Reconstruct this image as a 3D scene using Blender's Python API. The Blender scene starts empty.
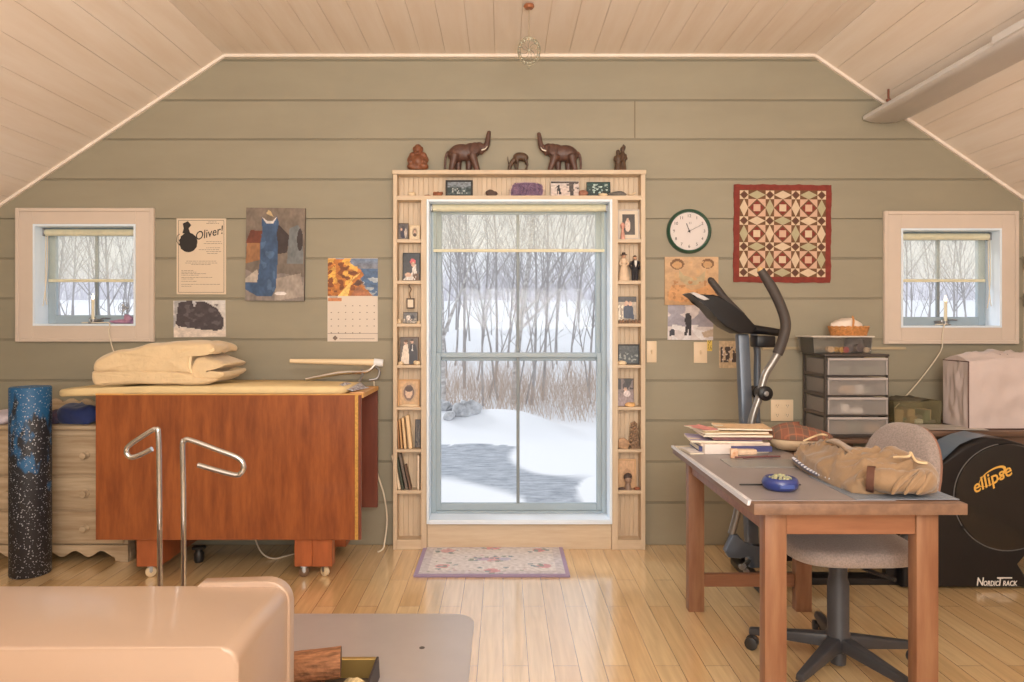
import bpy, bmesh, math, random
from mathutils import Vector, Matrix, noise
S = bpy.context.scene
C = S.collection
PI = math.pi
R = math.radians
# ------------------------------------------------------------------ camera, world, lights, exposure
D, F, CX, CY, CZ = 4.233, 690.0, 503.0, 325.0, 1.35      # camera distance to the gable wall (y = 0), focal length in pixels, eye height
cam = bpy.data.objects.new('camera', bpy.data.cameras.new('camera'))
C.objects.link(cam)
cam.location = (0, -D, CZ)
cam.rotation_euler = (PI / 2, 0, 0)
cam.data.sensor_width = 36
cam.data.lens = F / 1024 * 36
cam.data.shift_x = (512 - CX) / 1024
cam.data.shift_y = (CY - 341) / 1024
cam.data.clip_end = 300
S.camera = cam
S.view_settings.view_transform = 'Standard'
S.view_settings.look = 'None'
S.view_settings.gamma = 1
S.view_settings.exposure = 0.0
S.view_settings.use_curve_mapping = False
w = bpy.data.worlds.new('overcast_sky')
S.world = w
w.use_nodes = True
w.node_tree.nodes['Background'].inputs['Color'].default_value = (0.93, 0.955, 1.0, 1)
w.node_tree.nodes['Background'].inputs['Strength'].default_value = 1.0


def area(name, loc, target, sx, sy, power, col):
    l = bpy.data.lights.new(name, 'AREA')
    l.shape = 'RECTANGLE'; l.size = sx; l.size_y = sy; l.energy = power; l.color = col
    o = bpy.data.objects.new(name, l)
    C.objects.link(o)
    o.location = loc
    o.rotation_euler = (Vector(target) - Vector(loc)).to_track_quat('-Z', 'Y').to_euler()
    return o


area('overhead_fill_light', (0.2, -4.9, 2.9), (0.1, -2.0, 0.2), 2.6, 1.2, 85, (1.0, 0.94, 0.86))  # unseen fill added above and behind the camera to brighten the room
area('rear_fill_light', (-0.4, -7.8, 1.5), (0.1, 0, 1.5), 5.6, 2.4, 55, (1.0, 0.96, 0.91))  # added fill from the rear; the wall there has no window
area('ceiling_fill_light', (0.3, -5.4, 1.6), (0.3, -4.6, 3.0), 1.8, 1.2, 175, (1.0, 0.95, 0.88))  # unseen light added to lift the ceiling
sun = bpy.data.lights.new('hazy_sun', 'SUN'); sun.energy = 1.5; sun.angle = R(16); sun.color = (0.95, 0.97, 1.0)
so = bpy.data.objects.new('hazy_sun', sun); C.objects.link(so)
so.rotation_euler = Vector((0.9, -0.62, -0.62)).to_track_quat('-Z', 'Y').to_euler()
# ------------------------------------------------------------------ helpers


def X(px, y=0.0): return (px - CX) * (y + D) / F
def Z(py, y=0.0): return CZ - (py - CY) * (y + D) / F
def lin(c): return tuple(((v / 255) / 12.92 if v / 255 <= 0.04045 else ((v / 255 + 0.055) / 1.055) ** 2.4) for v in c)


_m = {}


def M(name, col, rough=0.55, metal=0.0, var=0.0, scale=6.0, stretch=(1, 1, 1), bump=0.0, bscale=40.0, spec=0.5, coat=0.0, col2=None, sheen=0.0, detail=4.0):
    """procedural principled material: base colour broken up by stretched noise, optional noise bump"""
    if name in _m: return _m[name]
    m = bpy.data.materials.new(name); m.use_nodes = True
    nt = m.node_tree; N = nt.nodes; L = nt.links
    b = N['Principled BSDF']
    c = lin(col)
    b.inputs['Base Color'].default_value = (*c, 1)
    b.inputs['Roughness'].default_value = rough
    b.inputs['Metallic'].default_value = metal
    b.inputs['Specular IOR Level'].default_value = spec
    b.inputs['Coat Weight'].default_value = coat
    b.inputs['Coat Roughness'].default_value = 0.08
    if sheen: b.inputs['Sheen Weight'].default_value = sheen
    if var or bump:
        tc = N.new('ShaderNodeTexCoord')
    if var:
        mp = N.new('ShaderNodeMapping'); mp.inputs['Scale'].default_value = stretch
        L.new(tc.outputs['Object'], mp.inputs['Vector'])
        n = N.new('ShaderNodeTexNoise'); n.inputs['Scale'].default_value = scale; n.inputs['Detail'].default_value = detail
        n.inputs['Roughness'].default_value = 0.6
        L.new(mp.outputs['Vector'], n.inputs['Vector'])
        rp = N.new('ShaderNodeValToRGB')
        rp.color_ramp.elements[0].position = 0.32; rp.color_ramp.elements[1].position = 0.68
        c2 = lin(col2) if col2 else tuple(min(1, v * (1 + var)) for v in c)
        c1 = c if col2 else tuple(v * (1 - var) for v in c)
        rp.color_ramp.elements[0].color = (*c1, 1); rp.color_ramp.elements[1].color = (*c2, 1)
        L.new(n.outputs['Fac'], rp.inputs['Fac'])
        L.new(rp.outputs['Color'], b.inputs['Base Color'])
    if bump:
        n2 = N.new('ShaderNodeTexNoise'); n2.inputs['Scale'].default_value = bscale; n2.inputs['Detail'].default_value = 3
        L.new(tc.outputs['Object'], n2.inputs['Vector'])
        bp = N.new('ShaderNodeBump'); bp.inputs['Strength'].default_value = bump; bp.inputs['Distance'].default_value = 0.01
        L.new(n2.outputs['Fac'], bp.inputs['Height'])
        L.new(bp.outputs['Normal'], b.inputs['Normal'])
    _m[name] = m
    return m


def m_attr(name, rough=0.6, coat=0.0, spec=0.5):
    """colour comes from the printed picture stored on the mesh"""
    if name in _m: return _m[name]
    m = bpy.data.materials.new(name); m.use_nodes = True
    nt = m.node_tree
    b = nt.nodes['Principled BSDF']
    a = nt.nodes.new('ShaderNodeVertexColor'); a.layer_name = 'Col'
    nt.links.new(a.outputs['Color'], b.inputs['Base Color'])
    b.inputs['Roughness'].default_value = rough
    b.inputs['Coat Weight'].default_value = coat
    b.inputs['Specular IOR Level'].default_value = spec
    _m[name] = m
    return m


def m_clear(name, tint=(1, 1, 1), haze=0.0, hazecol=(230, 230, 230), rough=0.02, refl=1.0):
    """thin clear sheet: fresnel mix of straight-through and reflected light, plus an optional milky share"""
    if name in _m: return _m[name]
    m = bpy.data.materials.new(name); m.use_nodes = True
    nt = m.node_tree; N = nt.nodes; L = nt.links
    N.remove(N['Principled BSDF'])
    out = N['Material Output']
    tr = N.new('ShaderNodeBsdfTransparent'); tr.inputs['Color'].default_value = (*tint, 1)
    gl = N.new('ShaderNodeBsdfGlossy'); gl.inputs['Roughness'].default_value = rough
    fr = N.new('ShaderNodeFresnel'); fr.inputs['IOR'].default_value = 1.4
    mx = N.new('ShaderNodeMixShader')
    mul = N.new('ShaderNodeMath'); mul.operation = 'MULTIPLY'; mul.inputs[1].default_value = refl
    L.new(fr.outputs['Fac'], mul.inputs[0])
    L.new(mul.outputs[0], mx.inputs['Fac']); L.new(tr.outputs[0], mx.inputs[1]); L.new(gl.outputs[0], mx.inputs[2])
    last = mx
    if haze:
        df = N.new('ShaderNodeBsdfDiffuse'); df.inputs['Color'].default_value = (*lin(hazecol), 1)
        tl = N.new('ShaderNodeBsdfTranslucent'); tl.inputs['Color'].default_value = (*lin(hazecol), 1)
        a = N.new('ShaderNodeMixShader'); a.inputs['Fac'].default_value = 0.65
        L.new(df.outputs[0], a.inputs[1]); L.new(tl.outputs[0], a.inputs[2])
        b = N.new('ShaderNodeMixShader'); b.inputs['Fac'].default_value = haze
        L.new(mx.outputs[0], b.inputs[1]); L.new(a.outputs[0], b.inputs[2])
        last = b
    L.new(last.outputs[0], out.inputs['Surface'])
    _m[name] = m
    return m


def m_emit(name, col, strength):
    m = bpy.data.materials.new(name); m.use_nodes = True
    b = m.node_tree.nodes['Principled BSDF']
    b.inputs['Base Color'].default_value = (*lin(col), 1)
    b.inputs['Emission Color'].default_value = (*lin(col), 1)
    b.inputs['Emission Strength'].default_value = strength
    return m


WORLD = {}


def tag(o, label=None, cat=None, group=None, kind=None):
    if label: o['label'] = label
    if cat: o['category'] = cat
    if group: o['group'] = group
    if kind: o['kind'] = kind
    return o


def thing(name, label, cat, loc=(0, 0, 0), rot=(0, 0, 0), group=None):
    o = bpy.data.objects.new(name, None)
    C.objects.link(o)
    o.empty_display_size = 0.05
    o.location = loc
    o.rotation_euler = rot if isinstance(rot, tuple) else (0, 0, rot)
    tag(o, label, cat, group)
    return o


def root_of(o):
    while o.parent: o = o.parent
    return o


class MB:
    """collects shapes into one mesh"""

    def __init__(s):
        s.bm = bmesh.new(); s.mi = 0

    def _f(s, fs):
        for f in fs: f.material_index = s.mi

    def poly(s, pts):
        f = s.bm.faces.new([s.bm.verts.new(p) for p in pts]); s._f([f]); return f

    def hexa(s, v8, bv=0, seg=2):
        vs = [s.bm.verts.new(v) for v in v8]
        idx = [(3, 2, 1, 0), (4, 5, 6, 7), (0, 1, 5, 4), (1, 2, 6, 5), (2, 3, 7, 6), (3, 0, 4, 7)]
        fs = [s.bm.faces.new([vs[i] for i in q]) for q in idx]
        s._f(fs)
        if bv:
            es = list({e for f in fs for e in f.edges})
            r = bmesh.ops.bevel(s.bm, geom=es, offset=bv, segments=seg, profile=0.5, affect='EDGES', material=s.mi, clamp_overlap=True)
        return s

    def box(s, x0, x1, y0, y1, z0, z1, bv=0, seg=2):
        return s.hexa([(x0, y0, z0), (x1, y0, z0), (x1, y1, z0), (x0, y1, z0), (x0, y0, z1), (x1, y0, z1), (x1, y1, z1), (x0, y1, z1)], bv, seg)

    def obox(s, c, size, rot=(0, 0, 0), bv=0, seg=2):
        from mathutils import Euler
        m = Matrix.Translation(c) @ Euler(rot).to_matrix().to_4x4()
        a, b, d = size[0] / 2, size[1] / 2, size[2] / 2
        return s.hexa([m @ Vector(v) for v in [(-a, -b, -d), (a, -b, -d), (a, b, -d), (-a, b, -d), (-a, -b, d), (a, -b, d), (a, b, d), (-a, b, d)]], bv, seg)

    def bar(s, p, q, wx, wy, up=(0, 0, 1), bv=0):
        """square bar from p to q"""
        p, q = Vector(p), Vector(q); d = (q - p).normalized()
        u = Vector(up)
        if abs(d.dot(u)) > 0.98: u = Vector((0, 1, 0))
        a = d.cross(u).normalized() * wx / 2; b = a.normalized().cross(d).normalized() * wy / 2
        return s.hexa([p - a - b, p + a - b, p + a + b, p - a + b, q - a - b, q + a - b, q + a + b, q - a + b], bv)

    def tube(s, pts, r, n=8, cap=True, closed=False):
        pts = [Vector(p) for p in pts]; k = len(pts)
        rs = r if isinstance(r, (list, tuple)) else [r] * k
        rings = []; nrm = None
        for i, p in enumerate(pts):
            if closed: t = pts[(i + 1) % k] - pts[i - 1]
            else: t = pts[min(i + 1, k - 1)] - pts[max(i - 1, 0)]
            if t.length < 1e-9: t = Vector((0, 0, 1))
            t.normalize()
            if nrm is None:
                nrm = t.cross(Vector((0, 0, 1)))
                if nrm.length < 0.05: nrm = t.cross(Vector((1, 0, 0)))
            nrm = (nrm - t * nrm.dot(t))
            if nrm.length < 1e-6: nrm = t.orthogonal()
            nrm.normalize(); b = t.cross(nrm)
            rings.append([s.bm.verts.new(p + (nrm * math.cos(2 * PI * j / n) + b * math.sin(2 * PI * j / n)) * rs[i]) for j in range(n)])
        fs = []
        for i in range(k if closed else k - 1):
            A, B = rings[i], rings[(i + 1) % k]
            for j in range(n): fs.append(s.bm.faces.new((A[j], A[(j + 1) % n], B[(j + 1) % n], B[j])))
        if cap and not closed:
            fs.append(s.bm.faces.new(rings[0][::-1])); fs.append(s.bm.faces.new(rings[-1]))
        s._f(fs)
        return s

    def cyl(s, p, q, r0, r1=None, n=16): return s.tube([p, q], [r0, r0 if r1 is None else r1], n)

    def lathe(s, prof, n=24, c=(0, 0, 0), mat=None):
        """profile (radius, height) turned about z (or about the z of mat)"""
        m = (mat or Matrix.Identity(4)); c = Vector(c)
        rings = []
        for r, z in prof:
            if r < 1e-6: rings.append([s.bm.verts.new(c + (m @ Vector((0, 0, z))))])
            else: rings.append([s.bm.verts.new(c + (m @ Vector((r * math.cos(2 * PI * j / n), r * math.sin(2 * PI * j / n), z)))) for j in range(n)])
        fs = []
        for A, B in zip(rings, rings[1:]):
            if len(A) == 1 and len(B) == 1: continue
            for j in range(n):
                a, b = A[j % len(A)], A[(j + 1) % len(A)]; d, e = B[j % len(B)], B[(j + 1) % len(B)]
                q = [a, b, e, d]; q2 = []
                for v in q:
                    if v not in q2: q2.append(v)
                if len(q2) > 2: fs.append(s.bm.faces.new(q2))
        for A, rev in ((rings[0], True), (rings[-1], False)):
            if len(A) > 1: fs.append(s.bm.faces.new(A[::-1] if rev else A))
        s._f(fs)
        return s

    def prism(s, poly, y0, y1, bv=0, seg=2, plane='xz'):
        def v(u, w_, d):
            return {'xz': (u, d, w_), 'xy': (u, w_, d), 'yz': (d, u, w_)}[plane]
        A = [s.bm.verts.new(v(u, w_, y0)) for u, w_ in poly]; B = [s.bm.verts.new(v(u, w_, y1)) for u, w_ in poly]
        k = len(poly)
        fs = [s.bm.faces.new(A), s.bm.faces.new(B[::-1])] + [s.bm.faces.new((A[(i + 1) % k], A[i], B[i], B[(i + 1) % k])) for i in range(k)]
        s._f(fs)
        if bv:
            es = [e for e in {e for f in fs[:2] for e in f.edges}]
            bmesh.ops.bevel(s.bm, geom=es, offset=bv, segments=seg, profile=0.5, affect='EDGES', material=s.mi, clamp_overlap=True)
        return s

    def ell(s, c, rad, rot=(0, 0, 0), nu=16, nv=10, f=None, p=1.0):
        """ellipsoid; p<1 makes it boxier; f(point)->offset"""
        from mathutils import Euler
        m = Euler(rot).to_matrix(); c = Vector(c)
        def sg(a): return math.copysign(abs(a) ** p, a)
        rings = []
        for i in range(nv + 1):
            t = PI * i / nv - PI / 2
            if i in (0, nv):
                q = c + m @ Vector((0, 0, math.copysign(rad[2], t)))
                rings.append([s.bm.verts.new(q)]); continue
            rr = []
            for j in range(nu):
                a = 2 * PI * j / nu
                q = Vector((sg(math.cos(t)) * sg(math.cos(a)) * rad[0], sg(math.cos(t)) * sg(math.sin(a)) * rad[1], sg(math.sin(t)) * rad[2]))
                if f: q = q + f(q)
                rr.append(s.bm.verts.new(c + m @ q))
            rings.append(rr)
        fs = []
        for A, B in zip(rings, rings[1:]):
            for j in range(nu):
                q = []
                for v in (A[j % len(A)], A[(j + 1) % len(A)], B[(j + 1) % len(B)], B[j % len(B)]):
                    if v not in q: q.append(v)
                if len(q) > 2: fs.append(s.bm.faces.new(q))
        s._f(fs)
        return s

    def grid(s, fn, nu, nv):
        V = [[s.bm.verts.new(fn(i / nu, j / nv)) for j in range(nv + 1)] for i in range(nu + 1)]
        fs = [s.bm.faces.new((V[i][j], V[i + 1][j], V[i + 1][j + 1], V[i][j + 1])) for i in range(nu) for j in range(nv)]
        s._f(fs)
        return s

    def soft(s, outline, y0, y1, rnd=0.06, n=10, amp=0.0, fr=6.0, seed=0.0):
        """outline in x,z run along y with pillow-soft ends"""
        k = len(outline); cx = sum(p[0] for p in outline) / k; cz = sum(p[1] for p in outline) / k
        rings = []
        L = y1 - y0
        for i in range(n + 1):
            t = i / n
            y = y0 + L * (0.5 - 0.5 * math.cos(PI * t))
            e = min(y - y0, y1 - y)
            sc = 1.0 if e >= rnd else math.sqrt(max(0.0, 1 - (1 - e / rnd) ** 2)) * 0.35 + 0.65
            ring = []
            for (x, z) in outline:
                p = Vector((cx + (x - cx) * (1 - (1 - sc) * 0.35), y, cz + (z - cz) * sc))
                if amp: p += noise.noise_vector(p * fr + Vector((seed, seed, 0))) * amp
                ring.append(s.bm.verts.new(p))
            rings.append(ring)
        fs = []
        for A, B in zip(rings, rings[1:]):
            for j in range(k): fs.append(s.bm.faces.new((A[j], B[j], B[(j + 1) % k], A[(j + 1) % k])))
        fs.append(s.bm.faces.new(rings[0])); fs.append(s.bm.faces.new(rings[-1][::-1]))
        s._f(fs)
        return s

    def build(s, name, mats, parent=None, smooth=40, remesh=0, sub=0, recalc=True):
        if recalc: bmesh.ops.recalc_face_normals(s.bm, faces=s.bm.faces[:])
        me = bpy.data.meshes.new(name)
        s.bm.to_mesh(me); s.bm.free()
        o = bpy.data.objects.new(name, me)
        C.objects.link(o)
        for m in (mats if isinstance(mats, (list, tuple)) else [mats]): me.materials.append(m)
        if parent is not None:
            o.parent = parent
            if root_of(parent).name in WORLD: me.transform(Matrix.Translation(-Vector(root_of(parent).location)))
        else:                                        # a top-level mesh: origin at the middle of its foot
            co = [v.co for v in me.vertices]
            lo = [min(c[i] for c in co) for i in range(3)]; hi = [max(c[i] for c in co) for i in range(3)]
            p = Vector(((lo[0] + hi[0]) / 2, (lo[1] + hi[1]) / 2, lo[2]))
            me.transform(Matrix.Translation(-p)); o.location = p
        if smooth:
            me.polygons.foreach_set('use_smooth', [True] * len(me.polygons))
            me.set_sharp_from_angle(angle=R(smooth))
        if remesh:
            md = o.modifiers.new('remesh', 'REMESH'); md.mode = 'VOXEL'; md.voxel_size = remesh; md.use_smooth_shade = True
            sm = o.modifiers.new('smooth', 'SMOOTH'); sm.factor = 0.5; sm.iterations = 3
        if sub:
            md = o.modifiers.new('sub', 'SUBSURF'); md.levels = sub; md.render_levels = sub
        return o


def wthing(name, label, cat, loc, group=None):
    """a thing whose parts are written in room coordinates"""
    o = thing(name, label, cat, loc, (0, 0, 0), group)
    WORLD[o.name] = 1
    return o


def struct(o): return tag(o, kind='structure')


def swing(p, q, sag, n=12):
    p, q = Vector(p), Vector(q)
    return [p.lerp(q, i / n) - Vector((0, 0, sag * math.sin(PI * i / n))) for i in range(n + 1)]


def smoothline(pts, n=6):
    """Catmull-Rom through pts"""
    P_ = [Vector(p) for p in pts]; P_ = [P_[0]] + P_ + [P_[-1]]
    out = []
    for i in range(1, len(P_) - 2):
        a, b, c, d = P_[i - 1], P_[i], P_[i + 1], P_[i + 2]
        for k in range(n):
            t = k / n
            out.append(0.5 * ((2 * b) + (c - a) * t + (2 * a - 5 * b + 4 * c - d) * t * t + (3 * b - a - 3 * c + d) * t ** 3))
    out.append(P_[-2])
    return out


def inpoly(u, v, poly):
    r = False; k = len(poly); j = k - 1
    for i in range(k):
        (xi, yi), (xj, yj) = poly[i], poly[j]
        if (yi > v) != (yj > v) and u < (xj - xi) * (v - yi) / (yj - yi) + xi: r = not r
        j = i
    return r


def art(top, bot, shapes=(), nz=0.12, fr=9.0, seed=0.0):
    """a printed picture as a function of (u right, v up): background blend, noise mottling, then shapes in order"""
    def fn(u, v):
        c = [bot[i] + (top[i] - bot[i]) * v for i in range(3)]
        a = nz
        for sh in shapes:
            if sh[0] == 'e':
                _, cu, cv, ru, rv, col = sh[:6]
                if ((u - cu) / ru) ** 2 + ((v - cv) / rv) ** 2 < 1: c = list(col)
            elif sh[0] == 'p':
                if inpoly(u, v, sh[1]): c = list(sh[2])
            elif sh[0] == 'n':                       # mottled patch inside a box
                _, u0, u1, v0, v1, col, f2, th = sh
                if u0 <= u <= u1 and v0 <= v <= v1 and noise.noise(Vector((u * f2 + seed * 3, v * f2, seed + 5))) > th: c = list(col)
        k = 1 + a * (noise.noise(Vector((u * fr, v * fr, seed))) + 0.6 * noise.noise(Vector((u * fr * 3, v * fr * 3, seed + 9))))
        return [max(0, min(255, x * k)) for x in c]
    return fn


def sheet(mb_x, x0, x1, y, z0, z1, nx, nz, fn):
    """adds a printed face (facing -y) to bmesh mb_x with a colour layer"""
    bm = mb_x.bm
    lay = bm.loops.layers.float_color.get('Col') or bm.loops.layers.float_color.new('Col')
    V = [[bm.verts.new((x0 + (x1 - x0) * i / nx, y, z0 + (z1 - z0) * j / nz)) for j in range(nz + 1)] for i in range(nx + 1)]
    for i in range(nx):
        for j in range(nz):
            f = bm.faces.new((V[i][j], V[i + 1][j], V[i + 1][j + 1], V[i][j + 1]))
            c = (*lin(fn((i + 0.5) / nx, (j + 0.5) / nz)), 1)
            for l in f.loops: l[lay] = c
            f.material_index = mb_x.mi


def flatpic(name, label, cat, px0, px1, py0, py1, fn, th=0.004, nx=60, nz=None, edge=(215, 205, 190), tilt=0.0, group=None, mat=None, yw=0.0, tilt_y=0.0):
    """unframed print or canvas on the gable wall: a thin block with its picture printed on the front"""
    x0, x1 = X(px0, yw), X(px1, yw); z1, z0 = Z(py0, yw), Z(py1, yw)
    nz = nz or max(6, int(nx * (z1 - z0) / (x1 - x0)))
    mb = MB(); wx = (x1 - x0) / 2; hz = z1 - z0
    lay = mb.bm.loops.layers.float_color.new('Col')
    ec = (*lin(edge), 1)
    mb.box(-wx, wx, -th, 0, 0, hz)
    mb.bm.faces.ensure_lookup_table()
    front = [f for f in mb.bm.faces if all(abs(v.co.y + th) < 1e-7 for v in f.verts)]
    bmesh.ops.delete(mb.bm, geom=front, context='FACES_ONLY')
    for f in mb.bm.faces:
        for l in f.loops: l[lay] = ec
    sheet(mb, -wx, wx, -th, 0, hz, nx, nz, fn)
    o = mb.build(name, mat or m_attr('printed_paper', 0.55), None, 0, recalc=False)
    o.location = ((x0 + x1) / 2, -0.0006 + yw, z0)
    me = o.data                                       # origin at the foot of the print
    co = [v.co for v in me.vertices]; oy = max(c.y for c in co)
    me.transform(Matrix.Translation((0, -oy, 0)))
    o.rotation_euler = (0, tilt, tilt_y)
    return tag(o, label, cat, group)


def frame(label, x0, x1, zb, zt, fn, y=-0.05, fcol=(60, 50, 45), bw=0.008, matte=0.0, lean=0.10, name='framed_photo', cat='picture frame', rz=0.0, nx=20):
    """framed photograph leaning back on a shelf"""
    wx = (x1 - x0) / 2; h = zt - zb
    t = thing(name, label, cat, ((x0 + x1) / 2, y, zb + 0.0005), (-lean, 0, rz))
    fm = M('frame_%d_%d_%d' % fcol, fcol, 0.45, var=0.1, scale=30)
    mb = MB()
    mb.box(-wx, -wx + bw, -0.006, 0.006, 0, h, 0.001, 1).box(wx - bw, wx, -0.006, 0.006, 0, h, 0.001, 1)
    mb.box(-wx + bw, wx - bw, -0.006, 0.006, 0, bw, 0.001, 1).box(-wx + bw, wx - bw, -0.006, 0.006, h - bw, h, 0.001, 1)
    mb.box(-wx + bw, wx - bw, 0.001, 0.006, bw, h - bw)
    mb.build('frame', fm, t, 30)
    if matte:
        MB().box(-wx + bw, wx - bw, -0.0015, 0.001, bw, h - bw).build('mat_board', M('cream_mat', (225, 210, 190), 0.7), t, 0)
    k = bw + matte
    mb = MB()
    sheet(mb, -wx + k, wx - k, -0.0022, k, h - k, nx, max(6, int(nx * h / (2 * wx))), fn)
    mb.build('picture', m_attr('glossy_photo', 0.3), t, 0, recalc=False)
    return t


def text(body, size, mat, parent=None, loc=(0, 0, 0), rot=(PI / 2, 0, 0), extrude=0.0004, shear=0.0, name='lettering', align='CENTER', bold=0.0, sx=1.0):
    cu = bpy.data.curves.new('t', 'FONT'); cu.body = body; cu.size = size; cu.extrude = extrude; cu.shear = shear; cu.offset = bold
    cu.align_x = align; cu.align_y = 'CENTER'; cu.resolution_u = 3
    tmp = bpy.data.objects.new('t', cu); C.objects.link(tmp)
    dg = bpy.context.evaluated_depsgraph_get()
    me = bpy.data.meshes.new_from_object(tmp.evaluated_get(dg))
    bpy.data.objects.remove(tmp)
    me.name = name
    me.materials.clear(); me.materials.append(mat)
    from mathutils import Euler
    me.transform(Matrix.Translation(loc) @ Euler(rot).to_matrix().to_4x4() @ Matrix.Diagonal((sx, 1, 1, 1)))
    o = bpy.data.objects.new(name, me); C.objects.link(o)
    if parent is not None:
        o.parent = parent
        if root_of(parent).name in WORLD: me.transform(Matrix.Translation(-Vector(root_of(parent).location)))
    return o


# ------------------------------------------------------------------ shared materials
m_wall = M('sage_board_paint', (152, 144, 124), 0.6, var=0.05, scale=2.5, stretch=(0.6, 1, 2), bump=0.03, bscale=60)
m_groove = M('board_gap_paint', (126, 114, 94), 0.8)
m_ceil = M('whitewashed_pine', (244, 232, 220), 0.5, var=0.04, scale=3, stretch=(4, 0.4, 4), col2=(236, 220, 204))
m_trim = M('cream_paint', (214, 197, 182), 0.5, var=0.03, scale=4)
m_white = M('white_window_paint', (228, 240, 252), 0.4, var=0.02, scale=5)
m_sash = M('grey_sash_paint', (160, 176, 186), 0.45, var=0.03, scale=5)
m_glass = m_clear('window_glass', refl=0.14)
m_shade = m_clear('sheer_shade_cloth', (1.0, 0.985, 0.94), 0.20, (250, 250, 240), 0.6, 0.05)
m_hem = M('shade_hem_cloth', (222, 214, 184), 0.7, var=0.06, scale=30)
m_pine = M('clear_pine', (214, 194, 168), 0.5, var=0.07, scale=6, stretch=(8, 8, 0.8), col2=(202, 178, 150))
m_pineh = M('clear_pine_along', (214, 194, 168), 0.5, var=0.07, scale=6, stretch=(0.8, 8, 8), col2=(202, 178, 150))
m_black = M('black_plastic', (38, 36, 36), 0.4, var=0.08, scale=20)
m_chrome = M('chrome', (205, 205, 205), 0.16, 1.0)
m_steel = M('brushed_steel', (150, 150, 152), 0.35, 1.0)
m_cord = M('white_cord', (225, 212, 190), 0.5)
# ------------------------------------------------------------------ room shell
ZC = Z(55)                                              # flat ceiling height
XL, XR = X(225), X(814)                                 # where the slopes leave the flat
SLL, SLR = (150 / 163) / (225 / 163), 0.684             # slope of the two pitches
WL, WR = -3.13, 3.19                                    # knee walls
YB = -8.0                                               # rear of the room


def zl(x): return ZC - (XL - x) * SLL
def zr(x): return ZC - (x - XR) * SLR


WP = -0.0195                                            # face of the window casings
W1 = (X(32.6, WP), X(135.4, WP), Z(325.8, WP), Z(224, WP))                   # clear openings of the three windows
W2 = (X(428.5), X(609.5), Z(519), Z(202.5))
W3 = (X(901.3, WP), X(1002, WP), Z(327.6, WP), Z(228.3, WP))


def wall_back():
    mb = MB()
    rows = [ZC + 0.02] + [Z(p) for p in (60, 100, 139, 179, 218.5, 258, 298, 339, 380, 420, 461, 502)] + [0.0]

    def clipx(z):
        a = max(WL, XL - (ZC - z) / SLL) if z < ZC else XL
        b = min(WR, XR + (ZC - z) / SLR) if z < ZC else XR
        return a, b

    def strips(z0, z1, ya, yb):
        cuts = sorted({z0, z1} | {z for w_ in (W1, W2, W3) for z in w_[2:] if z0 < z < z1})
        for a, b in zip(cuts, cuts[1:]):
            mid = (a + b) / 2
            l0, r0 = clipx(a); l1, r1 = clipx(b)
            ops = sorted([(w_[0], w_[1]) for w_ in (W1, W2, W3) if w_[2] < mid < w_[3]])
            xs = [None] + [v for o in ops for v in o] + [None]
            for i in range(0, len(xs), 2):
                p0, p1 = xs[i], xs[i + 1]
                lo0, lo1 = (l0, l1) if p0 is None else (p0, p0)
                hi0, hi1 = (r0, r1) if p1 is None else (p1, p1)
                mb.hexa([(lo0, ya, a), (hi0, ya, a), (hi0, yb, a), (lo0, yb, a), (lo1, ya, b), (hi1, ya, b), (hi1, yb, b), (lo1, yb, b)])
    for hi, lo in zip(rows, rows[1:]):
        mb.mi = 0
        strips(lo + 0.0022, hi - 0.0100, 0, 0.012)                 # the board
        strips(hi - 0.0085, hi - 0.0022, 0.0012, 0.012)              # its bead, set back a little
    mb.mi = 1
    strips(0.0, ZC + 0.02, 0.012, 0.16)
    o = struct(mb.build('wall_back', [m_wall, m_groove], None, 0))
    return o


wall_back()
# short butt joint of the second board
struct(MB().box(X(634.2), X(635.4), -0.0008, 0.002, Z(138), Z(101)).build('trim_1', m_groove, None, 0))


def ceiling_boards(name, p0, p1, n, th=0.012):
    """boards running away from the viewer between two edge points (x, z)"""
    mb = MB()
    p0, p1 = Vector((p0[0], 0, p0[1])), Vector((p1[0], 0, p1[1]))
    d = (p1 - p0) / n; u = d.normalized()
    up = Vector((0, -1, 0)).cross(u)
    if up.z < 0: up = -up
    g = 0.0009
    for i in range(n):
        a = p0 + d * i + u * g; b = p0 + d * (i + 1) - u * g
        v = []
        for q in (a, b, b + up * th, a + up * th): v.append(q)
        mb.hexa([(v[0].x, YB, v[0].z), (v[1].x, YB, v[1].z), (v[1].x, 0.0, v[1].z), (v[0].x, 0.0, v[0].z),
                 (v[3].x, YB, v[3].z), (v[2].x, YB, v[2].z), (v[2].x, 0.0, v[2].z), (v[3].x, 0.0, v[3].z)], 0.001, 1)
    mb.mi = 1
    q = [p0 + up * th * 0.6, p1 + up * th * 0.6, p1 + up * 0.09, p0 + up * 0.09]
    mb.hexa([(q[0].x, YB, q[0].z), (q[1].x, YB, q[1].z), (q[1].x, 0.16, q[1].z), (q[0].x, 0.16, q[0].z),
             (q[3].x, YB, q[3].z), (q[2].x, YB, q[2].z), (q[2].x, 0.16, q[2].z), (q[3].x, 0.16, q[3].z)])
    return struct(mb.build(name, [m_ceil, M('ceiling_gap', (226, 204, 178), 0.8)], None, 0))


ceiling_boards('ceiling', (XL, ZC), (XR, ZC), 24)
ceiling_boards('ceiling_left', (WL - 0.02, zl(WL - 0.02)), (XL, ZC), 11)
ceiling_boards('ceiling_right', (XR, ZC), (WR + 0.02, zr(WR + 0.02)), 10)
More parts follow.
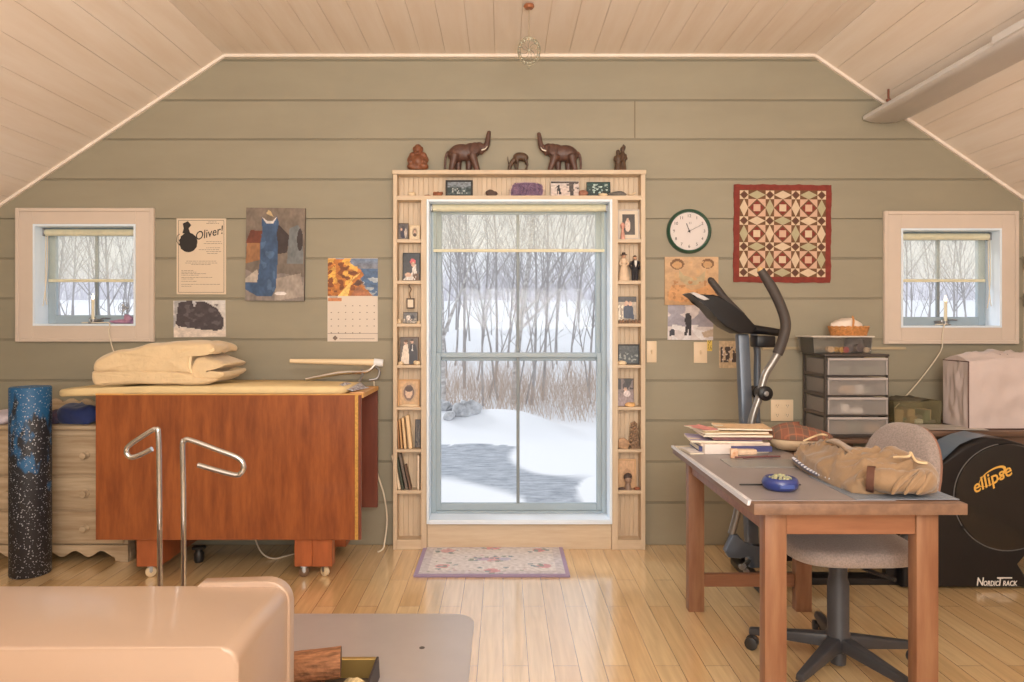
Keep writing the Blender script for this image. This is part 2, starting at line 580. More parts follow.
# thin cream moulding where ceiling meets the gable wall
mb = MB()
for a, b in (((XL, ZC), (XR, ZC)), ((WL, zl(WL)), (XL, ZC)), ((XR, ZC), (WR, zr(WR)))):
    mb.bar((a[0], -0.009, a[1] - 0.008), (b[0], -0.009, b[1] - 0.008), 0.018, 0.022, up=(0, 1, 0), bv=0.003)
struct(mb.build('trim_2', m_ceil, None, 0))
struct(MB().box(WL - 0.1, WL, YB, 0.16, 0, zl(WL) + 0.03).build('wall_left', m_wall, None, 0))
struct(MB().box(WR, WR + 0.1, YB, 0.16, 0, zr(WR) + 0.03).build('wall_right', m_trim, None, 0))
struct(MB().box(WL - 0.1, WR + 0.1, YB - 0.1, YB, 0, ZC + 0.1).build('wall_rear', m_wall, None, 0))
for i, py in enumerate((263, 300)):
    mb = MB(); z = Z(py, -0.03)
    mb.box(WR - 0.006, WR - 0.0005, -0.09, -0.03, z - 0.035, z + 0.035, 0.001, 1)
    mb.cyl((WR - 0.008, -0.028, z - 0.04), (WR - 0.008, -0.028, z + 0.04), 0.007, n=10)
    tag(mb.build('door_hinge', M('black_iron', (30, 28, 28), 0.5)), 'black iron hinge on the right side wall, ' + ('upper one beside the right window' if i == 0 else 'lower one beside the right window'), 'hinge', 'hinges on the right side wall')


def floor_mat():
    m = bpy.data.materials.new('golden_plank_floor'); m.use_nodes = True
    nt = m.node_tree; N = nt.nodes; L = nt.links
    b = N['Principled BSDF']
    tc = N.new('ShaderNodeTexCoord')
    mp = N.new('ShaderNodeMapping'); mp.inputs['Rotation'].default_value = (0, 0, PI / 2)
    L.new(tc.outputs['Object'], mp.inputs['Vector'])
    br = N.new('ShaderNodeTexBrick')
    br.offset = 0.37; br.offset_frequency = 2; br.squash = 1
    br.inputs['Scale'].default_value = 1.0
    br.inputs['Mortar Size'].default_value = 0.0014
    br.inputs['Mortar Smooth'].default_value = 0.2
    br.inputs['Brick Width'].default_value = 0.92
    br.inputs['Row Height'].default_value = 0.1
    br.inputs['Bias'].default_value = 0.0
    br.inputs['Color1'].default_value = (*lin((238, 208, 160)), 1)
    br.inputs['Color2'].default_value = (*lin((226, 190, 138)), 1)
    br.inputs['Mortar'].default_value = (*lin((140, 98, 58)), 1)
    L.new(mp.outputs['Vector'], br.inputs['Vector'])
    mp2 = N.new('ShaderNodeMapping'); mp2.inputs['Scale'].default_value = (22, 1.4, 1)
    L.new(tc.outputs['Object'], mp2.inputs['Vector'])
    ns = N.new('ShaderNodeTexNoise'); ns.inputs['Scale'].default_value = 2.2; ns.inputs['Detail'].default_value = 6; ns.inputs['Distortion'].default_value = 0.6
    L.new(mp2.outputs['Vector'], ns.inputs['Vector'])
    rp = N.new('ShaderNodeValToRGB'); rp.color_ramp.elements[0].position = 0.3; rp.color_ramp.elements[1].position = 0.7
    rp.color_ramp.elements[0].color = (0.84, 0.82, 0.78, 1); rp.color_ramp.elements[1].color = (1.06, 1.04, 1.02, 1)
    L.new(ns.outputs['Fac'], rp.inputs['Fac'])
    mx = N.new('ShaderNodeMix'); mx.data_type = 'RGBA'; mx.blend_type = 'MULTIPLY'; mx.inputs['Factor'].default_value = 1
    L.new(br.outputs['Color'], mx.inputs['A']); L.new(rp.outputs['Color'], mx.inputs['B'])
    L.new(mx.outputs['Result'], b.inputs['Base Color'])
    b.inputs['Roughness'].default_value = 0.24
    b.inputs['Specular IOR Level'].default_value = 0.9
    b.inputs['Coat Weight'].default_value = 1.0
    b.inputs['Coat IOR'].default_value = 2.5
    b.inputs['Coat Roughness'].default_value = 0.13
    bp = N.new('ShaderNodeBump'); bp.inputs['Strength'].default_value = 0.25; bp.inputs['Distance'].default_value = 0.001; bp.invert = True
    L.new(br.outputs['Fac'], bp.inputs['Height']); L.new(bp.outputs['Normal'], b.inputs['Normal'])
    return m


o = MB().box(WL - 0.1, WR + 0.1, YB - 0.1, 0.16, -0.05, 0.0).build('floor', floor_mat(), None, 0)
me = o.data; me.transform(Matrix.Translation(o.location)); o.location = (0, 0, 0)
struct(o)

# ledge along the right-hand slope
lx, lz = X(861), Z(121)
cx0, cz0 = X(903), Z(120)
mb = MB()
prof = [(lx, lz), (lx + 0.05, lz - 0.016), (lx + 0.12, lz - 0.02), (cx0 - 0.06, lz - 0.016), (cx0 + 0.02, cz0 + 0.004), (cx0 - 0.03, cz0 + 0.036), (lx + 0.01, lz + 0.03), (lx, lz + 0.02)]
mb.prism(prof, YB, -0.02, 0.004, 1)
mb.bar((lx - 0.006, YB, lz + 0.018), (lx - 0.006, -1.15, lz + 0.018), 0.014, 0.034, up=(0, 0, 1))
struct(mb.build('trim_3', M('ledge_paint', (216, 212, 210), 0.45, var=0.03, scale=3), None, 30))
mb = MB()
mb.bar((lx + 0.03, YB, lz + 0.12 + 0.02), (lx + 0.03, -0.3, lz + 0.12 + 0.02), 0.05, 0.02)
for y in (-0.28, -1.35):
    b_ = MB(); b_.lathe([(0.0, 0.0), (0.012, 0.001), (0.014, 0.012), (0.006, 0.016), (0.006, 0.07), (0, 0.07)], 10, (lx + 0.012, y, lz + 0.029))
    tag(b_.build('ledge_bolt', M('rust_bolt', (120, 66, 44), 0.5)), 'brown bolt on the pale ledge of the right slope, ' + ('nearer the gable wall' if y > -1 else 'nearer the picture edge'), 'bolt', 'bolts along the ledge')
mb.bm.free()


# ------------------------------------------------------------------ windows
def small_window(n, w_, cas, left):
    """square window in a deep reveal; w_ opening, cas casing box, left = which jamb shows"""
    x0, x1, z0, z1 = w_
    c0, c1, d0, d1 = cas
    fr = MB()
    for a, b, p, q in ((c0, x0, d0, d1), (x1, c1, d0, d1), (x0, x1, d0, z0), (x0, x1, z1, d1)):
        fr.box(a, b, -0.018, 0.0, p, q, 0.002, 1)
    root = fr.build('window_%d' % n, m_trim, None, 0)
    struct(root)
    WORLD[root.name] = 1
    e = MB(); t = 0.022                                   # back-band edge moulding
    for a, b, p, q in ((c0, c0 + t, d0, d1), (c1 - t, c1, d0, d1), (c0 + t, c1 - t, d0, d0 + t), (c0 + t, c1 - t, d1 - t, d1)):
        e.box(a, b, -0.027, -0.018, p, q, 0.003, 1)
    e.build('casing_edge', m_trim, root, 0)
    j = MB(); t = 0.012
    j.box(x0, x0 + t, -0.0195, 0.16, z0, z1).box(x1 - t, x1, -0.0195, 0.16, z0, z1).box(x0 + t, x1 - t, -0.0195, 0.16, z1 - t, z1).box(x0 + t, x1 - t, -0.0195, 0.16, z0, z0 + t)
    j.build('jamb', m_white, root, 0)
    a0, a1, b0, b1 = x0 + t, x1 - t, z0 + t, z1 - t
    sy0, sy1 = 0.105, 0.135
    st = 0.048
    sash = MB()
    sash.box(a0, a0 + st, sy0, sy1, b0, b1, 0.003, 1).box(a1 - st, a1, sy0, sy1, b0, b1, 0.003, 1)
    sash.box(a0 + st, a1 - st, sy0, sy1, b0, b0 + 0.055, 0.003, 1).box(a0 + st, a1 - st, sy0, sy1, b1 - 0.045, b1, 0.003, 1)
    sash.build('sash', m_sash, root, 30)
    xm = (a0 + a1) / 2
    MB().box(xm - 0.009, xm + 0.009, 0.108, 0.128, b0 + 0.055, b1 - 0.045, 0.002, 1).build('muntin', M('backlit_muntin_grey', (128, 136, 140), 0.45), root, 0)  # darker than the sash: backlit shade put into the colour
    MB().box(a0 + st, a1 - st, 0.118, 0.122, b0 + 0.05, b1 - 0.04).build('glass_pane', m_glass, root, 0)
    lk = MB(); lk.box(xm - 0.03, xm + 0.05, 0.09, 0.105, b0 + 0.012, b0 + 0.03, 0.003, 1).tube([(xm + 0.04, 0.09, b0 + 0.03), (xm + 0.06, 0.08, b0 + 0.035), (xm + 0.1, 0.085, b0 + 0.034)], 0.005, 6)
    lk.build('window_crank', m_steel, root)
    # roller shade
    zh = Z(280, 0.07)
    sh = wthing('roller_shade', 'half-drawn sheer cream roller shade in the small %s window' % ('left' if left else 'right'), 'window shade', ((x0 + x1) / 2, 0.07, zh))
    zt = z1 - t - 0.028
    MB().cyl((a0 + 0.012, 0.07, zt), (a1 - 0.012, 0.07, zt), 0.021, n=14).build('roller', m_hem, sh)
    for xx in (a0 + 0.0005, a1 - 0.0105): MB().box(xx, xx + 0.01, 0.05, 0.09, zt - 0.024, zt + 0.024, 0.002, 1).build('bracket', m_steel, sh, 0)
    MB().box(a0 + 0.014, a1 - 0.014, 0.0905, 0.0913, zh, zt).build('shade_cloth', m_shade, sh, 0)
    MB().box(a0 + 0.014, a1 - 0.014, 0.086, 0.096, zh - 0.012, zh + 0.006, 0.002, 1).build('hem_bar', m_hem, sh, 0)
    cx = a0 + 0.02 if left else a1 - 0.02
    cd = MB(); cd.tube(smoothline([(cx, 0.055, zt - 0.02), (cx, 0.05, zt - 0.25), (cx + 0.005, 0.045, b0 + 0.17), (cx + 0.012, 0.045, b0 + 0.12)]), 0.0025, 5)
    cd.tube(smoothline([(cx + 0.01, 0.055, zt - 0.02), (cx + 0.01, 0.05, zt - 0.25), (cx - 0.003, 0.045, b0 + 0.17), (cx - 0.012, 0.045, b0 + 0.11)]), 0.0025, 5)
    cd.build('pull_cord', m_cord, sh)
    return root


small_window(1, W1, (X(15.6, WP), X(153.8, WP), Z(341.8, WP), Z(208, WP)), True)
small_window(3, W3, (X(884.2, WP), X(1018.6, WP), Z(344, WP), Z(211, WP)), False)


def tall_window():
    x0, x1, z0, z1 = W2
    t = 0.014
    j = MB()
    j.box(x0, x0 + t, -0.112, 0.16, z0, z1, 0.002, 1).box(x1 - t, x1, -0.112, 0.16, z0, z1, 0.002, 1).box(x0 + t, x1 - t, -0.112, 0.16, z1 - t, z1, 0.002, 1)
    j.box(x0 + t, x1 - t, -0.115, 0.16, z0, z0 + 0.026, 0.002, 1)
    root = j.build('window_2', m_white, None, 0)
    struct(root); WORLD[root.name] = 1
    a0, a1, b0, b1 = x0 + t, x1 - t, z0 + 0.026, z1 - t
    k = MB(); s_ = 0.03                                   # inner stops
    k.box(a0, a0 + s_, 0.03, 0.16, b0, b1, 0.003, 1).box(a1 - s_, a1, 0.03, 0.16, b0, b1, 0.003, 1).box(a0 + s_, a1 - s_, 0.03, 0.16, b1 - 0.02, b1, 0.003, 1).box(a0 + s_, a1 - s_, 0.03, 0.16, b0, b0 + 0.014, 0.003, 1)
    k.build('window_frame', m_sash, root, 30)
    e0, e1, f0, f1 = a0 + s_ - 0.006, a1 - s_ + 0.006, b0 + 0.012, b1 - 0.016
    zm = Z(357, 0.06)
    xm = X(518, 0.06)

    def sash(name, lo, hi, ya, yb, sw, rb, rt):
        s = MB()
        s.box(e0, e0 + sw, ya, yb, lo, hi, 0.004, 1).box(e1 - sw, e1, ya, yb, lo, hi, 0.004, 1)
        s.box(e0 + sw, e1 - sw, ya, yb, lo, lo + rb, 0.004, 1).box(e0 + sw, e1 - sw, ya, yb, hi - rt, hi, 0.004, 1)
        so = s.build(name, m_sash, root, 30)
        m_mun = M('backlit_muntin_grey', (128, 136, 140), 0.45)  # same grey, with the shade of a backlit bar in it
        MB().box(xm - 0.0095, xm + 0.0095, ya + 0.004, yb - 0.004, lo + rb, hi - rt, 0.003, 1).build('muntin', m_mun, so, 0)
        ym = (ya + yb) / 2
        MB().box(e0 + sw - 0.004, e1 - sw + 0.004, ym - 0.002, ym + 0.002, lo + rb - 0.004, hi - rt + 0.004).build('glass_pane', m_glass, so, 0)
        return so
    sash('lower_sash', f0, zm + 0.028, 0.045, 0.08, 0.034, 0.045, 0.03)
    sash('upper_sash', zm - 0.025, f1, 0.085, 0.12, 0.036, 0.04, 0.028)
    zh = Z(250, 0.01)
    sh = wthing('roller_shade', 'sheer cream roller shade at the top of the tall middle window', 'window shade', ((x0 + x1) / 2, 0.01, zh))
    zt = Z(206, 0.0)
    MB().cyl((a0 + 0.012, 0.0, zt - 0.012), (a1 - 0.012, 0.0, zt - 0.012), 0.022, n=14).build('roller', m_hem, sh)
    for xx in (a0 + 0.0005, a1 - 0.0105): MB().box(xx, xx + 0.01, -0.02, 0.02, zt - 0.036, zt + 0.006, 0.002, 1).build('bracket', m_steel, sh, 0)
    MB().box(a0 + 0.014, a1 - 0.014, 0.0205, 0.0213, zh, zt - 0.012).build('shade_cloth', m_shade, sh, 0)
    MB().box(a0 + 0.014, a1 - 0.014, 0.016, 0.027, zh - 0.012, zh + 0.006, 0.002, 1).build('hem_bar', m_hem, sh, 0)


tall_window()
# ------------------------------------------------------------------ outdoors: snow, wet drive, bank, hillside


def sstep(a, b, x):
    t = max(0, min(1, (x - a) / (b - a))); return t * t * (3 - 2 * t)


def ground_z(x, y):
    d = y + D
    z = -0.5
    z += 0.18 * sstep(12.6, 16.0, d)                                          # rise to the brush
    if d > 15: z += (min(d, 46) - 15) * 0.112 * sstep(15, 24, d) - 0.02 * max(0, d - 46)
    # ploughed snow bank, a ridge whose crest dips to the right of the tall window
    cr = (0.50 - 0.10 * sstep(-1.2, -0.3, x) + 0.12 * math.exp(-((x + 0.1) / 0.75) ** 2) - 0.42 * sstep(0.2, 1.5, x) + 0.08 * sstep(1.7, 2.4, x))
    cr += 0.06 * noise.noise(Vector((x * 0.8, y * 0.8, 2)))
    z += 0.74 * cr * math.exp(-((d - 11.9) / 0.85) ** 2)
    z += 0.05 * noise.noise(Vector((x * 1.3, y * 1.3, 0))) * sstep(9.8, 11, d)
    z += 0.25 * noise.noise(Vector((x * 0.18, y * 0.18, 4))) * sstep(13, 20, d)
    return z


def drive_mask(x, y):
    """1 where bare wet asphalt shows"""
    d = y + D
    n = 0.30 * noise.noise(Vector((x * 1.1, y * 0.8, 7))) + 0.14 * noise.noise(Vector((x * 3.7, y * 2.2, 8)))
    px = CX + x * F / d
    py = CY + (CZ + 0.5) * F / d
    if d > 10.5 + 0.8 * n: return 0
    v = 1.0
    if py > 452 and px > 520: v = min(v, (py - (462 + 0.22 * max(0, px - 540))) / 10 + 1.2 * n)
    # icy crescent at the lower left
    arc = 474 + max(0, (px - 440)) ** 1.55 * 0.022
    if px < 525: v = min(v, (arc - py) / 7 + 1.0 + n)
    v = min(v, 1.2 + 1.5 * n + (py - 442) / 14)
    # snow patch at the lower right
    e = ((px - 600) / 22) ** 2 + ((py - 492) / 16) ** 2
    v = min(v, (e - 1) * 3 + n)
    e = ((px - 562) / 48) ** 2 + ((py - 457) / 17) ** 2
    v = min(v, (e - 1) * 3 + n)
    return max(0, min(1, v))


def ground():
    mb = MB(); bm = mb.bm
    lay = bm.loops.layers.float_color.new('Col')
    xs = [-46, -40, -34, -28, -23, -19, -15.5, -12.5, -10, -8, -6.4, -5, -4, -3.2, -2.5] + [-2.0 + 0.055 * i for i in range(73)] + [2.5, 3.2, 4, 5, 6.4, 8, 10, 12.5, 15.5, 19, 23, 28, 34, 40, 46]
    ys = [0.17, 0.9, 1.5] + [1.9 + 0.055 * i for i in range(72)] + [5.9 + 0.07 * i for i in range(38)] + [8.6, 9.2, 10, 11, 12, 13.5, 15, 17, 19, 22, 25, 28, 32, 36, 40, 46, 54, 64, 75]
    V = [[bm.verts.new((x, y, ground_z(x, y))) for y in ys] for x in xs]
    for i in range(len(xs) - 1):
        for j in range(len(ys) - 1):
            f = bm.faces.new((V[i][j], V[i + 1][j], V[i + 1][j + 1], V[i][j + 1]))
            for l in f.loops:
                k = drive_mask(l.vert.co.x, l.vert.co.y); l[lay] = (k, k, k, 1)
    m = bpy.data.materials.new('snow_and_wet_asphalt'); m.use_nodes = True
    nt = m.node_tree; N = nt.nodes; L = nt.links
    b = N['Principled BSDF']
    a = N.new('ShaderNodeVertexColor'); a.layer_name = 'Col'
    tc = N.new('ShaderNodeTexCoord')
    ns = N.new('ShaderNodeTexNoise'); ns.inputs['Scale'].default_value = 5; ns.inputs['Detail'].default_value = 8; ns.inputs['Roughness'].default_value = 0.75
    mpp = N.new('ShaderNodeMapping'); mpp.inputs['Scale'].default_value = (0.8, 2.4, 1)
    L.new(tc.outputs['Object'], mpp.inputs['Vector']); L.new(mpp.outputs['Vector'], ns.inputs['Vector'])
    ra = N.new('ShaderNodeValToRGB')
    ra.color_ramp.elements[0].position = 0.35; ra.color_ramp.elements[1].position = 0.75
    ra.color_ramp.elements[0].color = (*lin((126, 134, 146)), 1); ra.color_ramp.elements[1].color = (*lin((206, 212, 220)), 1)
    L.new(ns.outputs['Fac'], ra.inputs['Fac'])
    mx = N.new('ShaderNodeMix'); mx.data_type = 'RGBA'
    mx.inputs['A'].default_value = (*lin((238, 241, 246)), 1)
    L.new(a.outputs['Color'], mx.inputs['Factor']); L.new(ra.outputs['Color'], mx.inputs['B'])
    L.new(mx.outputs['Result'], b.inputs['Base Color'])
    b.inputs['Roughness'].default_value = 0.6
    o = mb.build('ground', m, None, 0)
    o.data.polygons.foreach_set('use_smooth', [True] * len(o.data.polygons))
    struct(o)


ground()


def tree_mesh(seed, h, r, nb=11, spread=0.55, lean=0.1, lv=2):
    rnd = random.Random(seed)
    mb = MB()

    def branch(p, d, L_, r_, level):
        n = (9, 5, 3)[level]
        pts = [p]; rs = [r_]
        q = p.copy(); dd = d.copy()
        for i in range(n):
            dd = (dd + Vector((rnd.uniform(-1, 1), rnd.uniform(-1, 1), rnd.uniform(-0.4, 0.9))) * (0.09, 0.16, 0.22)[level]).normalized()
            q = q + dd * L_ / n
            pts.append(q.copy()); rs.append(r_ * (1 - 0.86 * (i + 1) / n))
        mb.tube(pts, rs, (7, 4, 3)[level], cap=False)
        if level < lv:
            m = nb if level == 0 else 4
            for k in range(m):
                f = rnd.uniform(0.22, 0.97) if level == 0 else rnd.uniform(0.2, 0.95)
                i = min(n - 1, int(f * n)); t = f * n - i
                bp = pts[i].lerp(pts[i + 1], t); ax = (pts[i + 1] - pts[i]).normalized()
                a = rnd.uniform(0, 2 * PI)
                side = Vector((math.cos(a), math.sin(a), 0.1))
                nd = (ax * rnd.uniform(0.5, 1.0) + side * spread * rnd.uniform(0.7, 1.4) + Vector((0, 0, 0.15))).normalized()
                branch(bp, nd, L_ * rnd.uniform(0.22, 0.42) * (1.15 - 0.55 * f), max(0.005, rs[i] * rnd.uniform(0.4, 0.6)), level + 1)
    branch(Vector((0, 0, -0.15)), Vector((lean, 0.0, 1)).normalized(), h, r, 0)
    return mb


bark = M('grey_bark', (178, 174, 174), 0.85, var=0.22, scale=5, stretch=(2, 2, 0.6))
bark2 = M('pale_grey_bark', (176, 174, 176), 0.85, var=0.12, scale=5)
birch = M('white_birch_bark', (226, 224, 222), 0.7, var=0.12, scale=6, stretch=(0.6, 0.6, 3), col2=(160, 152, 148))
TLAB = 'slender bare grey tree in the snowy woods beyond the windows'
TGRP = 'bare trees in the snowy woods'
protos = []
for i, (h, r, nb, sp, ln) in enumerate([(6.5, 0.030, 24, 0.6, 0.02), (7.0, 0.036, 24, 0.55, -0.08), (5.5, 0.024, 22, 0.7, 0.16), (7.5, 0.042, 26, 0.55, 0.05), (5.2, 0.022, 20, 0.8, -0.2), (6.8, 0.032, 24, 0.65, -0.02)]):
    o = tree_mesh(40 + i, h, r, nb, sp, ln).build('bare_tree', bark, None, 80)
    o.data.transform(Matrix.Translation(o.location)); o.location = (0, 0, 0)
    tag(o, TLAB, 'tree', TGRP)
    protos.append(o)


def at(px, d, extra=0.0):
    y = d - D; x = (px - CX) * d / F
    return (x, y, ground_z(x, y) + extra)


rt = random.Random(5)
spots = []
for px in list(range(446, 600, 7)): spots.append((px + rt.uniform(-3, 3), rt.uniform(14, 21)))
for px in range(438, 610, 11): spots.append((px + rt.uniform(-4, 4), rt.uniform(21, 33)))
for px in range(56, 140, 7): spots.append((px + rt.uniform(-3, 3), rt.uniform(17, 30)))
for px in range(900, 996, 8): spots.append((px + rt.uniform(-3, 3), rt.uniform(17, 30)))
for a, b in ((310, 432), (612, 740)):                    # the woods go on to either side
    for px in range(a, b, 9): spots.append((px + rt.uniform(-4, 4), rt.uniform(13.5, 30)))
for a, b in ((0, 52), (150, 200), (850, 896), (1002, 1060)):
    for px in range(a, b, 10): spots.append((px + rt.uniform(-4, 4), rt.uniform(17, 30)))
for i, (px, d) in enumerate(spots):
    if i < len(protos): o = protos[i]
    else:
        o = protos[rt.randrange(len(protos))].copy(); C.objects.link(o)
    o.location = at(px, d)
    s_ = rt.uniform(0.75, 1.2)
    o.scale = (s_, s_, s_); o.rotation_euler = (0, 0, rt.uniform(0, 2 * PI))
# the pale birch at the left of the tall window, leaning in from the bottom left
bt = MB()
o = tree_mesh(91, 7.0, 0.09, 14, 0.6, 0.10).build('birch_tree', birch, None, 80)
o.data.transform(Matrix.Translation(o.location)); o.location = at(441, 13.5)
tag(o, 'white barked birch leaning at the left edge of the tall window', 'tree')
bt.bm.free()
o = tree_mesh(77, 7.5, 0.075, 14, 0.5, 0.0).build('birch_tree', birch, None, 80)
o.data.transform(Matrix.Translation(o.location)); o.location = at(513, 15)
tag(o, 'upright pale birch just left of the middle bar of the tall window', 'tree')
m_rub_ = M('snowy_rubble', (150, 150, 152), .9, var=.35, scale=5, bump=.6, bscale=12, col2=(226, 228, 232))
rq = random.Random(17)
for k in range(7):
    px, d = 436 + k * 6.3 + rq.uniform(-2, 2), rq.uniform(11.4, 12.1)
    mb = MB(); r_ = rq.uniform(.10, .19)
    mb.ell((0, 0, 0), (r_, r_ * .8, r_ * .62), nu=16, nv=10, f=lambda q: noise.noise_vector(q * 5 + Vector((k * 3, 0, 0))) * .09)
    o = mb.build('boulder', m_rub_, None, 40); x, y, z = at(px, d); o.location = (x, y, z - r_ * .3)
    tag(o, 'rough snow-dusted grey boulder in the rubble at the left of the snow bank', 'boulder', 'rubble at the left of the snow bank')
# brush thicket behind the snow bank, dry grass and twigs nobody could count
mb = MB(); rb = random.Random(3)


def twig(p, hgt, r, lean=0.5, n=3):
    d = Vector((rb.uniform(-lean, lean), rb.uniform(-lean, lean), 1)).normalized()
    q = p + d * hgt * 0.55; e = q + (d + Vector((rb.uniform(-0.35, 0.35), rb.uniform(-0.35, 0.35), 0))).normalized() * hgt * 0.5
    mb.tube([p, q, e], [r, r * 0.7, r * 0.25], n, cap=False)
    if rb.random() < 0.6:
        mb.tube([q, q + (d + Vector((rb.uniform(-0.9, 0.9), rb.uniform(-0.9, 0.9), 0))).normalized() * hgt * 0.4], [r * 0.6, r * 0.2], 3, cap=False)


for k in range(1500):
    px = rb.uniform(425, 612); d = rb.uniform(13.0, 18.0)
    x, y, z = at(px, d)
    h = rb.uniform(0.35, 1.2) * (1.0 + 0.25 * noise.noise(Vector((x, y, 0))))
    if px > 520: h *= 1.0
    twig(Vector((x, y, z - 0.05)), h, rb.uniform(0.0025, 0.0055))
for k in range(1900):
    px = rb.choice((rb.uniform(300, 425), rb.uniform(612, 740))); d = rb.uniform(13.0, 18.0)
    x, y, z = at(px, d)
    twig(Vector((x, y, z - 0.05)), rb.uniform(0.35, 1.2), rb.uniform(0.0025, 0.0055))
o = mb.build('brush_thicket', M('dry_brush', (204, 186, 170), 0.9, var=0.2, scale=2.5, col2=(186, 166, 152)), None, 0, recalc=False)
tag(o, 'tangled tan brush behind the snow bank', 'brush', kind='stuff')
# far woods on the hill: a grey band of thin trunks and twigs
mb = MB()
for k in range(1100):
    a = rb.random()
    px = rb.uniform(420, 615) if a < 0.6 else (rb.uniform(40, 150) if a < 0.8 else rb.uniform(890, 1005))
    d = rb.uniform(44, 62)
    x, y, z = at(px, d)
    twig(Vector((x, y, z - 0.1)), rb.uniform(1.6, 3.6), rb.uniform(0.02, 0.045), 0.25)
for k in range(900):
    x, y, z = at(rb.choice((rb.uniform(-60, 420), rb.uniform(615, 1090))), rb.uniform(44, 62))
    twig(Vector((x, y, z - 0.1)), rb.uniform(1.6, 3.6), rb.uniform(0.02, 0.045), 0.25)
o = mb.build('distant_woods', M('far_hazy_bark', (222, 220, 226), 0.9, var=0.15, scale=0.3), None, 0, recalc=False)  # haze put into the colour, paler than the near bark
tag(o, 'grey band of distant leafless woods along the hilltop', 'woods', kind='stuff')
# ------------------------------------------------------------------ pine display case round the tall window
CF = -0.09                                              # its front plane


def fx(px): return X(px, CF)
def fz(py): return Z(py, CF)


case = wthing('display_case', 'tall pine display case of cubbies framing the middle window', 'bookcase', ((fx(393) + fx(645)) / 2, -0.045, 0.0))
wx0, wx1 = W2[0] - 0.0, W2[1] + 0.0
LC = (fx(393), fx(397), fx(421), wx0)                   # left column: outer board, cubby, inner board
RC = (wx1, fx(618), fx(641), fx(645.5))
ztop = fz(170)
MB().box(LC[0], LC[1], CF, -0.004, 0, ztop - 0.026, 0.002, 1).build('side_panel', m_pine, case, 0)
MB().box(RC[2], RC[3], CF, -0.004, 0, ztop - 0.026, 0.002, 1).build('side_panel', m_pine, case, 0)
MB().box(LC[0] - 0.004, RC[3] + 0.004, CF - 0.006, -0.004, ztop - 0.026, ztop, 0.003, 1).build('top_board', m_pineh, case, 0)
zs2 = fz(195.5)
MB().box(LC[1], RC[2], CF, -0.008, fz(200), zs2, 0.0015, 1).build('shelf', m_pineh, case, 0)
MB().box(LC[2], LC[3] - 0.0005, CF, -0.008, 0.0, fz(200), 0.0015, 1).build('divider', m_pine, case, 0)
MB().box(RC[0] + 0.0005, RC[1], CF, -0.008, 0.0, fz(200), 0.0015, 1).build('divider', m_pine, case, 0)
MB().box(W2[0] + 0.001, W2[1] - 0.001, CF + 0.012, -0.004, 0.0, W2[2] - 0.001, 0.0015, 1).build('apron_board', m_pineh, case, 0)
SH = []
for py0, py1 in ((239, 242.5), (280.5, 284), (323.5, 326.8), (365, 368), (407, 410), (449.5, 452.5), (490.5, 494), (540, 545)):
    z0, z1 = fz(py1), fz(py0)
    if py0 == 540: z0 = 0.0
    SH.append(z1)
    for a, b in ((LC[1], LC[2]), (RC[1], RC[2])):
        MB().box(a, b, CF + 0.003, -0.008, z0, z1, 0.0015, 1).build('shelf', m_pineh, case, 0)
for a, b, lo, hi in ((LC[1], LC[2], 0.0, fz(200)), (RC[1], RC[2], 0.0, fz(200)), (LC[1], RC[2], zs2, ztop - 0.026)):
    mb = MB(); n = max(3, round((b - a) / 0.03)); p = (b - a) / n
    for i in range(n): mb.box(a + i * p + 0.0003, a + (i + 1) * p - 0.0003, -0.008, -0.001, lo, hi, 0.0015, 1)
    mb.build('beadboard_back', m_pine, case, 0)

# --- carved figures on top
m_teak = M('dark_carved_wood', (90, 62, 52), 0.45, var=0.25, scale=26, bump=0.25, bscale=70)
m_red = M('red_carved_wood', (124, 76, 52), 0.42, var=0.25, scale=26, bump=0.25, bscale=70)
m_umber = M('umber_carved_wood', (84, 62, 46), 0.5, var=0.25, scale=26, bump=0.2, bscale=70)
m_ivory = M('ivory', (232, 222, 204), 0.4)


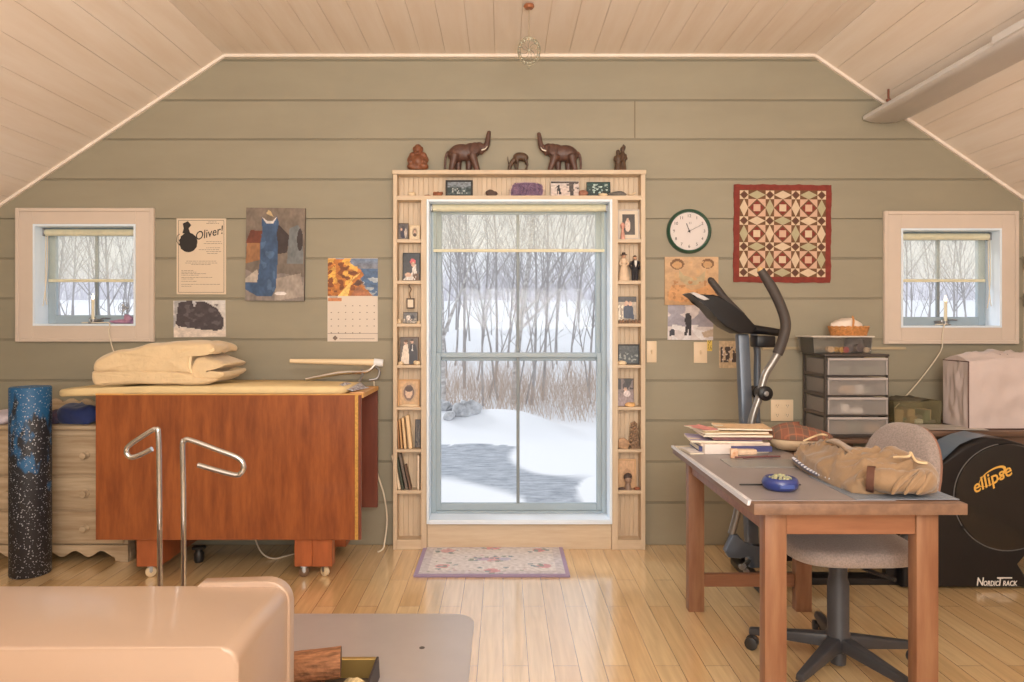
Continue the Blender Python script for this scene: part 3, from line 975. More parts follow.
def elephant(px, flip, label, k=1.0):
    t = thing('elephant_figurine', label, 'figurine', (X(px, -0.05), -0.05, ztop + 0.0005), (0, 0, 0), 'carved elephants on the display case')
    f = -1 if flip else 1

    def q(x, y, z): return (x * f * k, y, z * k)
    mb = MB()
    mb.ell(q(-0.022, 0, 0.098), (0.068 * k, 0.036, 0.044 * k), (0, 0.12 * f, 0))
    mb.ell(q(-0.058, 0, 0.088), (0.042 * k, 0.034, 0.042 * k))
    mb.ell(q(0.02, 0, 0.104), (0.042 * k, 0.034, 0.044 * k))
    mb.tube([q(0.03, 0, 0.11), q(0.055, 0, 0.12), q(0.07, 0, 0.118)], [0.034, 0.034, 0.026], 12)          # neck and head
    mb.ell(q(0.062, 0, 0.122), (0.03 * k, 0.028, 0.03 * k))
    mb.ell(q(0.073, 0, 0.100), (0.014 * k, 0.014, 0.014 * k))                                                # lower jaw
    mb.tube(smoothline([q(0.078, 0, 0.116), q(0.094, 0, 0.124), q(0.105, 0, 0.146), q(0.109, 0, 0.172), q(0.113, 0, 0.196), q(0.117, 0, 0.204)]), [0.02 * k - i * 0.00042 for i in range(31)], 10)
    mb.ell(q(0.114, 0, 0.203), (0.011 * k, 0.011, 0.009 * k))
    for (x, y, xx) in ((0.028, -0.024, 0.052), (0.012, 0.022, 0.008), (-0.062, -0.022, -0.078), (-0.048, 0.022, -0.046)):
        mb.tube([q(x, y, 0.085), q((x + xx) / 2, y, 0.045), q(xx, y, 0.012), q(xx, y, 0.0)], [0.026 * k, 0.019 * k, 0.0155 * k, 0.018 * k], 10)
    mb.tube(smoothline([q(-0.096, 0, 0.105), q(-0.108, 0, 0.085), q(-0.113, 0, 0.045), q(-0.112, 0, 0.012)]), [0.008] * 18 + [0.01], 6)
    mb.build('body', m_teak, t, 60, remesh=0.0042)
    for s in (-1, 1):
        e = MB()
        e.ell(q(0.040, 0.037 * s, 0.112), (0.027 * k, 0.007, 0.034 * k), (0.25 * s, 0.2 * f, 0))
        e.build('ear', m_teak, t, 60)
        u = MB(); u.tube(smoothline([q(0.076, 0.016 * s, 0.108), q(0.094, 0.02 * s, 0.112), q(0.106, 0.02 * s, 0.127)]), [0.0055 - i * 0.00036 for i in range(13)], 8)
        u.build('tusk', m_ivory, t)


elephant(467, False, 'carved elephant with raised trunk facing right, on the left of the case top', 1.17)
elephant(560, True, 'carved elephant with raised trunk facing left, on the right of the case top', 1.12)
# seated laughing figure
mb = MB(); cx, z0 = X(418, -0.05), ztop
mb.ell((cx, -0.05, z0 + 0.045), (0.054, 0.036, 0.052), p=0.85)
mb.ell((cx, -0.07, z0 + 0.05), (0.034, 0.026, 0.034))
for s in (-1, 1):
    mb.ell((cx + 0.036 * s, -0.064, z0 + 0.02), (0.03, 0.03, 0.022))
    mb.tube(smoothline([(cx + 0.034 * s, -0.05, z0 + 0.096), (cx + 0.052 * s, -0.056, z0 + 0.062), (cx + 0.04 * s, -0.08, z0 + 0.04)]), 0.014, 8)
    mb.ell((cx + 0.03 * s, -0.05, z0 + 0.09), (0.024, 0.024, 0.02))
    mb.ell((cx + 0.026 * s, -0.05, z0 + 0.128), (0.006, 0.01, 0.016))
mb.ell((cx, -0.054, z0 + 0.128), (0.025, 0.025, 0.03))
mb.ell((cx, -0.077, z0 + 0.124), (0.006, 0.006, 0.006)); mb.ell((cx, -0.07, z0 + 0.113), (0.014, 0.01, 0.006))
mb.box(cx - 0.05, cx + 0.05, -0.084, -0.02, z0, z0 + 0.016, 0.006)
o = mb.build('seated_figurine', m_red, None, 60, remesh=0.004)
o.location.z = ztop + 0.0005
tag(o, 'reddish carved seated round-bellied figure, leftmost on the display case', 'figurine')
# grazing deer
mb = MB(); cx = X(519, -0.05); z0 = ztop
mb.tube(smoothline([(cx - 0.026, -0.05, z0 + 0.073), (cx + 0.0, -0.05, z0 + 0.088), (cx + 0.03, -0.05, z0 + 0.083), (cx + 0.045, -0.05, z0 + 0.066)]), [0.018, 0.021, 0.024, 0.026, 0.027, 0.027, 0.026, 0.026, 0.026, 0.026, 0.026, 0.026, 0.026, 0.025, 0.024, 0.022, 0.02, 0.016, 0.012], 10)
mb.tube(smoothline([(cx - 0.02, -0.05, z0 + 0.076), (cx - 0.044, -0.05, z0 + 0.052), (cx - 0.055, -0.052, z0 + 0.026), (cx - 0.06, -0.054, z0 + 0.008)]), [0.016 - i * 0.0004 for i in range(19)], 8)
mb.ell((cx - 0.057, -0.053, z0 + 0.018), (0.011, 0.011, 0.018), (0, -0.2, 0))
for (x, y, x1, x2) in ((-0.012, -0.062, -0.006, -0.012), (-0.018, -0.04, -0.024, -0.018), (0.04, -0.062, 0.052, 0.036), (0.036, -0.04, 0.05, 0.04)):
    mb.tube([(cx + x, y, z0 + 0.07), (cx + x1, y, z0 + 0.036), (cx + x2, y, z0 + 0.001)], [0.011, 0.006, 0.006], 7)
for s in (-1, 1):
    mb.tube(smoothline([(cx - 0.052, -0.05 + 0.006 * s, z0 + 0.03), (cx - 0.064, -0.05 + 0.014 * s, z0 + 0.05), (cx - 0.068, -0.05 + 0.016 * s, z0 + 0.086)]), 0.0034, 6)
mb.box(cx - 0.075, cx + 0.055, -0.075, -0.028, z0, z0 + 0.006, 0.002)
o = mb.build('grazing_deer_figurine', m_umber, None, 60, remesh=0.0032)
o.location.z = ztop + 0.0005
tag(o, 'small carved deer grazing head-down between the two elephants', 'figurine')
# two standing figures carved from one block
mb = MB(); cx = X(620, -0.05)
for dx, h, dy in ((-0.014, 0.125, -0.012), (0.016, 0.15, 0.006)):
    mb.tube([(cx + dx, -0.05 + dy, z0), (cx + dx, -0.05 + dy, z0 + h * 0.35), (cx + dx, -0.05 + dy, z0 + h * 0.62), (cx + dx, -0.05 + dy, z0 + h * 0.78)], [0.026, 0.019, 0.024, 0.012], 10)
    mb.ell((cx + dx, -0.05 + dy, z0 + h * 0.9), (0.0135, 0.0135, 0.017))
    for s in (-1, 1): mb.tube([(cx + dx + 0.018 * s, -0.05 + dy, z0 + h * 0.7), (cx + dx + 0.024 * s, -0.058 + dy, z0 + h * 0.5), (cx + dx + 0.008 * s, -0.07 + dy, z0 + h * 0.45)], 0.0075, 6)
mb.tube([(cx + 0.02, -0.048, z0 + 0.12), (cx + 0.03, -0.05, z0 + 0.15), (cx + 0.018, -0.05, z0 + 0.162)], 0.007, 6)
mb.box(cx - 0.036, cx + 0.036, -0.08, -0.018, z0, z0 + 0.012, 0.004)
o = mb.build('standing_figurine', m_umber, None, 60, remesh=0.0036)
o.location.z = ztop + 0.0005
tag(o, 'dark carving of two standing figures, rightmost on the display case', 'figurine')

# --- the long top cubby
zt2 = zs2
SKY, SNOW, INK = (120, 136, 150), (214, 214, 212), (40, 38, 40)
frame('black framed dark lakeside photograph on the long top shelf', X(445, CF), X(472.5, CF), zt2, fz(178.5), art((96, 106, 116), (70, 84, 84), [('p', [(0, .55), (.3, .75), (.6, .5), (1, .7), (1, 1), (0, 1)], (124, 132, 140)), ('n', 0, 1, .05, .6, (40, 54, 56), 5, .0), ('n', 0.1, .9, .1, .5, (176, 182, 180), 11, .25)], .3), fcol=(38, 36, 36), bw=0.012)
frame('pale unframed photo of bare trees and walkers on the top shelf', X(551, CF), X(580, CF), zt2, fz(179.5), art((200, 190, 186), (206, 186, 176), [('p', [(0, .86), (1, .9), (1, 1), (0, 1)], (70, 62, 60)), ('p', [(.2, .1), (.25, .75), (.3, .75), (.38, .1), (.3, .1), (.27, .4), (.25, .1)], (50, 46, 50)), ('p', [(.14, .5), (.24, .7), (.3, .72), (.36, .5), (.3, .62), (.24, .62)], (50, 46, 50)), ('p', [(.68, .0), (.66, .85), (.6, .95), (.95, .95), (.8, .8), (.8, .05), (.9, 0)], (66, 58, 58)), ('n', .55, 1, .3, 1, (90, 80, 76), 7, .1)], .15), fcol=(206, 196, 188), bw=0.003, name='photo_print', cat='photo', nx=32)
frame('dark green snow-speckled forest photo at the right of the top shelf', X(587.5, CF), X(611.5, CF), zt2, fz(180.5), art((34, 66, 64), (44, 60, 60), [('n', .1, .9, .25, .9, (170, 190, 184), 8, .12), ('n', 0, 1, 0, .4, (30, 44, 44), 6, .0)], .4), fcol=(36, 50, 48), bw=0.003, name='photo_print', cat='photo', nx=30)


def rock(name, label, cat, px, base_z, wpx, hpx, mat, y=-0.055, seed=1, dep=0.03, cut=True):
    rx, rz = wpx * (D + y) / F / 2, hpx * (D + y) / F
    mb = MB()
    mb.ell((0, 0, rz * 0.42), (rx, dep / 2, rz * 0.62), nu=18, nv=12, f=lambda q: noise.noise_vector(q * (1.4 / max(rx, .012)) + Vector((seed, seed * 2, 0))) * min(rx, rz) * 0.28)
    for v in mb.bm.verts: v.co.z = max(v.co.z, 0.0)
    o = mb.build(name, mat, None, 50)
    o.location = (X(px, y), y, base_z + 0.0004)
    return tag(o, label, cat)


m_amy = M('amethyst_crystal', (120, 96, 124), 0.4, var=0.3, scale=30, bump=1.0, bscale=130, col2=(142, 116, 142))
gx0, gx1 = X(509, -0.05), X(545, -0.05); gh = fz(180.5) - zt2
g = thing('amethyst_geode', 'purple amethyst geode slab with pale rind, middle of the top shelf', 'mineral', ((gx0 + gx1) / 2, -0.05, zt2 + 0.0004))
gw = (gx1 - gx0) / 2
out = [(-gw, 0.004), (-gw * .98, gh * .45), (-gw * .86, gh * .8), (-gw * .6, gh * .95), (-gw * .1, gh), (gw * .5, gh * .97), (gw * .86, gh * .78), (gw, gh * .4), (gw * .93, 0.0), (-gw * .9, 0.0)]
MB().prism(out, -0.012, 0.026, 0.004).build('rind', M('geode_rind', (196, 172, 160), 0.7, var=0.25, scale=40, bump=.5, bscale=60), g, 30)
MB().prism([(a * .9, b * .9 + .003) for a, b in out], -.0135, -.011, .0008, 1).build('purple_core', m_amy, g, 0)
mb = MB(); rr = random.Random(4)
for k in range(220):
    u, v = rr.uniform(-.84, .84), rr.uniform(0.05, .86)
    if (abs(u) ** 3 + v ** 4) > .78: continue
    c = Vector((u * gw, -0.012, v * gh)); s = rr.uniform(.003, .006)
    mb.lathe([(s, 0), (s * .9, s * .8), (0, s * 1.8)], 6, c, Matrix.Rotation(PI / 2 + rr.uniform(-.5, .5), 4, 'X') @ Matrix.Rotation(rr.uniform(-.5, .5), 4, 'Y'))
mb.build('crystals', m_amy, g, 0)
m_dstone = M('dark_stone', (92, 74, 66), 0.7, var=0.3, scale=40, bump=.5)
m_rstone = M('rust_stone', (148, 92, 66), 0.7, var=0.3, scale=40, bump=.5)
m_pstone = M('pink_stone', (160, 112, 92), 0.7, var=0.2, scale=30, bump=.3)
m_gstone = M('grey_stone', (110, 104, 98), 0.75, var=0.3, scale=40, bump=.5)
m_bone = M('shell_cream', (228, 204, 170), 0.6, var=0.1, scale=30)
rock('stone', 'dark pointed stone left of the amethyst geode', 'stone', 491.5, zt2, 12, 6.2, m_dstone, seed=2)
rock('stone', 'rust-brown stone left of the framed lakeside photo', 'stone', 438, zt2, 10, 5, m_rstone, seed=3)
rock('stone', 'flat reddish pebble, smallest stone on the top shelf', 'stone', 427.5, zt2, 7, 1.8, m_rstone, seed=4)
rock('seashell', 'pale cream shell at the left end of the top shelf', 'shell', 412, zt2, 8, 4.5, m_bone, seed=5)
rock('stone', 'rounded pink-brown stone in front of the dark green photo', 'stone', 583.5, zt2, 9, 5.5, m_pstone, seed=6, y=-0.068)
rock('stone', 'long flat grey stone at the right of the top shelf', 'stone', 617, zt2, 19, 4.4, m_gstone, seed=7, y=-0.07)
rock('seashell', 'small cream shell in front of the dark green photo', 'shell', 603, zt2, 9, 3, m_bone, seed=8, y=-0.07)
mb = MB()
for (a, b) in (((629, 1), (636, 4.2)), ((628, 3.2), (634.5, 1))):
    p = Vector((X(a[0], -.06), -.06, zt2 + 0.003 + a[1] * .0052)); q = Vector((X(b[0], -.06), -.055, zt2 + 0.003 + b[1] * .0052))
    mb.tube([p, p.lerp(q, .5), q], [0.004, 0.0028, 0.004], 7)
tag(mb.build('antler_piece', m_bone), 'pale forked piece of antler at the right end of the top shelf', 'antler')


def lx_(px): return X(px, -0.05)


SK, LS, DK, WH = (206, 168, 146), (230, 216, 204), (46, 44, 54), (226, 222, 220)
# --- left cubbies, top to bottom
frame('small dark photo of a couple, left of the pair in the top left cubby', lx_(398), lx_(408.5), SH[0], fz(222), art((90, 86, 90), (120, 110, 104), [('e', .45, .7, .2, .16, (60, 56, 70)), ('e', .5, .35, .32, .3, (52, 52, 72)), ('e', .3, .62, .1, .1, SK), ('e', .75, .4, .14, .3, (190, 176, 166))], .25), fcol=(120, 100, 80), bw=0.003)
frame('cream matted oval portrait, right of the pair in the top left cubby', lx_(409.5), lx_(420), SH[0], fz(224), art((222, 202, 172), (222, 202, 172), [('e', .5, .52, .3, .34, (176, 156, 134)), ('e', .5, .6, .14, .16, (90, 74, 66)), ('e', .5, .55, .1, .12, SK), ('e', .5, .3, .2, .12, (80, 66, 60))], .08), fcol=(220, 196, 160), bw=0.004)
frame('dark photo of a girl in a white dress in the second left cubby', lx_(402.5), lx_(420), SH[1], fz(252), art((58, 66, 76), (70, 70, 74), [('p', [(.1, .1), (.5, .2), (.6, .55), (.8, .6), (.85, .1), (.9, 0), (0, 0)], (214, 206, 200)), ('e', .58, .68, .16, .13, (206, 96, 104)), ('e', .6, .6, .1, .1, SK), ('e', .3, .2, .2, .08, SK), ('n', .6, 1, 0, .3, (110, 80, 60), 8, .0)], .2), fcol=(50, 50, 52), bw=0.004)
# hanging tag ornament standing on wire, third left cubby
t = wthing('hanging_ornament', 'small dark lantern-shaped ornament hanging in the third left cubby', 'ornament', (lx_(410.5), -0.05, fz(308)))
mb = MB(); a, b = lx_(406.5), lx_(414.5); p, q = fz(308.5), fz(298)
mb.box(a, a + .007, -.055, -.045, p, q, .001, 1).box(b - .007, b, -.055, -.045, p, q, .001, 1).box(a + .007, b - .007, -.055, -.045, p, p + .008, .001, 1).box(a + .007, b - .007, -.055, -.045, q - .008, q, .001, 1)
mb.build('frame', M('dark_bronze', (82, 64, 48), .45), t, 0)
MB().box(a + .007, b - .007, -.052, -.047, p + .008, q - .008).build('backing', M('cream_mat', (225, 210, 190), .7), t, 0)
mb = MB(); mb.tube(smoothline([(lx_(410.5), -.05, q), (lx_(409.6), -.05, fz(293)), (lx_(411.2), -.05, fz(289)), (lx_(409), -.05, fz(285.5)), (lx_(410), -.05, fz(284.1))]), .003, 6)
mb.build('hook', M('dark_bronze', (82, 64, 48), .45), t)
frame('little grey group photo standing below the hanging ornament', lx_(403), lx_(417.5), SH[2], fz(312), art((96, 96, 100), (120, 112, 104), [('e', .35, .5, .16, .25, (210, 200, 194)), ('e', .65, .5, .16, .28, (54, 54, 66)), ('n', 0, 1, 0, .4, (190, 176, 160), 9, .1)], .25), fcol=(96, 88, 80), bw=0.003, y=-0.045)
rock('seashell', 'cream shell at the left in the third left cubby', 'shell', 399.5, SH[2], 4, 5, m_bone, seed=9, y=-.055)
rock('seashell', 'cream shell at the right front in the third left cubby', 'shell', 418.5, SH[2], 4, 2.6, m_bone, seed=10, y=-.07)
frame('wedding photo of a bride in white beside a man, fourth left cubby', lx_(399.5), lx_(418.5), SH[3], fz(337), art((96, 84, 76), (104, 92, 84), [('p', [(.05, 0), (.1, .4), (.2, .72), (.42, .74), (.5, .3), (.5, 0)], (224, 208, 192)), ('p', [(.5, 0), (.5, .5), (.56, .74), (.84, .74), (.96, .45), (.96, 0)], DK), ('e', .3, .8, .09, .08, SK), ('e', .66, .84, .08, .08, SK), ('e', .32, .86, .1, .06, (90, 64, 46)), ('e', .66, .9, .08, .04, (60, 44, 36)), ('p', [(.64, .5), (.68, .74), (.72, .5)], WH)], .12), fcol=(126, 96, 70), bw=0.003, nx=30)
rock('seashell', 'cream spiral shell at the left front of the fourth left cubby', 'shell', 401, SH[3], 6, 3.2, m_bone, seed=11, y=-.072)
rock('seashell', 'cream scallop shell at the right front of the fourth left cubby', 'shell', 417, SH[3], 7, 3.8, m_bone, seed=12, y=-.072)
frame('wooden framed round portrait of a child, fifth left cubby', lx_(398), lx_(419.5), SH[4], fz(380), art((206, 168, 124), (206, 168, 124), [('e', .5, .52, .4, .42, (188, 154, 120)), ('e', .5, .5, .3, .34, (120, 96, 84)), ('e', .5, .5, .2, .24, (214, 182, 156)), ('e', .5, .66, .22, .12, (84, 62, 52))], .1), fcol=(196, 152, 104), bw=0.011, nx=30)
rock('driftwood', 'flat piece of pale driftwood in front of the round portrait', 'driftwood', 409, SH[4], 20, 2.4, m_bone, seed=13, y=-.074, dep=.016)


def booklet(name, label, px, py0, zb, wth, col, lean, y=-0.05, dep=0.06, group=None, page=(232, 222, 200)):
    """upright booklet seen from its spine, leaning sideways"""
    h = (fz(py0) - zb) / math.cos(lean)
    t = thing(name, label, 'book', (X(px, y), y, zb + 0.0005 + abs(math.sin(lean)) * wth * 0.5), (0, lean, 0), group)
    MB().box(-wth / 2, wth / 2, -dep / 2, dep / 2 - .004, 0, h, wth * .2, 1).build('cover', M('cover_%d_%d_%d' % col, col, .55, var=.06, scale=20), t, 0)
    MB().box(-wth * .36, wth * .36, dep / 2 - .004, dep / 2 - .001, .003, h - .003).build('pages', M('page_%d_%d_%d' % page, page, .8), t, 0)
    return t


G1 = 'booklets in the sixth left cubby'
booklet('booklet', 'narrow brown booklet leaning at the left of the sixth left cubby', 399.6, 421, SH[5], .008, (168, 122, 84), -.05, group=G1)
booklet('booklet', 'tan booklet, second from the left in the sixth left cubby', 402.4, 420, SH[5], .010, (206, 164, 116), -.08, group=G1)
booklet('booklet', 'cream booklet, third from the left in the sixth left cubby', 406, 418, SH[5], .014, (236, 204, 158), -.09, group=G1)
booklet('booklet', 'wide pale booklet, tallest in the sixth left cubby', 411, 416, SH[5], .022, (238, 208, 166), -.1, group=G1)
frame('dark snapshot half hidden at the right of the sixth left cubby', lx_(414.5), lx_(420), SH[5], fz(421), art((90, 84, 80), (130, 120, 110), [('n', 0, 1, 0, 1, (60, 56, 60), 6, 0)], .3), fcol=(110, 96, 84), bw=0.002, y=-.03, name='photo_print', cat='photo')
G2 = 'books in the seventh left cubby'
booklet('book', 'white spined book leaning at the left of the seventh left cubby', 400.2, 456, SH[6], .017, (226, 206, 180), -.2, group=G2)
booklet('book', 'dark green book leaning second in the seventh left cubby', 404, 459, SH[6], .010, (78, 84, 72), -.2, group=G2)
booklet('book', 'grey book leaning third in the seventh left cubby', 407.4, 455, SH[6], .016, (120, 108, 100), -.2, group=G2)
booklet('book', 'brown book leaning fourth in the seventh left cubby', 411, 466, SH[6], .012, (112, 88, 74), -.22, group=G2)
booklet('book', 'pale upright book at the right of the seventh left cubby', 418.8, 456, SH[6], .013, (228, 208, 184), 0, group=G2)

# --- right cubbies
frame('silver framed photo of a woman, top right cubby', lx_(617.6), lx_(640), SH[0], fz(208), art((70, 62, 62), (76, 70, 68), [('e', .42, .45, .22, .3, (214, 190, 176)), ('e', .42, .72, .1, .1, SK)], .15), fcol=(196, 184, 174), bw=0.01, matte=.02, nx=24, lean=.08)
mb = MB(); cx = lx_(622)
mb.lathe([(.014, 0), (.012, .03), (.006, .06), (.012, .07), (.015, .085), (.006, .1), (0, .102)], 12, (cx, -.075, SH[0]))
tag(mb.build('doll_ornament', M('rose_porcelain', (206, 152, 138), .4, var=.15, scale=40)), 'small pink doll ornament before the silver framed photo', 'ornament')


def cutout_pair():
    # two little dressed dolls side by side
    z = SH[1] + 0.0005; y = -.05
    cx = lx_(623.8)
    t = wthing('bride_doll', 'little doll in a long cream gown and dark hat, second right cubby', 'doll', (cx, y, z))
    h = fz(252.5) - z
    MB().lathe([(.036, 0), (.034, .02), (.022, h * .5), (.014, h * .62), (.02, h * .72), (.018, h * .8), (.006, h * .84), (0, h * .84)], 16, (cx, y, z)).build('gown', M('cream_gown', (222, 196, 168), .7, var=.1, scale=30), t)
    MB().ell((cx, y, z + h * .89), (.011, .011, .014)).build('head', M('doll_skin', (206, 160, 132), .6), t)
    MB().lathe([(.022, 0), (.021, .003), (.011, .004), (.01, .016), (0, .018)], 14, (cx, y, z + h * .93)).build('hat', M('dark_brown_felt', (70, 52, 46), .7), t)
    a = MB()
    for s in (-1, 1): a.tube([(cx + .016 * s, y, z + h * .76), (cx + .026 * s, y - .008, z + h * .6), (cx + .01 * s, y - .02, z + h * .54)], .006, 7)
    a.build('sleeve', M('cream_gown', (222, 196, 168), .7), t)
    cx = lx_(635)
    t = wthing('groom_doll', 'little doll in a black suit beside the cream gowned doll', 'doll', (cx, y, z))
    h = fz(254.5) - z
    b = MB(); b.tube([(cx, y, z + h * .42), (cx, y, z + h * .6), (cx, y, z + h * .76), (cx, y, z + h * .82)], [.02, .018, .024, .008], 12)
    for s in (-1, 1):
        b.tube([(cx + .01 * s, y, z), (cx + .009 * s, y, z + h * .46)], [.0095, .013], 8)
        b.tube([(cx + .022 * s, y, z + h * .74), (cx + .032 * s, y - .006, z + h * .58), (cx + .02 * s, y - .016, z + h * .46)], .008, 7)
    b.build('suit', M('black_suit', (44, 42, 48), .7, var=.1, scale=30), t)
    MB().ell((cx, y, z + h * .89), (.0105, .0105, .014)).build('head', M('doll_skin', (206, 160, 132), .6), t)
    MB().ell((cx, y + .002, z + h * .93), (.0112, .0112, .010)).build('hair', M('dark_brown_felt', (70, 52, 46), .7), t)
    MB().prism([(cx - .006, z + h * .62), (cx, z + h * .52), (cx + .006, z + h * .62), (cx + .008, z + h * .78), (cx - .008, z + h * .78)], y - .0255, y - .019).build('shirt_front', M('white_cloth', (228, 224, 218), .7), t, 0)


cutout_pair()
frame('photo of two people in dark coats, third right cubby', lx_(618), lx_(637), SH[2], fz(296), art((196, 178, 160), (150, 140, 130), [('p', [(0, .8), (1, .8), (1, 1), (0, 1)], (70, 70, 74)), ('p', [(.22, .2), (.3, .6), (.5, .72), (.8, .64), (.86, .15)], (50, 62, 86)), ('e', .45, .74, .1, .1, SK), ('e', .66, .74, .09, .09, SK), ('n', .0, .3, .1, .7, (226, 214, 196), 9, .0)], .18), fcol=(188, 166, 140), bw=0.002, name='photo_print', cat='photo', nx=28)
mb = MB(); a = lx_(618); b = lx_(640)
for i in range(7):
    xx = a + (b - a) * (i + .5) / 7
    mb.ell((xx, -.07, SH[2] + .012), (.0085, .008, .0122 + .003 * (i % 2)), nu=10, nv=8)
mb.box(a, b, -.076, -.064, SH[2], SH[2] + .006, .002)
tag(mb.build('pebble_garland', M('brown_beads', (136, 106, 84), .5, var=.3, scale=40)), 'row of brown beads at the front of the third right cubby', 'beads')
frame('black framed dark seascape, fourth right cubby', lx_(617.5), lx_(639.6), SH[3], fz(344.5), art((80, 84, 86), (56, 60, 64), [('p', [(0, .35), (.4, .55), (.7, .42), (1, .6), (1, .0), (0, 0)], (70, 76, 80)), ('n', 0, 1, .1, .6, (140, 144, 142), 8, .2)], .3), fcol=(42, 38, 38), bw=0.009, nx=28)
rock('seashell', 'cream clam shell in front of the dark seascape', 'shell', 622, SH[3], 9, 4, m_bone, seed=14, y=-.074)
frame('faded photo of people by dark trees, fifth right cubby', lx_(617.3), lx_(634), SH[4], fz(379), art((110, 96, 92), (166, 146, 150), [('n', 0, 1, .6, 1, (60, 54, 54), 5, -.2), ('p', [(.36, .5), (.46, .8), (.6, .76), (.6, .45), (.5, .4)], (60, 54, 60)), ('e', .5, .6, .1, .08, SK), ('e', .6, .45, .22, .12, (210, 196, 196))], .2), fcol=(136, 112, 98), bw=0.002, name='photo_print', cat='photo', nx=26)
rock('seashell', 'tan conch shell in front of the faded photo', 'shell', 630, SH[4], 10, 4.2, M('tan_shell', (222, 176, 120), .5, var=.15, scale=40), seed=15, y=-.07)
# pine-cone tree and basket-like shell, sixth right cubby
mb = MB(); cx = lx_(634); rr = random.Random(8)
for k in range(46):
    f_ = k / 45; a = k * 2.4
    r_ = .026 * (1 - f_ * .55); mb.ell((cx + r_ * math.cos(a), -.05 + r_ * math.sin(a) * .8, SH[5] + .012 + f_ * .142), (.011, .009, .009), (rr.uniform(-.5, .5), rr.uniform(-.5, .5), a), nu=7, nv=5)
mb.cyl((cx, -.05, SH[5]), (cx, -.05, SH[5] + .15), .02, .008, 10)
tag(mb.build('shell_tower', M('barnacle_brown', (148, 122, 100), .7, var=.35, scale=50), None, 30), 'tall knobbly cluster of brown shells, sixth right cubby', 'ornament')
rock('stone', 'rounded pale brown stone beside the shell cluster', 'stone', 623.5, SH[5], 12, 10, M('speckled_stone', (180, 146, 116), .7, var=.25, scale=60), seed=16)
frame('wooden framed sepia picture, seventh right cubby', lx_(618.6), lx_(637), SH[6], fz(461), art((214, 176, 140), (206, 168, 130), [('e', .5, .4, .3, .3, (196, 156, 124))], .08), fcol=(206, 168, 128), bw=0.012, y=-.035, nx=20)
mb = MB(); cx = lx_(627.5); z = SH[6]
mb.ell((cx, -.066, z + .062), (.022, .02, .03)); mb.tube([(cx, -.066, z), (cx, -.066, z + .012), (cx, -.066, z + .04)], [.022, .02, .013], 12)
mb.ell((cx, -.086, z + .058), (.004, .006, .008))
b_ = wthing('portrait_bust', 'small carved head with dark hair, seventh right cubby', 'figurine', (cx, -.066, z + .0004))
for v in mb.bm.verts: v.co.z += .0004
mb.build('head', M('carved_grey', (150, 124, 108), .5, var=.12, scale=40), b_, 60)
MB().ell((cx, -.062, z + .076), (.026, .0225, .024)).build('hair', M('dark_carved_hair', (74, 60, 58), .6, var=.2, scale=60, bump=.5, bscale=120), b_, 60)
rock('driftwood', 'brown twig lying at the left of the seventh right cubby', 'driftwood', 621.5, SH[6], 8, 2.6, m_dstone, seed=17, y=-.074, dep=.014)
rock('seashell', 'small brown shell at the right of the seventh right cubby', 'shell', 637, SH[6], 6, 2.6, m_rstone, seed=18, y=-.07)
# ------------------------------------------------------------------ on the gable wall
# --- theatre poster
x0, x1, z0, z1 = X(177), X(226.5), Z(294.5), Z(218.5)
w_, h_ = x1 - x0, z1 - z0
po = thing('poster', 'cream theatre poster with dark round emblem, right of the left window', 'poster', ((x0 + x1) / 2, -0.001, z0))
cream = M('cream_poster_card', (218, 198, 174), .5)
MB().box(-w_ / 2, w_ / 2, -0.006, 0, 0, h_, .001, 1).build('backing_card', cream, po, 0)
ink = M('black_ink', (44, 38, 36), .6)
b_ = MB(); e = .012
for a, b, p, q in ((-w_ / 2 + e, w_ / 2 - e, e, e + .002), (-w_ / 2 + e, w_ / 2 - e, h_ - e - .002, h_ - e), (-w_ / 2 + e, -w_ / 2 + e + .002, e, h_ - e), (w_ / 2 - e - .002, w_ / 2 - e, e, h_ - e)):
    b_.box(a, b, -.0066, -.006, p, q)
b_.build('printed_border', ink, po, 0)
b_ = MB(); c = (-.3 * w_, .76 * h_)                     # plain round emblem with a knob above
n = 28
b_.prism([(c[0] + .012 + .056 * (1 + .06 * math.sin(3 * i)) * math.cos(2 * PI * i / n), c[1] - .036 + .06 * math.sin(2 * PI * i / n)) for i in range(n)], -.0068, -.006)
b_.prism([(c[0] - .022, c[1] + .08), (c[0] + .01, c[1] + .094), (c[0] + .03, c[1] + .07), (c[0] + .014, c[1] + .05), (c[0] + .024, c[1] + .02), (c[0] - .024, c[1] + .02), (c[0] - .016, c[1] + .05)], -.0068, -.006)
b_.tube([(c[0] - .04, -.0064, c[1] + .016), (c[0] - .056, -.0064, c[1] + .004), (c[0] - .058, -.0064, c[1] - .03), (c[0] - .045, -.0064, c[1] - .052)], .002, 5)
b_.build('printed_emblem', ink, po, 0)
text('Oliver!', .072, ink, po, (.145 * w_, -.0064, .80 * h_), (PI / 2, -R(14), 0), shear=.35, name='title_lettering', sx=.86, bold=.0004)
b_ = MB(); rr = random.Random(2)
for k, (v, u0, u1) in enumerate([(.93, .1, .36), (.95, .14, .33), (.69, .1, .4), (.665, .05, .42), (.61, .1, .38), (.585, -.05, .38), (.56, .1, .4), (.535, .12, .34), (.435, -.3, .3), (.41, -.32, .32), (.39, -.2, .2), (.31, -.4, -.14), (.29, -.4, -.1), (.27, -.4, .1), (.25, -.4, -.05), (.22, -.4, .22), (.2, -.4, -.16), (.17, -.4, -.08), (.13, -.4, .4), (.105, -.4, -.2)]):
    u = u0
    while u < u1 - .02:
        l = rr.uniform(.02, .07); b_.box(u * w_, min(u + l, u1) * w_, -.0063, -.006, v * h_, v * h_ + .0026); u += l + .012
b_.build('printed_small_lines', M('grey_ink', (120, 104, 94), .6), po, 0)['kind'] = 'stuff'
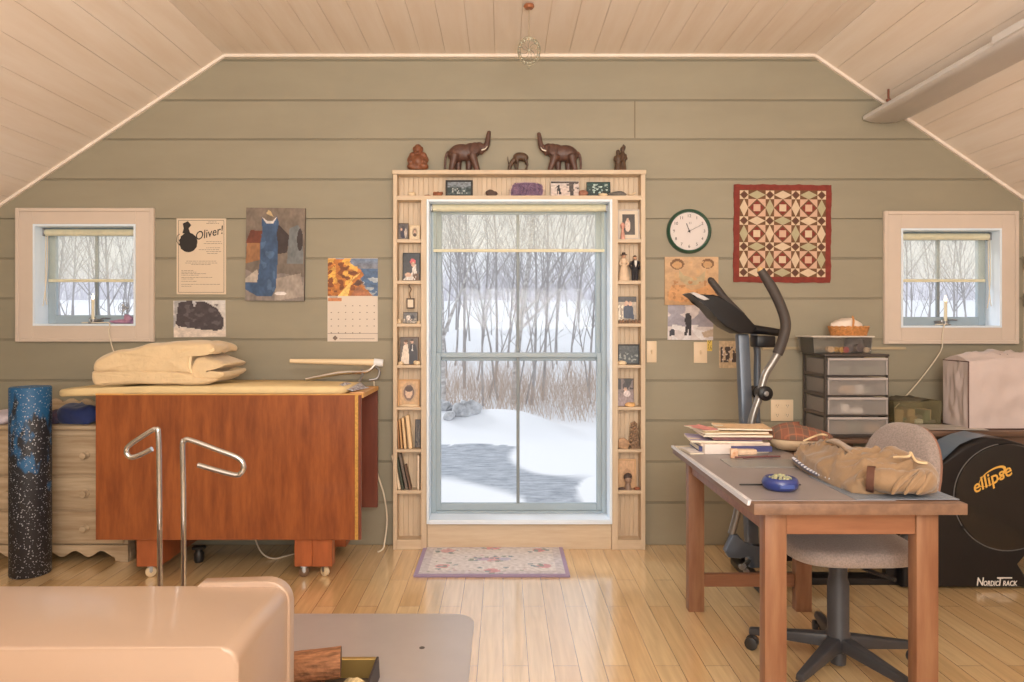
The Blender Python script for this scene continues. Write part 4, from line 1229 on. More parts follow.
flatpic('photo_print', 'photo of a dark shaggy animal on snow, below the cream poster', 'photo', 174, 226, 300.5, 337, art((206, 202, 200), (216, 204, 192), [('p', [(.0, .25), (.02, 1), (.3, 1), (.18, .62)], (170, 168, 170)), ('p', [(.04, .38), (.1, .95), (.32, 1), (.62, .96), (.84, .78), (.96, .5), (.95, .22), (.8, .16), (.55, .2), (.3, .26), (.1, .3)], (74, 66, 70)), ('n', .1, .9, .25, .9, (96, 88, 92), 9, .2), ('p', [(0, 0), (1, 0), (1, .16), (.5, .2), (0, .26)], (222, 206, 192)), ('p', [(.36, 1), (.4, .8), (.44, .9), (.42, 1)], (196, 194, 198))], .12), th=.003, nx=52, tilt=-.012)
flatpic('canvas_print', 'dark canvas print of a long blue gown on a hanger', 'picture', 246.5, 305, 208.5, 301, art((122, 108, 96), (110, 100, 92), [
    ('p', [(0, .62), (.28, .62), (.28, .75), (.08, .76)], (112, 60, 44)), ('p', [(0, .4), (.25, .44), (.24, .62), (.02, .62)], (150, 106, 72)), ('p', [(.5, .5), (.7, .52), (.74, .7), (.56, .82), (.5, .74)], (58, 48, 48)),
    ('p', [(.7, .4), (.98, .4), (.96, .75), (.88, .82), (.74, .78)], (112, 116, 118)), ('e', .92, .66, .05, .12, (60, 50, 50)),
    ('p', [(0, .0), (1, .0), (1, .26), (.6, .3), (.3, .24), (0, .34)], (134, 124, 118)), ('p', [(0, .24), (.2, .34), (.26, .18), (.0, .16)], (176, 164, 152)), ('p', [(.5, .0), (.52, .24), (.94, .3), (1, .05)], (158, 146, 136)),
    ('p', [(.34, .94), (.38, .98), (.42, .96), (.47, .9), (.4, .92)], (196, 170, 128)),
    ('p', [(.26, .9), (.33, .84), (.46, .84), (.52, .92), (.56, .84), (.52, .72), (.55, .6), (.54, .4), (.52, .14), (.45, .05), (.2, .05), (.0, .12), (.0, .2), (.2, .2), (.24, .4), (.24, .6), (.28, .74)], (60, 84, 118)),
    ('p', [(.27, .9), (.35, .83), (.46, .83), (.53, .91), (.45, .86), (.36, .86)], (206, 200, 196)), ('n', .26, .5, .1, .8, (76, 102, 136), 11, .2), ('e', .6, .08, .1, .02, (214, 208, 206))], .16), th=.022, nx=90, edge=(104, 92, 84), tilt=.012)
# --- wall calendar
x0, x1 = X(328), X(378)
ca = wthing('wall_calendar', 'wall calendar with a sunlit rocky coast photo above the month page', 'calendar', ((x0 + x1) / 2, -0.001, Z(341.5)))
zm_ = Z(296)
mb = MB(); sheet(mb, x0, x1, -.004, zm_, Z(258.5), 64, 48, art((108, 128, 158), (176, 120, 70), [
    ('p', [(.55, .74), (1, .72), (1, .0), (.9, .0), (.72, .3)], (78, 104, 140)), ('n', .7, 1, .0, .6, (160, 170, 180), 8, .15), ('p', [(.0, 1), (.3, .98), (.5, .82), (.66, .7), (.72, .56), (.6, .4), (.9, .0), (0, 0)], (186, 116, 52)),
    ('n', 0, .6, .3, 1, (226, 170, 80), 6, .05), ('n', 0, .66, .0, .9, (128, 72, 36), 9, .12), ('p', [(.2, .0), (.4, .3), (.66, .62), (.5, .5), (.44, .2), (.4, 0)], (236, 196, 110)), ('p', [(.5, .3), (.6, .44), (.72, .36), (.6, .26)], (92, 60, 46)), ('p', [(.45, 0), (.6, .28), (.9, 0)], (164, 106, 70))], .22))
mb.build('photo_page', m_attr('glossy_photo'), ca, 0, recalc=False)
MB().box(x0, x1, -.0038, -.001, zm_ - .001, Z(258)).build('photo_backing', cream, ca, 0)
MB().box(x0 - .002, x1 - .001, -.005, -.001, Z(341.5), zm_).build('month_page', M('calendar_paper', (218, 204, 190), .6), ca, 0)
mb = MB(); sx_, sz_ = (x1 - x0), (zm_ - Z(341.5)) * .8
for c in range(7):
    for r in range(5):
        if (r == 0 and c < 2) or (r == 4 and c > 4): continue
        xx = x0 + sx_ * (c + .5) / 7; zz = zm_ - .05 - sz_ * (r + .3) / 5.4
        mb.box(xx - .004, xx + .003, -.0056, -.005, zz, zz + .005)
mb.build('date_marks', M('grey_ink', (120, 104, 94), .6), ca, 0)['kind'] = 'stuff'
MB().box(x0 + .002, x0 + .085, -.0056, -.005, zm_ - .032, zm_ - .012).build('corner_photo', M('coral_print', (200, 134, 92), .6, var=.2, scale=60), ca, 0)
mb = MB(); mb.box(x0 + .01, x0 + .06, -.0056, -.005, zm_ - .009, zm_ - .004); mb.box(x0 + .07, x1 - .02, -.0056, -.005, Z(339), Z(339) + .003)
k0 = (x0 + .045, Z(338))
mb.prism([(k0[0] - .016, k0[1]), (k0[0], k0[1] - .016), (k0[0] + .016, k0[1]), (k0[0], k0[1] + .016)], -.0056, -.005)
mb.build('printed_header', M('grey_ink', (120, 104, 94), .6), ca, 0)
mb = MB(); mb.box(x0 - .001, x1, -.0058, -.0046, Z(333.6), Z(333.2)); mb.build('page_fold', M('grey_ink', (120, 104, 94), .6), ca, 0)
# --- clock
ck = thing('wall_clock', 'round wall clock with a dark green rim and white face', 'clock', (X(688.5), -0.001, Z(231.5)), (0, 0, 0))
ry = Matrix.Rotation(PI / 2, 4, 'X')
rc = 22.3 / 163
MB().lathe([(rc * .84, 0.0), (rc, 0.0), (rc * 1.0, .012), (rc * .97, .026), (rc * .92, .032), (rc * .87, .028), (rc * .84, .014)], 48, mat=ry).build('rim', M('dark_green_plastic', (40, 78, 62), .35, coat=.3), ck, 40)
MB().lathe([(0, .0145), (rc * .855, .0145), (rc * .855, .002), (0, .002)], 48, mat=ry).build('dial', M('clock_face_white', (216, 206, 202), .5), ck, 40)
for k in range(12):
    a = R(90 - 30 * (k + 1)); text(str(k + 1), .026, ink, ck, (rc * .68 * math.cos(a), -.0150, rc * .68 * math.sin(a)), name='numeral')
for nm, a, L_, wd in (('hour_hand', R(110), .05, .008), ('minute_hand', R(27), .082, .006)):
    mb = MB(); mb.bar((-.012 * math.cos(a), -.018, -.012 * math.sin(a)), (L_ * math.cos(a), -.018, L_ * math.sin(a)), .0015, wd, up=(0, 1, 0)); mb.build(nm, ink, ck, 0)
MB().lathe([(.006, .015), (.006, .021), (0, .022)], 12, mat=ry).build('hub', ink, ck)
text('11', .02, ink, ck, (0.006, -.0150, rc * .36), name='dial_marking')
# --- tan tooled panel, hiking photo, small notes, switch plates
flatpic('leather_panel', 'tan tooled leather panel hanging below the clock', 'wall hanging', 664.5, 718, 257, 305, art((200, 164, 126), (188, 148, 106), [
    ('e', .23, .85, .13, .11, (120, 86, 56)), ('e', .23, .83, .09, .07, (196, 152, 104)), ('e', .8, .86, .12, .10, (120, 86, 56)), ('e', .8, .84, .08, .07, (196, 152, 104)),
    ('p', [(.26, .74), (.35, .62), (.5, .56), (.66, .6), (.76, .72), (.74, .5), (.6, .42), (.4, .42), (.28, .52)], (178, 158, 122)), ('p', [(.05, .2), (.12, .4), (.3, .42), (.5, .3), (.7, .36), (.94, .5), (.95, .1), (.6, .1), (.3, .06), (.08, .1)], (206, 152, 100)), ('n', .05, .95, .05, .5, (176, 126, 82), 14, .3), ('n', .1, .9, .5, .9, (196, 156, 112), 12, .35)], .08), th=.008, nx=60, edge=(190, 146, 100))
flatpic('photo_print', 'photo of a hiker in dark clothes on a snowy mountain', 'photo', 667.5, 713, 301.5, 340, art((206, 196, 196), (212, 204, 204), [
    ('n', 0, 1, .35, 1, (164, 160, 172), 3, .05), ('p', [(0, .45), (.2, .7), (.5, .5), (.8, .8), (1, .6), (1, .35), (0, .35)], (156, 152, 164)), ('n', .1, .9, 0, .4, (226, 222, 224), 4, .0), ('p', [(.04, .1), (.16, .12), (.14, .28), (.05, .26)], (64, 66, 78)), ('p', [(.75, .2), (1, .3), (1, .1), (.8, .06)], (190, 170, 150)), ('p', [(.36, .12), (.4, .38), (.36, .52), (.4, .64), (.46, .68), (.52, .62), (.52, .46), (.52, .12), (.47, .12), (.45, .3), (.42, .12)], (54, 50, 56)), ('e', .44, .64, .05, .06, (60, 56, 60))], .08), th=.002, nx=52, tilt=.012, edge=(230, 222, 214))
flatpic('photo_print', 'small dark sprig picture behind the exercise machine post', 'photo', 719, 736, 341, 368, art((196, 172, 140), (190, 164, 130), [('n', .1, .98, .2, .8, (66, 52, 48), 5, -.1), ('n', .1, .9, .2, .8, (206, 190, 176), 11, .3)], .12), th=.002, nx=24)
flatpic('sticky_note', 'small yellow note stuck beside the right switch plate', 'note', 707, 712, 338, 351, art((226, 196, 96), (216, 184, 84), [('n', .1, .9, .1, .9, (120, 104, 60), 7, .15)], .06), th=.001, nx=8)


def plate(name, label, cat, px0, px1, py0, py1, outlets):
    x0, x1, z0, z1 = X(px0), X(px1), Z(py1), Z(py0)
    t = wthing(name, label, cat, ((x0 + x1) / 2, -.0005, z0))
    pm = M('almond_plate', (232, 208, 176), .45)
    MB().box(x0, x1, -.007, -.0005, z0, z1, .003).build('cover_plate', pm, t, 30)
    cx, cz = (x0 + x1) / 2, (z0 + z1) / 2
    if not outlets:
        MB().obox((cx, -.012, cz), (.01, .018, .022), (R(18), 0, 0), .002).build('toggle', pm, t, 30)
    else:
        for i in (-1, 1):
            for j in (-1, 1):
                c = (cx + .031 * i, 0, cz + .029 * j)
                o = MB().prism([(c[0] + .016 * math.cos(2 * PI * k / 20), c[2] + max(-.0125, min(.0125, .016 * math.sin(2 * PI * k / 20)))) for k in range(20)], -.0095, -.006, .001, 1).build('receptacle', pm, t, 30)
                mb = MB()
                for d in (-1, 1): mb.box(c[0] + .006 * d - .001, c[0] + .006 * d + .001, -.0098, -.0093, c[2] - .002, c[2] + .006)
                mb.cyl((c[0], -.0098, c[2] - .008), (c[0], -.009, c[2] - .008), .0022, n=8)
                mb.build('slots', ink, o, 0)


plate('switch_plate', 'light switch plate close beside the display case', 'light switch', 646.5, 656.5, 341, 362.5, False)
plate('switch_plate', 'light switch plate below the hiker photo', 'light switch', 693.5, 707, 342, 363, False)
plate('outlet_plate', 'four-socket wall outlet plate beside the drawer tower', 'outlet', 770.5, 793, 399.5, 421, True)
o = MB().box(X(762), X(905), -.012, -.0008, Z(349.5), Z(346.8), .001, 1).build('yardstick', M('pale_stick', (178, 160, 130), .6, var=.1, scale=10, stretch=(.5, 4, 4)), None, 0)
tag(o, 'thin wooden strip along the wall behind the drawer tower', 'stick')
# --- patchwork wall quilt
x0, x1, z0, z1 = X(733), X(830), Z(282.5), Z(185)
qw, qh = x1 - x0, z1 - z0
q = thing('wall_quilt', 'red bordered patchwork quilt of star blocks on the wall', 'quilt', ((x0 + x1) / 2, -.001, z0), (0, .008, 0))
m_qr = M('quilt_red', (128, 52, 42), .85, var=.15, scale=40, bump=.15, bscale=80)
rr = random.Random(1)
mb = MB(); out = []
def edge_wob(u): return .0025 * math.sin(u * 23) + .002 * math.sin(u * 51)
for i in range(24): out.append((-qw / 2 + qw * i / 24, edge_wob(i)))
for i in range(24): out.append((qw / 2 + edge_wob(i + 7), qh * i / 24))
for i in range(24): out.append((qw / 2 - qw * i / 24, qh + edge_wob(i + 3)))
for i in range(24): out.append((-qw / 2 + edge_wob(i + 13), qh - qh * i / 24))
mb.prism(out, -.009, 0, .002, 1)
mb.build('border', m_qr, q, 0)
mb = MB(); y = -.0096
MQ = [M('quilt_cream', (212, 188, 160), .85, var=.06, scale=60), M('quilt_sage', (176, 166, 134), .85, var=.06, scale=60), M('quilt_brown', (112, 78, 52), .85, var=.15, scale=60), m_qr, M('quilt_pink', (206, 168, 144), .85, var=.05, scale=60), M('quilt_dark', (96, 62, 50), .85, var=.15, scale=60)]
ix0, ix1, iz0, iz1 = -qw / 2 + .034, qw / 2 - .034, .034, qh - .034
mb.mi = 2; mb.box(ix0, ix1, y, -.0085, iz0, iz1)


def pp(mi, pts, lv=0):
    mb.mi = mi; mb.poly([(p[0], y - .0003 - lv * .0003, p[1]) for p in pts])


a = .052                                                # sashing square, 3 blocks between 4 sashes
bl = ((ix1 - ix0) - 4 * a) / 3
for i in range(4):
    for j in range(4):
        cx = ix0 + a / 2 + i * (a + bl); cz = iz0 + a / 2 + j * (a + bl); h = a / 2
        for (sx, sz) in ((1, 1), (1, -1), (-1, 1), (-1, -1)):
            pp(0, [(cx + sx * h, cz + sz * h), (cx, cz + sz * h), (cx + sx * h, cz)])
        r = h * .62; pp(5, [(cx + r * math.cos(k * PI / 4 + .39), cz + r * math.sin(k * PI / 4 + .39)) for k in range(8)], 1)
        if i < 3:                                        # long diamond in each horizontal sash
            xa, xb = cx + h, cx + h + bl
            pp(1 if (i + j) % 2 else 0, [(xa, cz), ((xa + xb) / 2, cz - h), (xb, cz), ((xa + xb) / 2, cz + h)])
        if j < 3:
            za, zb = cz + h, cz + h + bl
            pp(1 if (i + j) % 2 else 0, [(cx, za), (cx + h, (za + zb) / 2), (cx, zb), (cx - h, (za + zb) / 2)])
for i in range(3):
    for j in range(3):
        xa = ix0 + a + i * (a + bl); za = iz0 + a + j * (a + bl); c = (xa + bl / 2, za + bl / 2); h = bl / 2
        mb.mi = 4
        for (sx, sz) in ((1, 1), (1, -1), (-1, 1), (-1, -1)):
            pp(4, [(c[0] + sx * h, c[1] + sz * h), (c[0] + sx * .02 * h, c[1] + sz * h), (c[0] + sx * h, c[1] + sz * .02 * h)])
        pp(3, [(c[0] - h * .82, c[1]), (c[0], c[1] - h * .82), (c[0] + h * .82, c[1]), (c[0], c[1] + h * .82)], 1)
        k = h * .4; pp(0 if (i + j) % 2 else 4, [(c[0] - k, c[1] - k), (c[0] + k, c[1] - k), (c[0] + k, c[1] + k), (c[0] - k, c[1] + k)], 2)
mb.build('patchwork', MQ, q, 0)


# --- electric window candles
def candle(w_, px, left):
    zs = w_[2] + .0125; y = .03
    x = X(px, y)
    side = 'left' if left else 'right'
    t = wthing('window_candle', 'lit electric candle lamp standing on the sill of the small %s window' % side, 'candle lamp', (x, y, zs))
    k = M('candle_ivory', (226, 216, 190), .5)
    MB().lathe([(.026, 0), (.03, .004), (.03, .008), (.012, .012), (.009, .03), (.0, .03)], 20, (x, y, zs + .0004)).build('base', M('nickel', (150, 150, 150), .3, 1.0), t)
    MB().cyl((x, y, zs + .012), (x, y, zs + .15), .0095, n=14).build('candle_tube', k, t)
    MB().lathe([(.004, 0), (.0075, .008), (.007, .018), (.002, .034), (0, .036)], 12, (x, y, zs + .15)).build('bulb', m_emit('bulb_glow_' + side, (255, 214, 160), 5.0), t)
    h = MB(); h.tube([(x + .024 * math.cos(a * .5), y + .0, zs + .026 + .016 * math.sin(a * .5)) for a in range(13)], .003, 6, closed=False)
    h.build('finger_loop', M('nickel', (150, 150, 150), .3, 1.0), t)
    c = MB()
    pts = [(x - .03 - .022 * math.cos(a * .55) - a * .0008, y + .012 * math.sin(a * .55), zs + .006 + .001 * (a % 3)) for a in range(22)]
    if left: pts += [(x + .06, -.01, zs + .006), (X(112), -.03, zs + .004), (X(112), -.034, Z(332)), (X(114.5), -.034, Z(344)), (X(118), -.03, Z(356))]
    else: pts += [(x - .01, -.008, zs + .008), (X(944, -.03), -.032, zs + .002), (X(942, -.034), -.036, Z(338, -.034)), (X(936), -.04, Z(352)), (X(914), -.04, Z(382)), (X(890, -.09), -.09, Z(414, -.09)), (X(887, -.1), -.1, Z(426, -.1))]
    c.tube(smoothline(pts, 4), .0034, 6); c.build('power_cord', m_cord, t)


candle(W1, 93, True)
candle(W3, 945.5, False)
mb = MB(); x, z = X(122, .04), W1[2] + .0125
mb.ell((x, .035, z + .012), (.075, .03, .014), f=lambda q: noise.noise_vector(q * 30) * .012)
mb.ell((x + .05, .03, z + .03), (.03, .03, .024), f=lambda q: noise.noise_vector(q * 34 + Vector((3, 1, 0))) * .014)
for v in mb.bm.verts: v.co.z = max(v.co.z, z + .0005); v.co.x = min(v.co.x, W1[1] - .014)
tag(mb.build('folded_cloth', M('mauve_cloth', (176, 132, 156), .85, var=.15, scale=30), None, 60), 'small mauve cloth bundled on the left window sill', 'cloth')
t = wthing('desk_fan', 'tiny wire-cage fan standing on the left window sill', 'fan', (X(125, .07), .07, z))
cx, cz = X(125, .07), z + .098
mb = MB()
for r_ in (.036, .026, .014): mb.tube([(cx + r_ * math.cos(2 * PI * k / 24), .06, cz + r_ * math.sin(2 * PI * k / 24)) for k in range(24)], .0016, 5, closed=True)
for k in range(8): mb.tube([(cx, .06, cz), (cx + .036 * math.cos(k * PI / 4), .06, cz + .036 * math.sin(k * PI / 4))], .0012, 4)
mb.build('cage', m_steel, t)
mb = MB()
for k in range(3): mb.obox((cx + .015 * math.cos(k * 2.094), .068, cz + .015 * math.sin(k * 2.094)), (.024, .003, .014), (.4, -k * 2.094, 0), .001)
mb.build('blades', M('white_cloth', (228, 224, 218), .7), t, 30)
MB().lathe([(.024, 0), (.022, .006), (.005, .01), (.005, .064), (0, .064)], 14, (cx, .072, z + .0005)).build('stand', m_steel, t)
# --- hanging ornament from the flat ceiling
yo = -.68
xo = X(529, yo)
so_ = wthing('hanging_suncatcher', 'filigree wire suncatcher hanging on a thread from the ceiling', 'ornament', (xo, yo, Z(66, yo)))
MB().lathe([(.0, .0), (.02, .004), (.028, .014), (.026, .022), (.0, .03)], 18, (xo, yo, ZC - .031)).build('ceiling_knob', M('copper_wood', (150, 92, 60), .4, coat=.3), so_)
MB().tube([(xo, yo, ZC - .03), (xo, yo, Z(36.5, yo))], .0024, 6).build('thread', M('jute_thread', (150, 132, 108), .8), so_)
mb = MB(); cz = Z(50, yo); ra, rb_ = X(540, yo) - xo, Z(36.5, yo) - cz
for f_, r_ in ((1.0, .0042), (.8, .0026)):
    mb.tube([(xo + ra * f_ * math.cos(2 * PI * k / 36), yo, cz - .004 + rb_ * f_ * math.sin(2 * PI * k / 36) * (1.0 if math.sin(2 * PI * k / 36) > 0 else 1.08)) for k in range(36)], r_, 6, closed=True)
for k in range(18):
    a = 2 * PI * k / 18; mb.ell((xo + ra * .9 * math.cos(a), yo, cz - .004 + rb_ * .9 * math.sin(a)), (.0055, .004, .0055), nu=7, nv=5)
for k in range(9):
    a = 2 * PI * k / 9
    mb.tube(smoothline([(xo, yo, cz), (xo + ra * .4 * math.cos(a + .35), yo, cz + rb_ * .4 * math.sin(a + .35)), (xo + ra * .78 * math.cos(a), yo, cz + rb_ * .78 * math.sin(a))], 3), .0014, 4)
mb.ell((xo, yo, cz), (.008, .005, .008), nu=8, nv=6)
mb.tube([(xo, yo, cz - rb_ * 1.06), (xo, yo, cz - rb_ * 1.3)], .003, 5); mb.ell((xo, yo, cz - rb_ * 1.32), (.005, .005, .007), nu=8, nv=6)
mb.build('medallion', M('aged_silver', (168, 164, 146), .35, .7, var=.15, scale=60), so_)
# ------------------------------------------------------------------ left side of the room
# --- cherry plywood cutting table, leaves folded down
yf, yb = -.58, -.10
m_cher = M('cherry_plywood', (160, 90, 46), 0.36, var=0.22, scale=4.5, stretch=(6, 6, 0.9), col2=(124, 64, 32), coat=.2, detail=8)
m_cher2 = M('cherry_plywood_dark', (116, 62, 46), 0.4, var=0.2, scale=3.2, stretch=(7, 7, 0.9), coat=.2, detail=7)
m_edge = M('plywood_edge', (214, 160, 92), .5, var=.12, scale=20)
tx0, tx1 = X(95.5, yf), X(361.5, yf)
ct_top = Z(394, yf)
ct = wthing('cutting_table', 'cherry plywood folding cutting table on castors, leaves hanging down', 'table', ((tx0 + tx1) / 2, (yf + yb) / 2, 0))
zb_ = Z(540, yf)
MB().box(tx0, tx1 - .035, yf, yf + .02, zb_, ct_top - .006, .002, 1).build('front_leaf', m_cher, ct, 0)
MB().box(tx0, tx1 - .003, yf - .001, yf + .02, ct_top - .006, ct_top + .002).build('leaf_edge', m_edge, ct, 0)
MB().box(tx1 - .035, tx1 - .018, yf + .001, yf + .02, zb_, ct_top - .006).build('leaf_hinge', M('brass_hinge', (206, 160, 84), .4, .4, var=.2, scale=80), ct, 0)
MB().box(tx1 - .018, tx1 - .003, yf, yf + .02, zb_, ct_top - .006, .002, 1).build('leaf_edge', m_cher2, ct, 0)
MB().box(tx0 + .02, tx1 + .004, yf + .021, yb, ct_top - .024, ct_top, .002, 1).build('table_top', m_edge, ct, 0)
rz0 = Z(508, yb - .01)
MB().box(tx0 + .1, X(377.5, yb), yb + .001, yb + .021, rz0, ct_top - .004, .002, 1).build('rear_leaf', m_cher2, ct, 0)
m_orange = M('orange_cherry', (168, 92, 52), .4, var=.18, scale=4, stretch=(5, 5, .8), coat=.2)
zc = .062
for (a, b, pan) in ((X(134, yf), X(158, yf), False), (X(293, yf), X(311, yf), True)):
    MB().box(a, b, yf + .022, yb - .002, zc, ct_top - .026, .003, 1).build('leg_panel', m_orange, ct, 0)
MB().box(X(311, yf) + .001, X(331, yf), yf + .022, yf + .09, zc, ct_top - .026, .003, 1).build('leg_panel', m_orange, ct, 0)
MB().box(X(311, yf) + .001, X(331, yf), yf + .35, yb - .004, zc, ct_top - .026, .003, 1).build('leg_panel', m_orange, ct, 0)
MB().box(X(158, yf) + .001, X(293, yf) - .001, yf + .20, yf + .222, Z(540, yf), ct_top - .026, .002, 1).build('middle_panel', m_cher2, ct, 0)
m_wheel = M('cream_castor_wheel', (226, 206, 172), .4)
m_wheel2 = M('brown_castor_wheel', (110, 84, 62), .4)
for i, (px, y, mat_) in enumerate(((151, yf + .05, m_wheel), (141, yb - .06, m_wheel2), (304, yf + .05, m_wheel2), (325, yf + .06, m_wheel), (322, yb - .05, m_wheel2))):
    x = X(px, y)
    c = MB(); a = PI / 2 + (.5, -.4, .3, -.6, .4)[i]
    ax = Vector((math.cos(a), math.sin(a), 0))
    m4 = Vector((0, 0, 1)).rotation_difference(ax).to_matrix().to_4x4()
    c.lathe([(.0, -.011), (.021, -.011), (.027, -.008), (.027, .008), (.021, .011), (0, .011)], 20, (x, y, .0275), m4)
    w_ = c.build('castor', mat_, ct)
    f = MB(); f.cyl((x, y, .057), (x, y, zc + .003), .007, n=8)
    n_ = Vector((-ax.y, ax.x, 0))
    for s_ in (-1, 1): f.bar(Vector((x, y, .03)) + ax * .014 * s_, Vector((x, y, .058)) + ax * .016 * s_, .003, .016, up=tuple(n_))
    f.obox((x, y, .0585), (.036, .036, .004), (0, 0, a)); f.cyl(Vector((x, y, .0275)) - ax * .016, Vector((x, y, .0275)) + ax * .016, .004, n=8)
    f.build('castor_fork', m_steel, w_, 30)
# --- ironing board lying folded on it
ib = wthing('ironing_board', 'cream covered ironing board lying folded on the cutting table', 'ironing board', ((tx0 + tx1) / 2, -.34, ct_top + .001))
bx0, bx1 = X(66, -.36), X(347, -.56)
mb = MB(); out = []; L_ = bx1 - bx0
for k in range(13):
    a = PI / 2 + PI * k / 12; out.append((bx0 + .18 + .18 * math.cos(a), -.355 + .205 * math.sin(a)))
out += [(bx0 + .5, -.585), (bx1 - .03, -.60), (bx1, -.58), (bx1 + .02, -.30), (bx1 - .35, -.16), (bx0 + .5, -.14)]
mb.prism(out, ct_top + .0015, ct_top + .041, .016, 3, plane='xy')
for v in mb.bm.verts:
    if v.co.x < tx0 + .02: v.co.z -= (tx0 + .02 - v.co.x) * .10
mb.build('padded_top', M('cream_canvas', (224, 200, 152), .85, var=.08, scale=5, bump=.25, bscale=9), ib, 60)
MB().tube(smoothline([(X(306, -.25), -.25, ct_top + .052), (X(340, -.25), -.25, Z(373, -.25)), (X(366, -.2), -.2, Z(371.5, -.2)), (X(374, -.18), -.18, Z(366, -.18)), (X(378, -.17), -.17, Z(361, -.17))]), .011, 8).build('leg_tube', m_chrome, ib)
MB().tube([(X(290, -.22), -.22, Z(361, -.22)), (X(376, -.17), -.17, Z(362.5, -.17))], [.012, .021], 12).build('foot_bar', M('cream_enamel', (228, 204, 168), .4), ib)
MB().tube([(X(374, -.17), -.17, Z(362.3, -.17)), (X(383, -.165), -.165, Z(363, -.165))], [.024, .022], 12).build('end_cap', M('white_rubber', (226, 228, 230), .5), ib)
mb = MB()
mb.tube(smoothline([(X(376, -.17), -.17, Z(367, -.17)), (X(380, -.17), -.18, Z(371, -.17)), (X(378, -.17), -.19, Z(378, -.17)), (X(370, -.18), -.2, Z(380, -.18))]), .008, 8)
mb.tube(smoothline([(X(362, -.2), -.2, Z(369, -.2)), (X(362, -.22), -.22, Z(376, -.2)), (X(357, -.25), -.25, ct_top + .02)]), .008, 8)
mb.build('leg_bracket', m_steel, ib)
mb = MB(); mb.grid(lambda u, v: Vector((X(342, -.5) + .07 * u + .05 * v, -.57 + .22 * v, ct_top + .043 - .03 * u + .012 * math.sin(u * 9 + v * 5) * (1 - u))), 8, 10)
o = mb.build('printed_leaflet', M('leaflet_print', (226, 224, 230), .5, var=.2, scale=50, col2=(120, 110, 120)), None, 60)
md = o.modifiers.new('thick', 'SOLIDIFY'); md.thickness = .0015; md.offset = 1
tag(o, 'white printed leaflet draped at the right end of the ironing board', 'paper')
mb = MB(); mb.box(X(352, -.5), X(366, -.5), -.56, -.26, ct_top + .0005, ct_top + .007, .002, 1)
tag(mb.build('wooden_ruler', M('orange_ruler', (214, 140, 84), .5, var=.2, scale=30, col2=(226, 196, 150)), None, 0), 'orange-brown wooden ruler on the right edge of the cutting table', 'ruler')
# --- folded duvet
dz = ct_top + .042
dv = wthing('folded_duvet', 'bulky cream duvet folded and rolled on the ironing board', 'duvet', (X(165, -.4), -.38, dz))


def dpx(pts, y=-.5): return [(X(a, -.57 + .33 * (a - 89) / 157), Z(b, y)) for a, b in pts]


m_duv = M('cream_cotton', (222, 196, 156), .9, var=.06, scale=6, bump=1.0, bscale=22, sheen=.3)
zb0 = dz + .001


def spline_outline(pts, n=5):
    k = len(pts); out = []
    for i in range(k):
        a, b, c, d = [Vector((*pts[(i + j - 1) % k], 0)) for j in range(4)]
        for q in range(n):
            t = q / n
            p = 0.5 * ((2 * b) + (c - a) * t + (2 * a - 5 * b + 4 * c - d) * t * t + (3 * b - a - 3 * c + d) * t ** 3)
            out.append((p.x, p.y))
    return out


def clampz(mb, z):
    for v in mb.bm.verts: v.co.z = max(v.co.z, z)


o1 = spline_outline(dpx([(91, 372), (92, 364), (104, 356), (126, 350), (158, 344), (190, 341.5), (216, 342), (231, 343.5), (236, 348), (234, 353), (226, 350), (216, 352), (211, 359), (211, 367), (212, 372), (206, 374.5), (150, 374), (110, 374)]))
mb = MB(); mb.soft(o1, -.575, -.20, .07, 22, .013, 12, 1); clampz(mb, Z(377, -.5)); mb.build('upper_fold', m_duv, dv, 70, sub=1)
o2 = spline_outline(dpx([(90, 380), (89, 373), (96, 370), (150, 369), (206, 371), (218, 377), (232, 376), (238, 379), (230, 382), (216, 384), (150, 384), (100, 384)]))
mb = MB(); mb.soft(o2, -.585, -.19, .06, 20, .012, 14, 4); clampz(mb, zb0); mb.build('lower_fold', m_duv, dv, 70, sub=1)
o3 = spline_outline(dpx([(209, 372), (213, 358), (222, 355), (230, 358), (245.5, 363.5), (238, 368), (228, 371), (226, 375), (232, 374), (244, 371.5), (245, 376), (234, 380), (218, 381), (210, 380)]))
mb = MB(); mb.soft(o3, -.56, -.22, .05, 12, .005, 12, 7); clampz(mb, zb0); mb.build('inner_fold', m_duv, dv, 70, sub=1)
mb = MB()
pip = dpx([(211, 373), (209.5, 366), (211, 356), (216, 350.5), (224, 348.5), (232, 351), (236.5, 349)], -.56)
mb.tube(smoothline([(a, -.562, b) for a, b in pip]), .0075, 7); mb.build('piped_edge', M('cream_piping', (244, 220, 180), .85), dv)
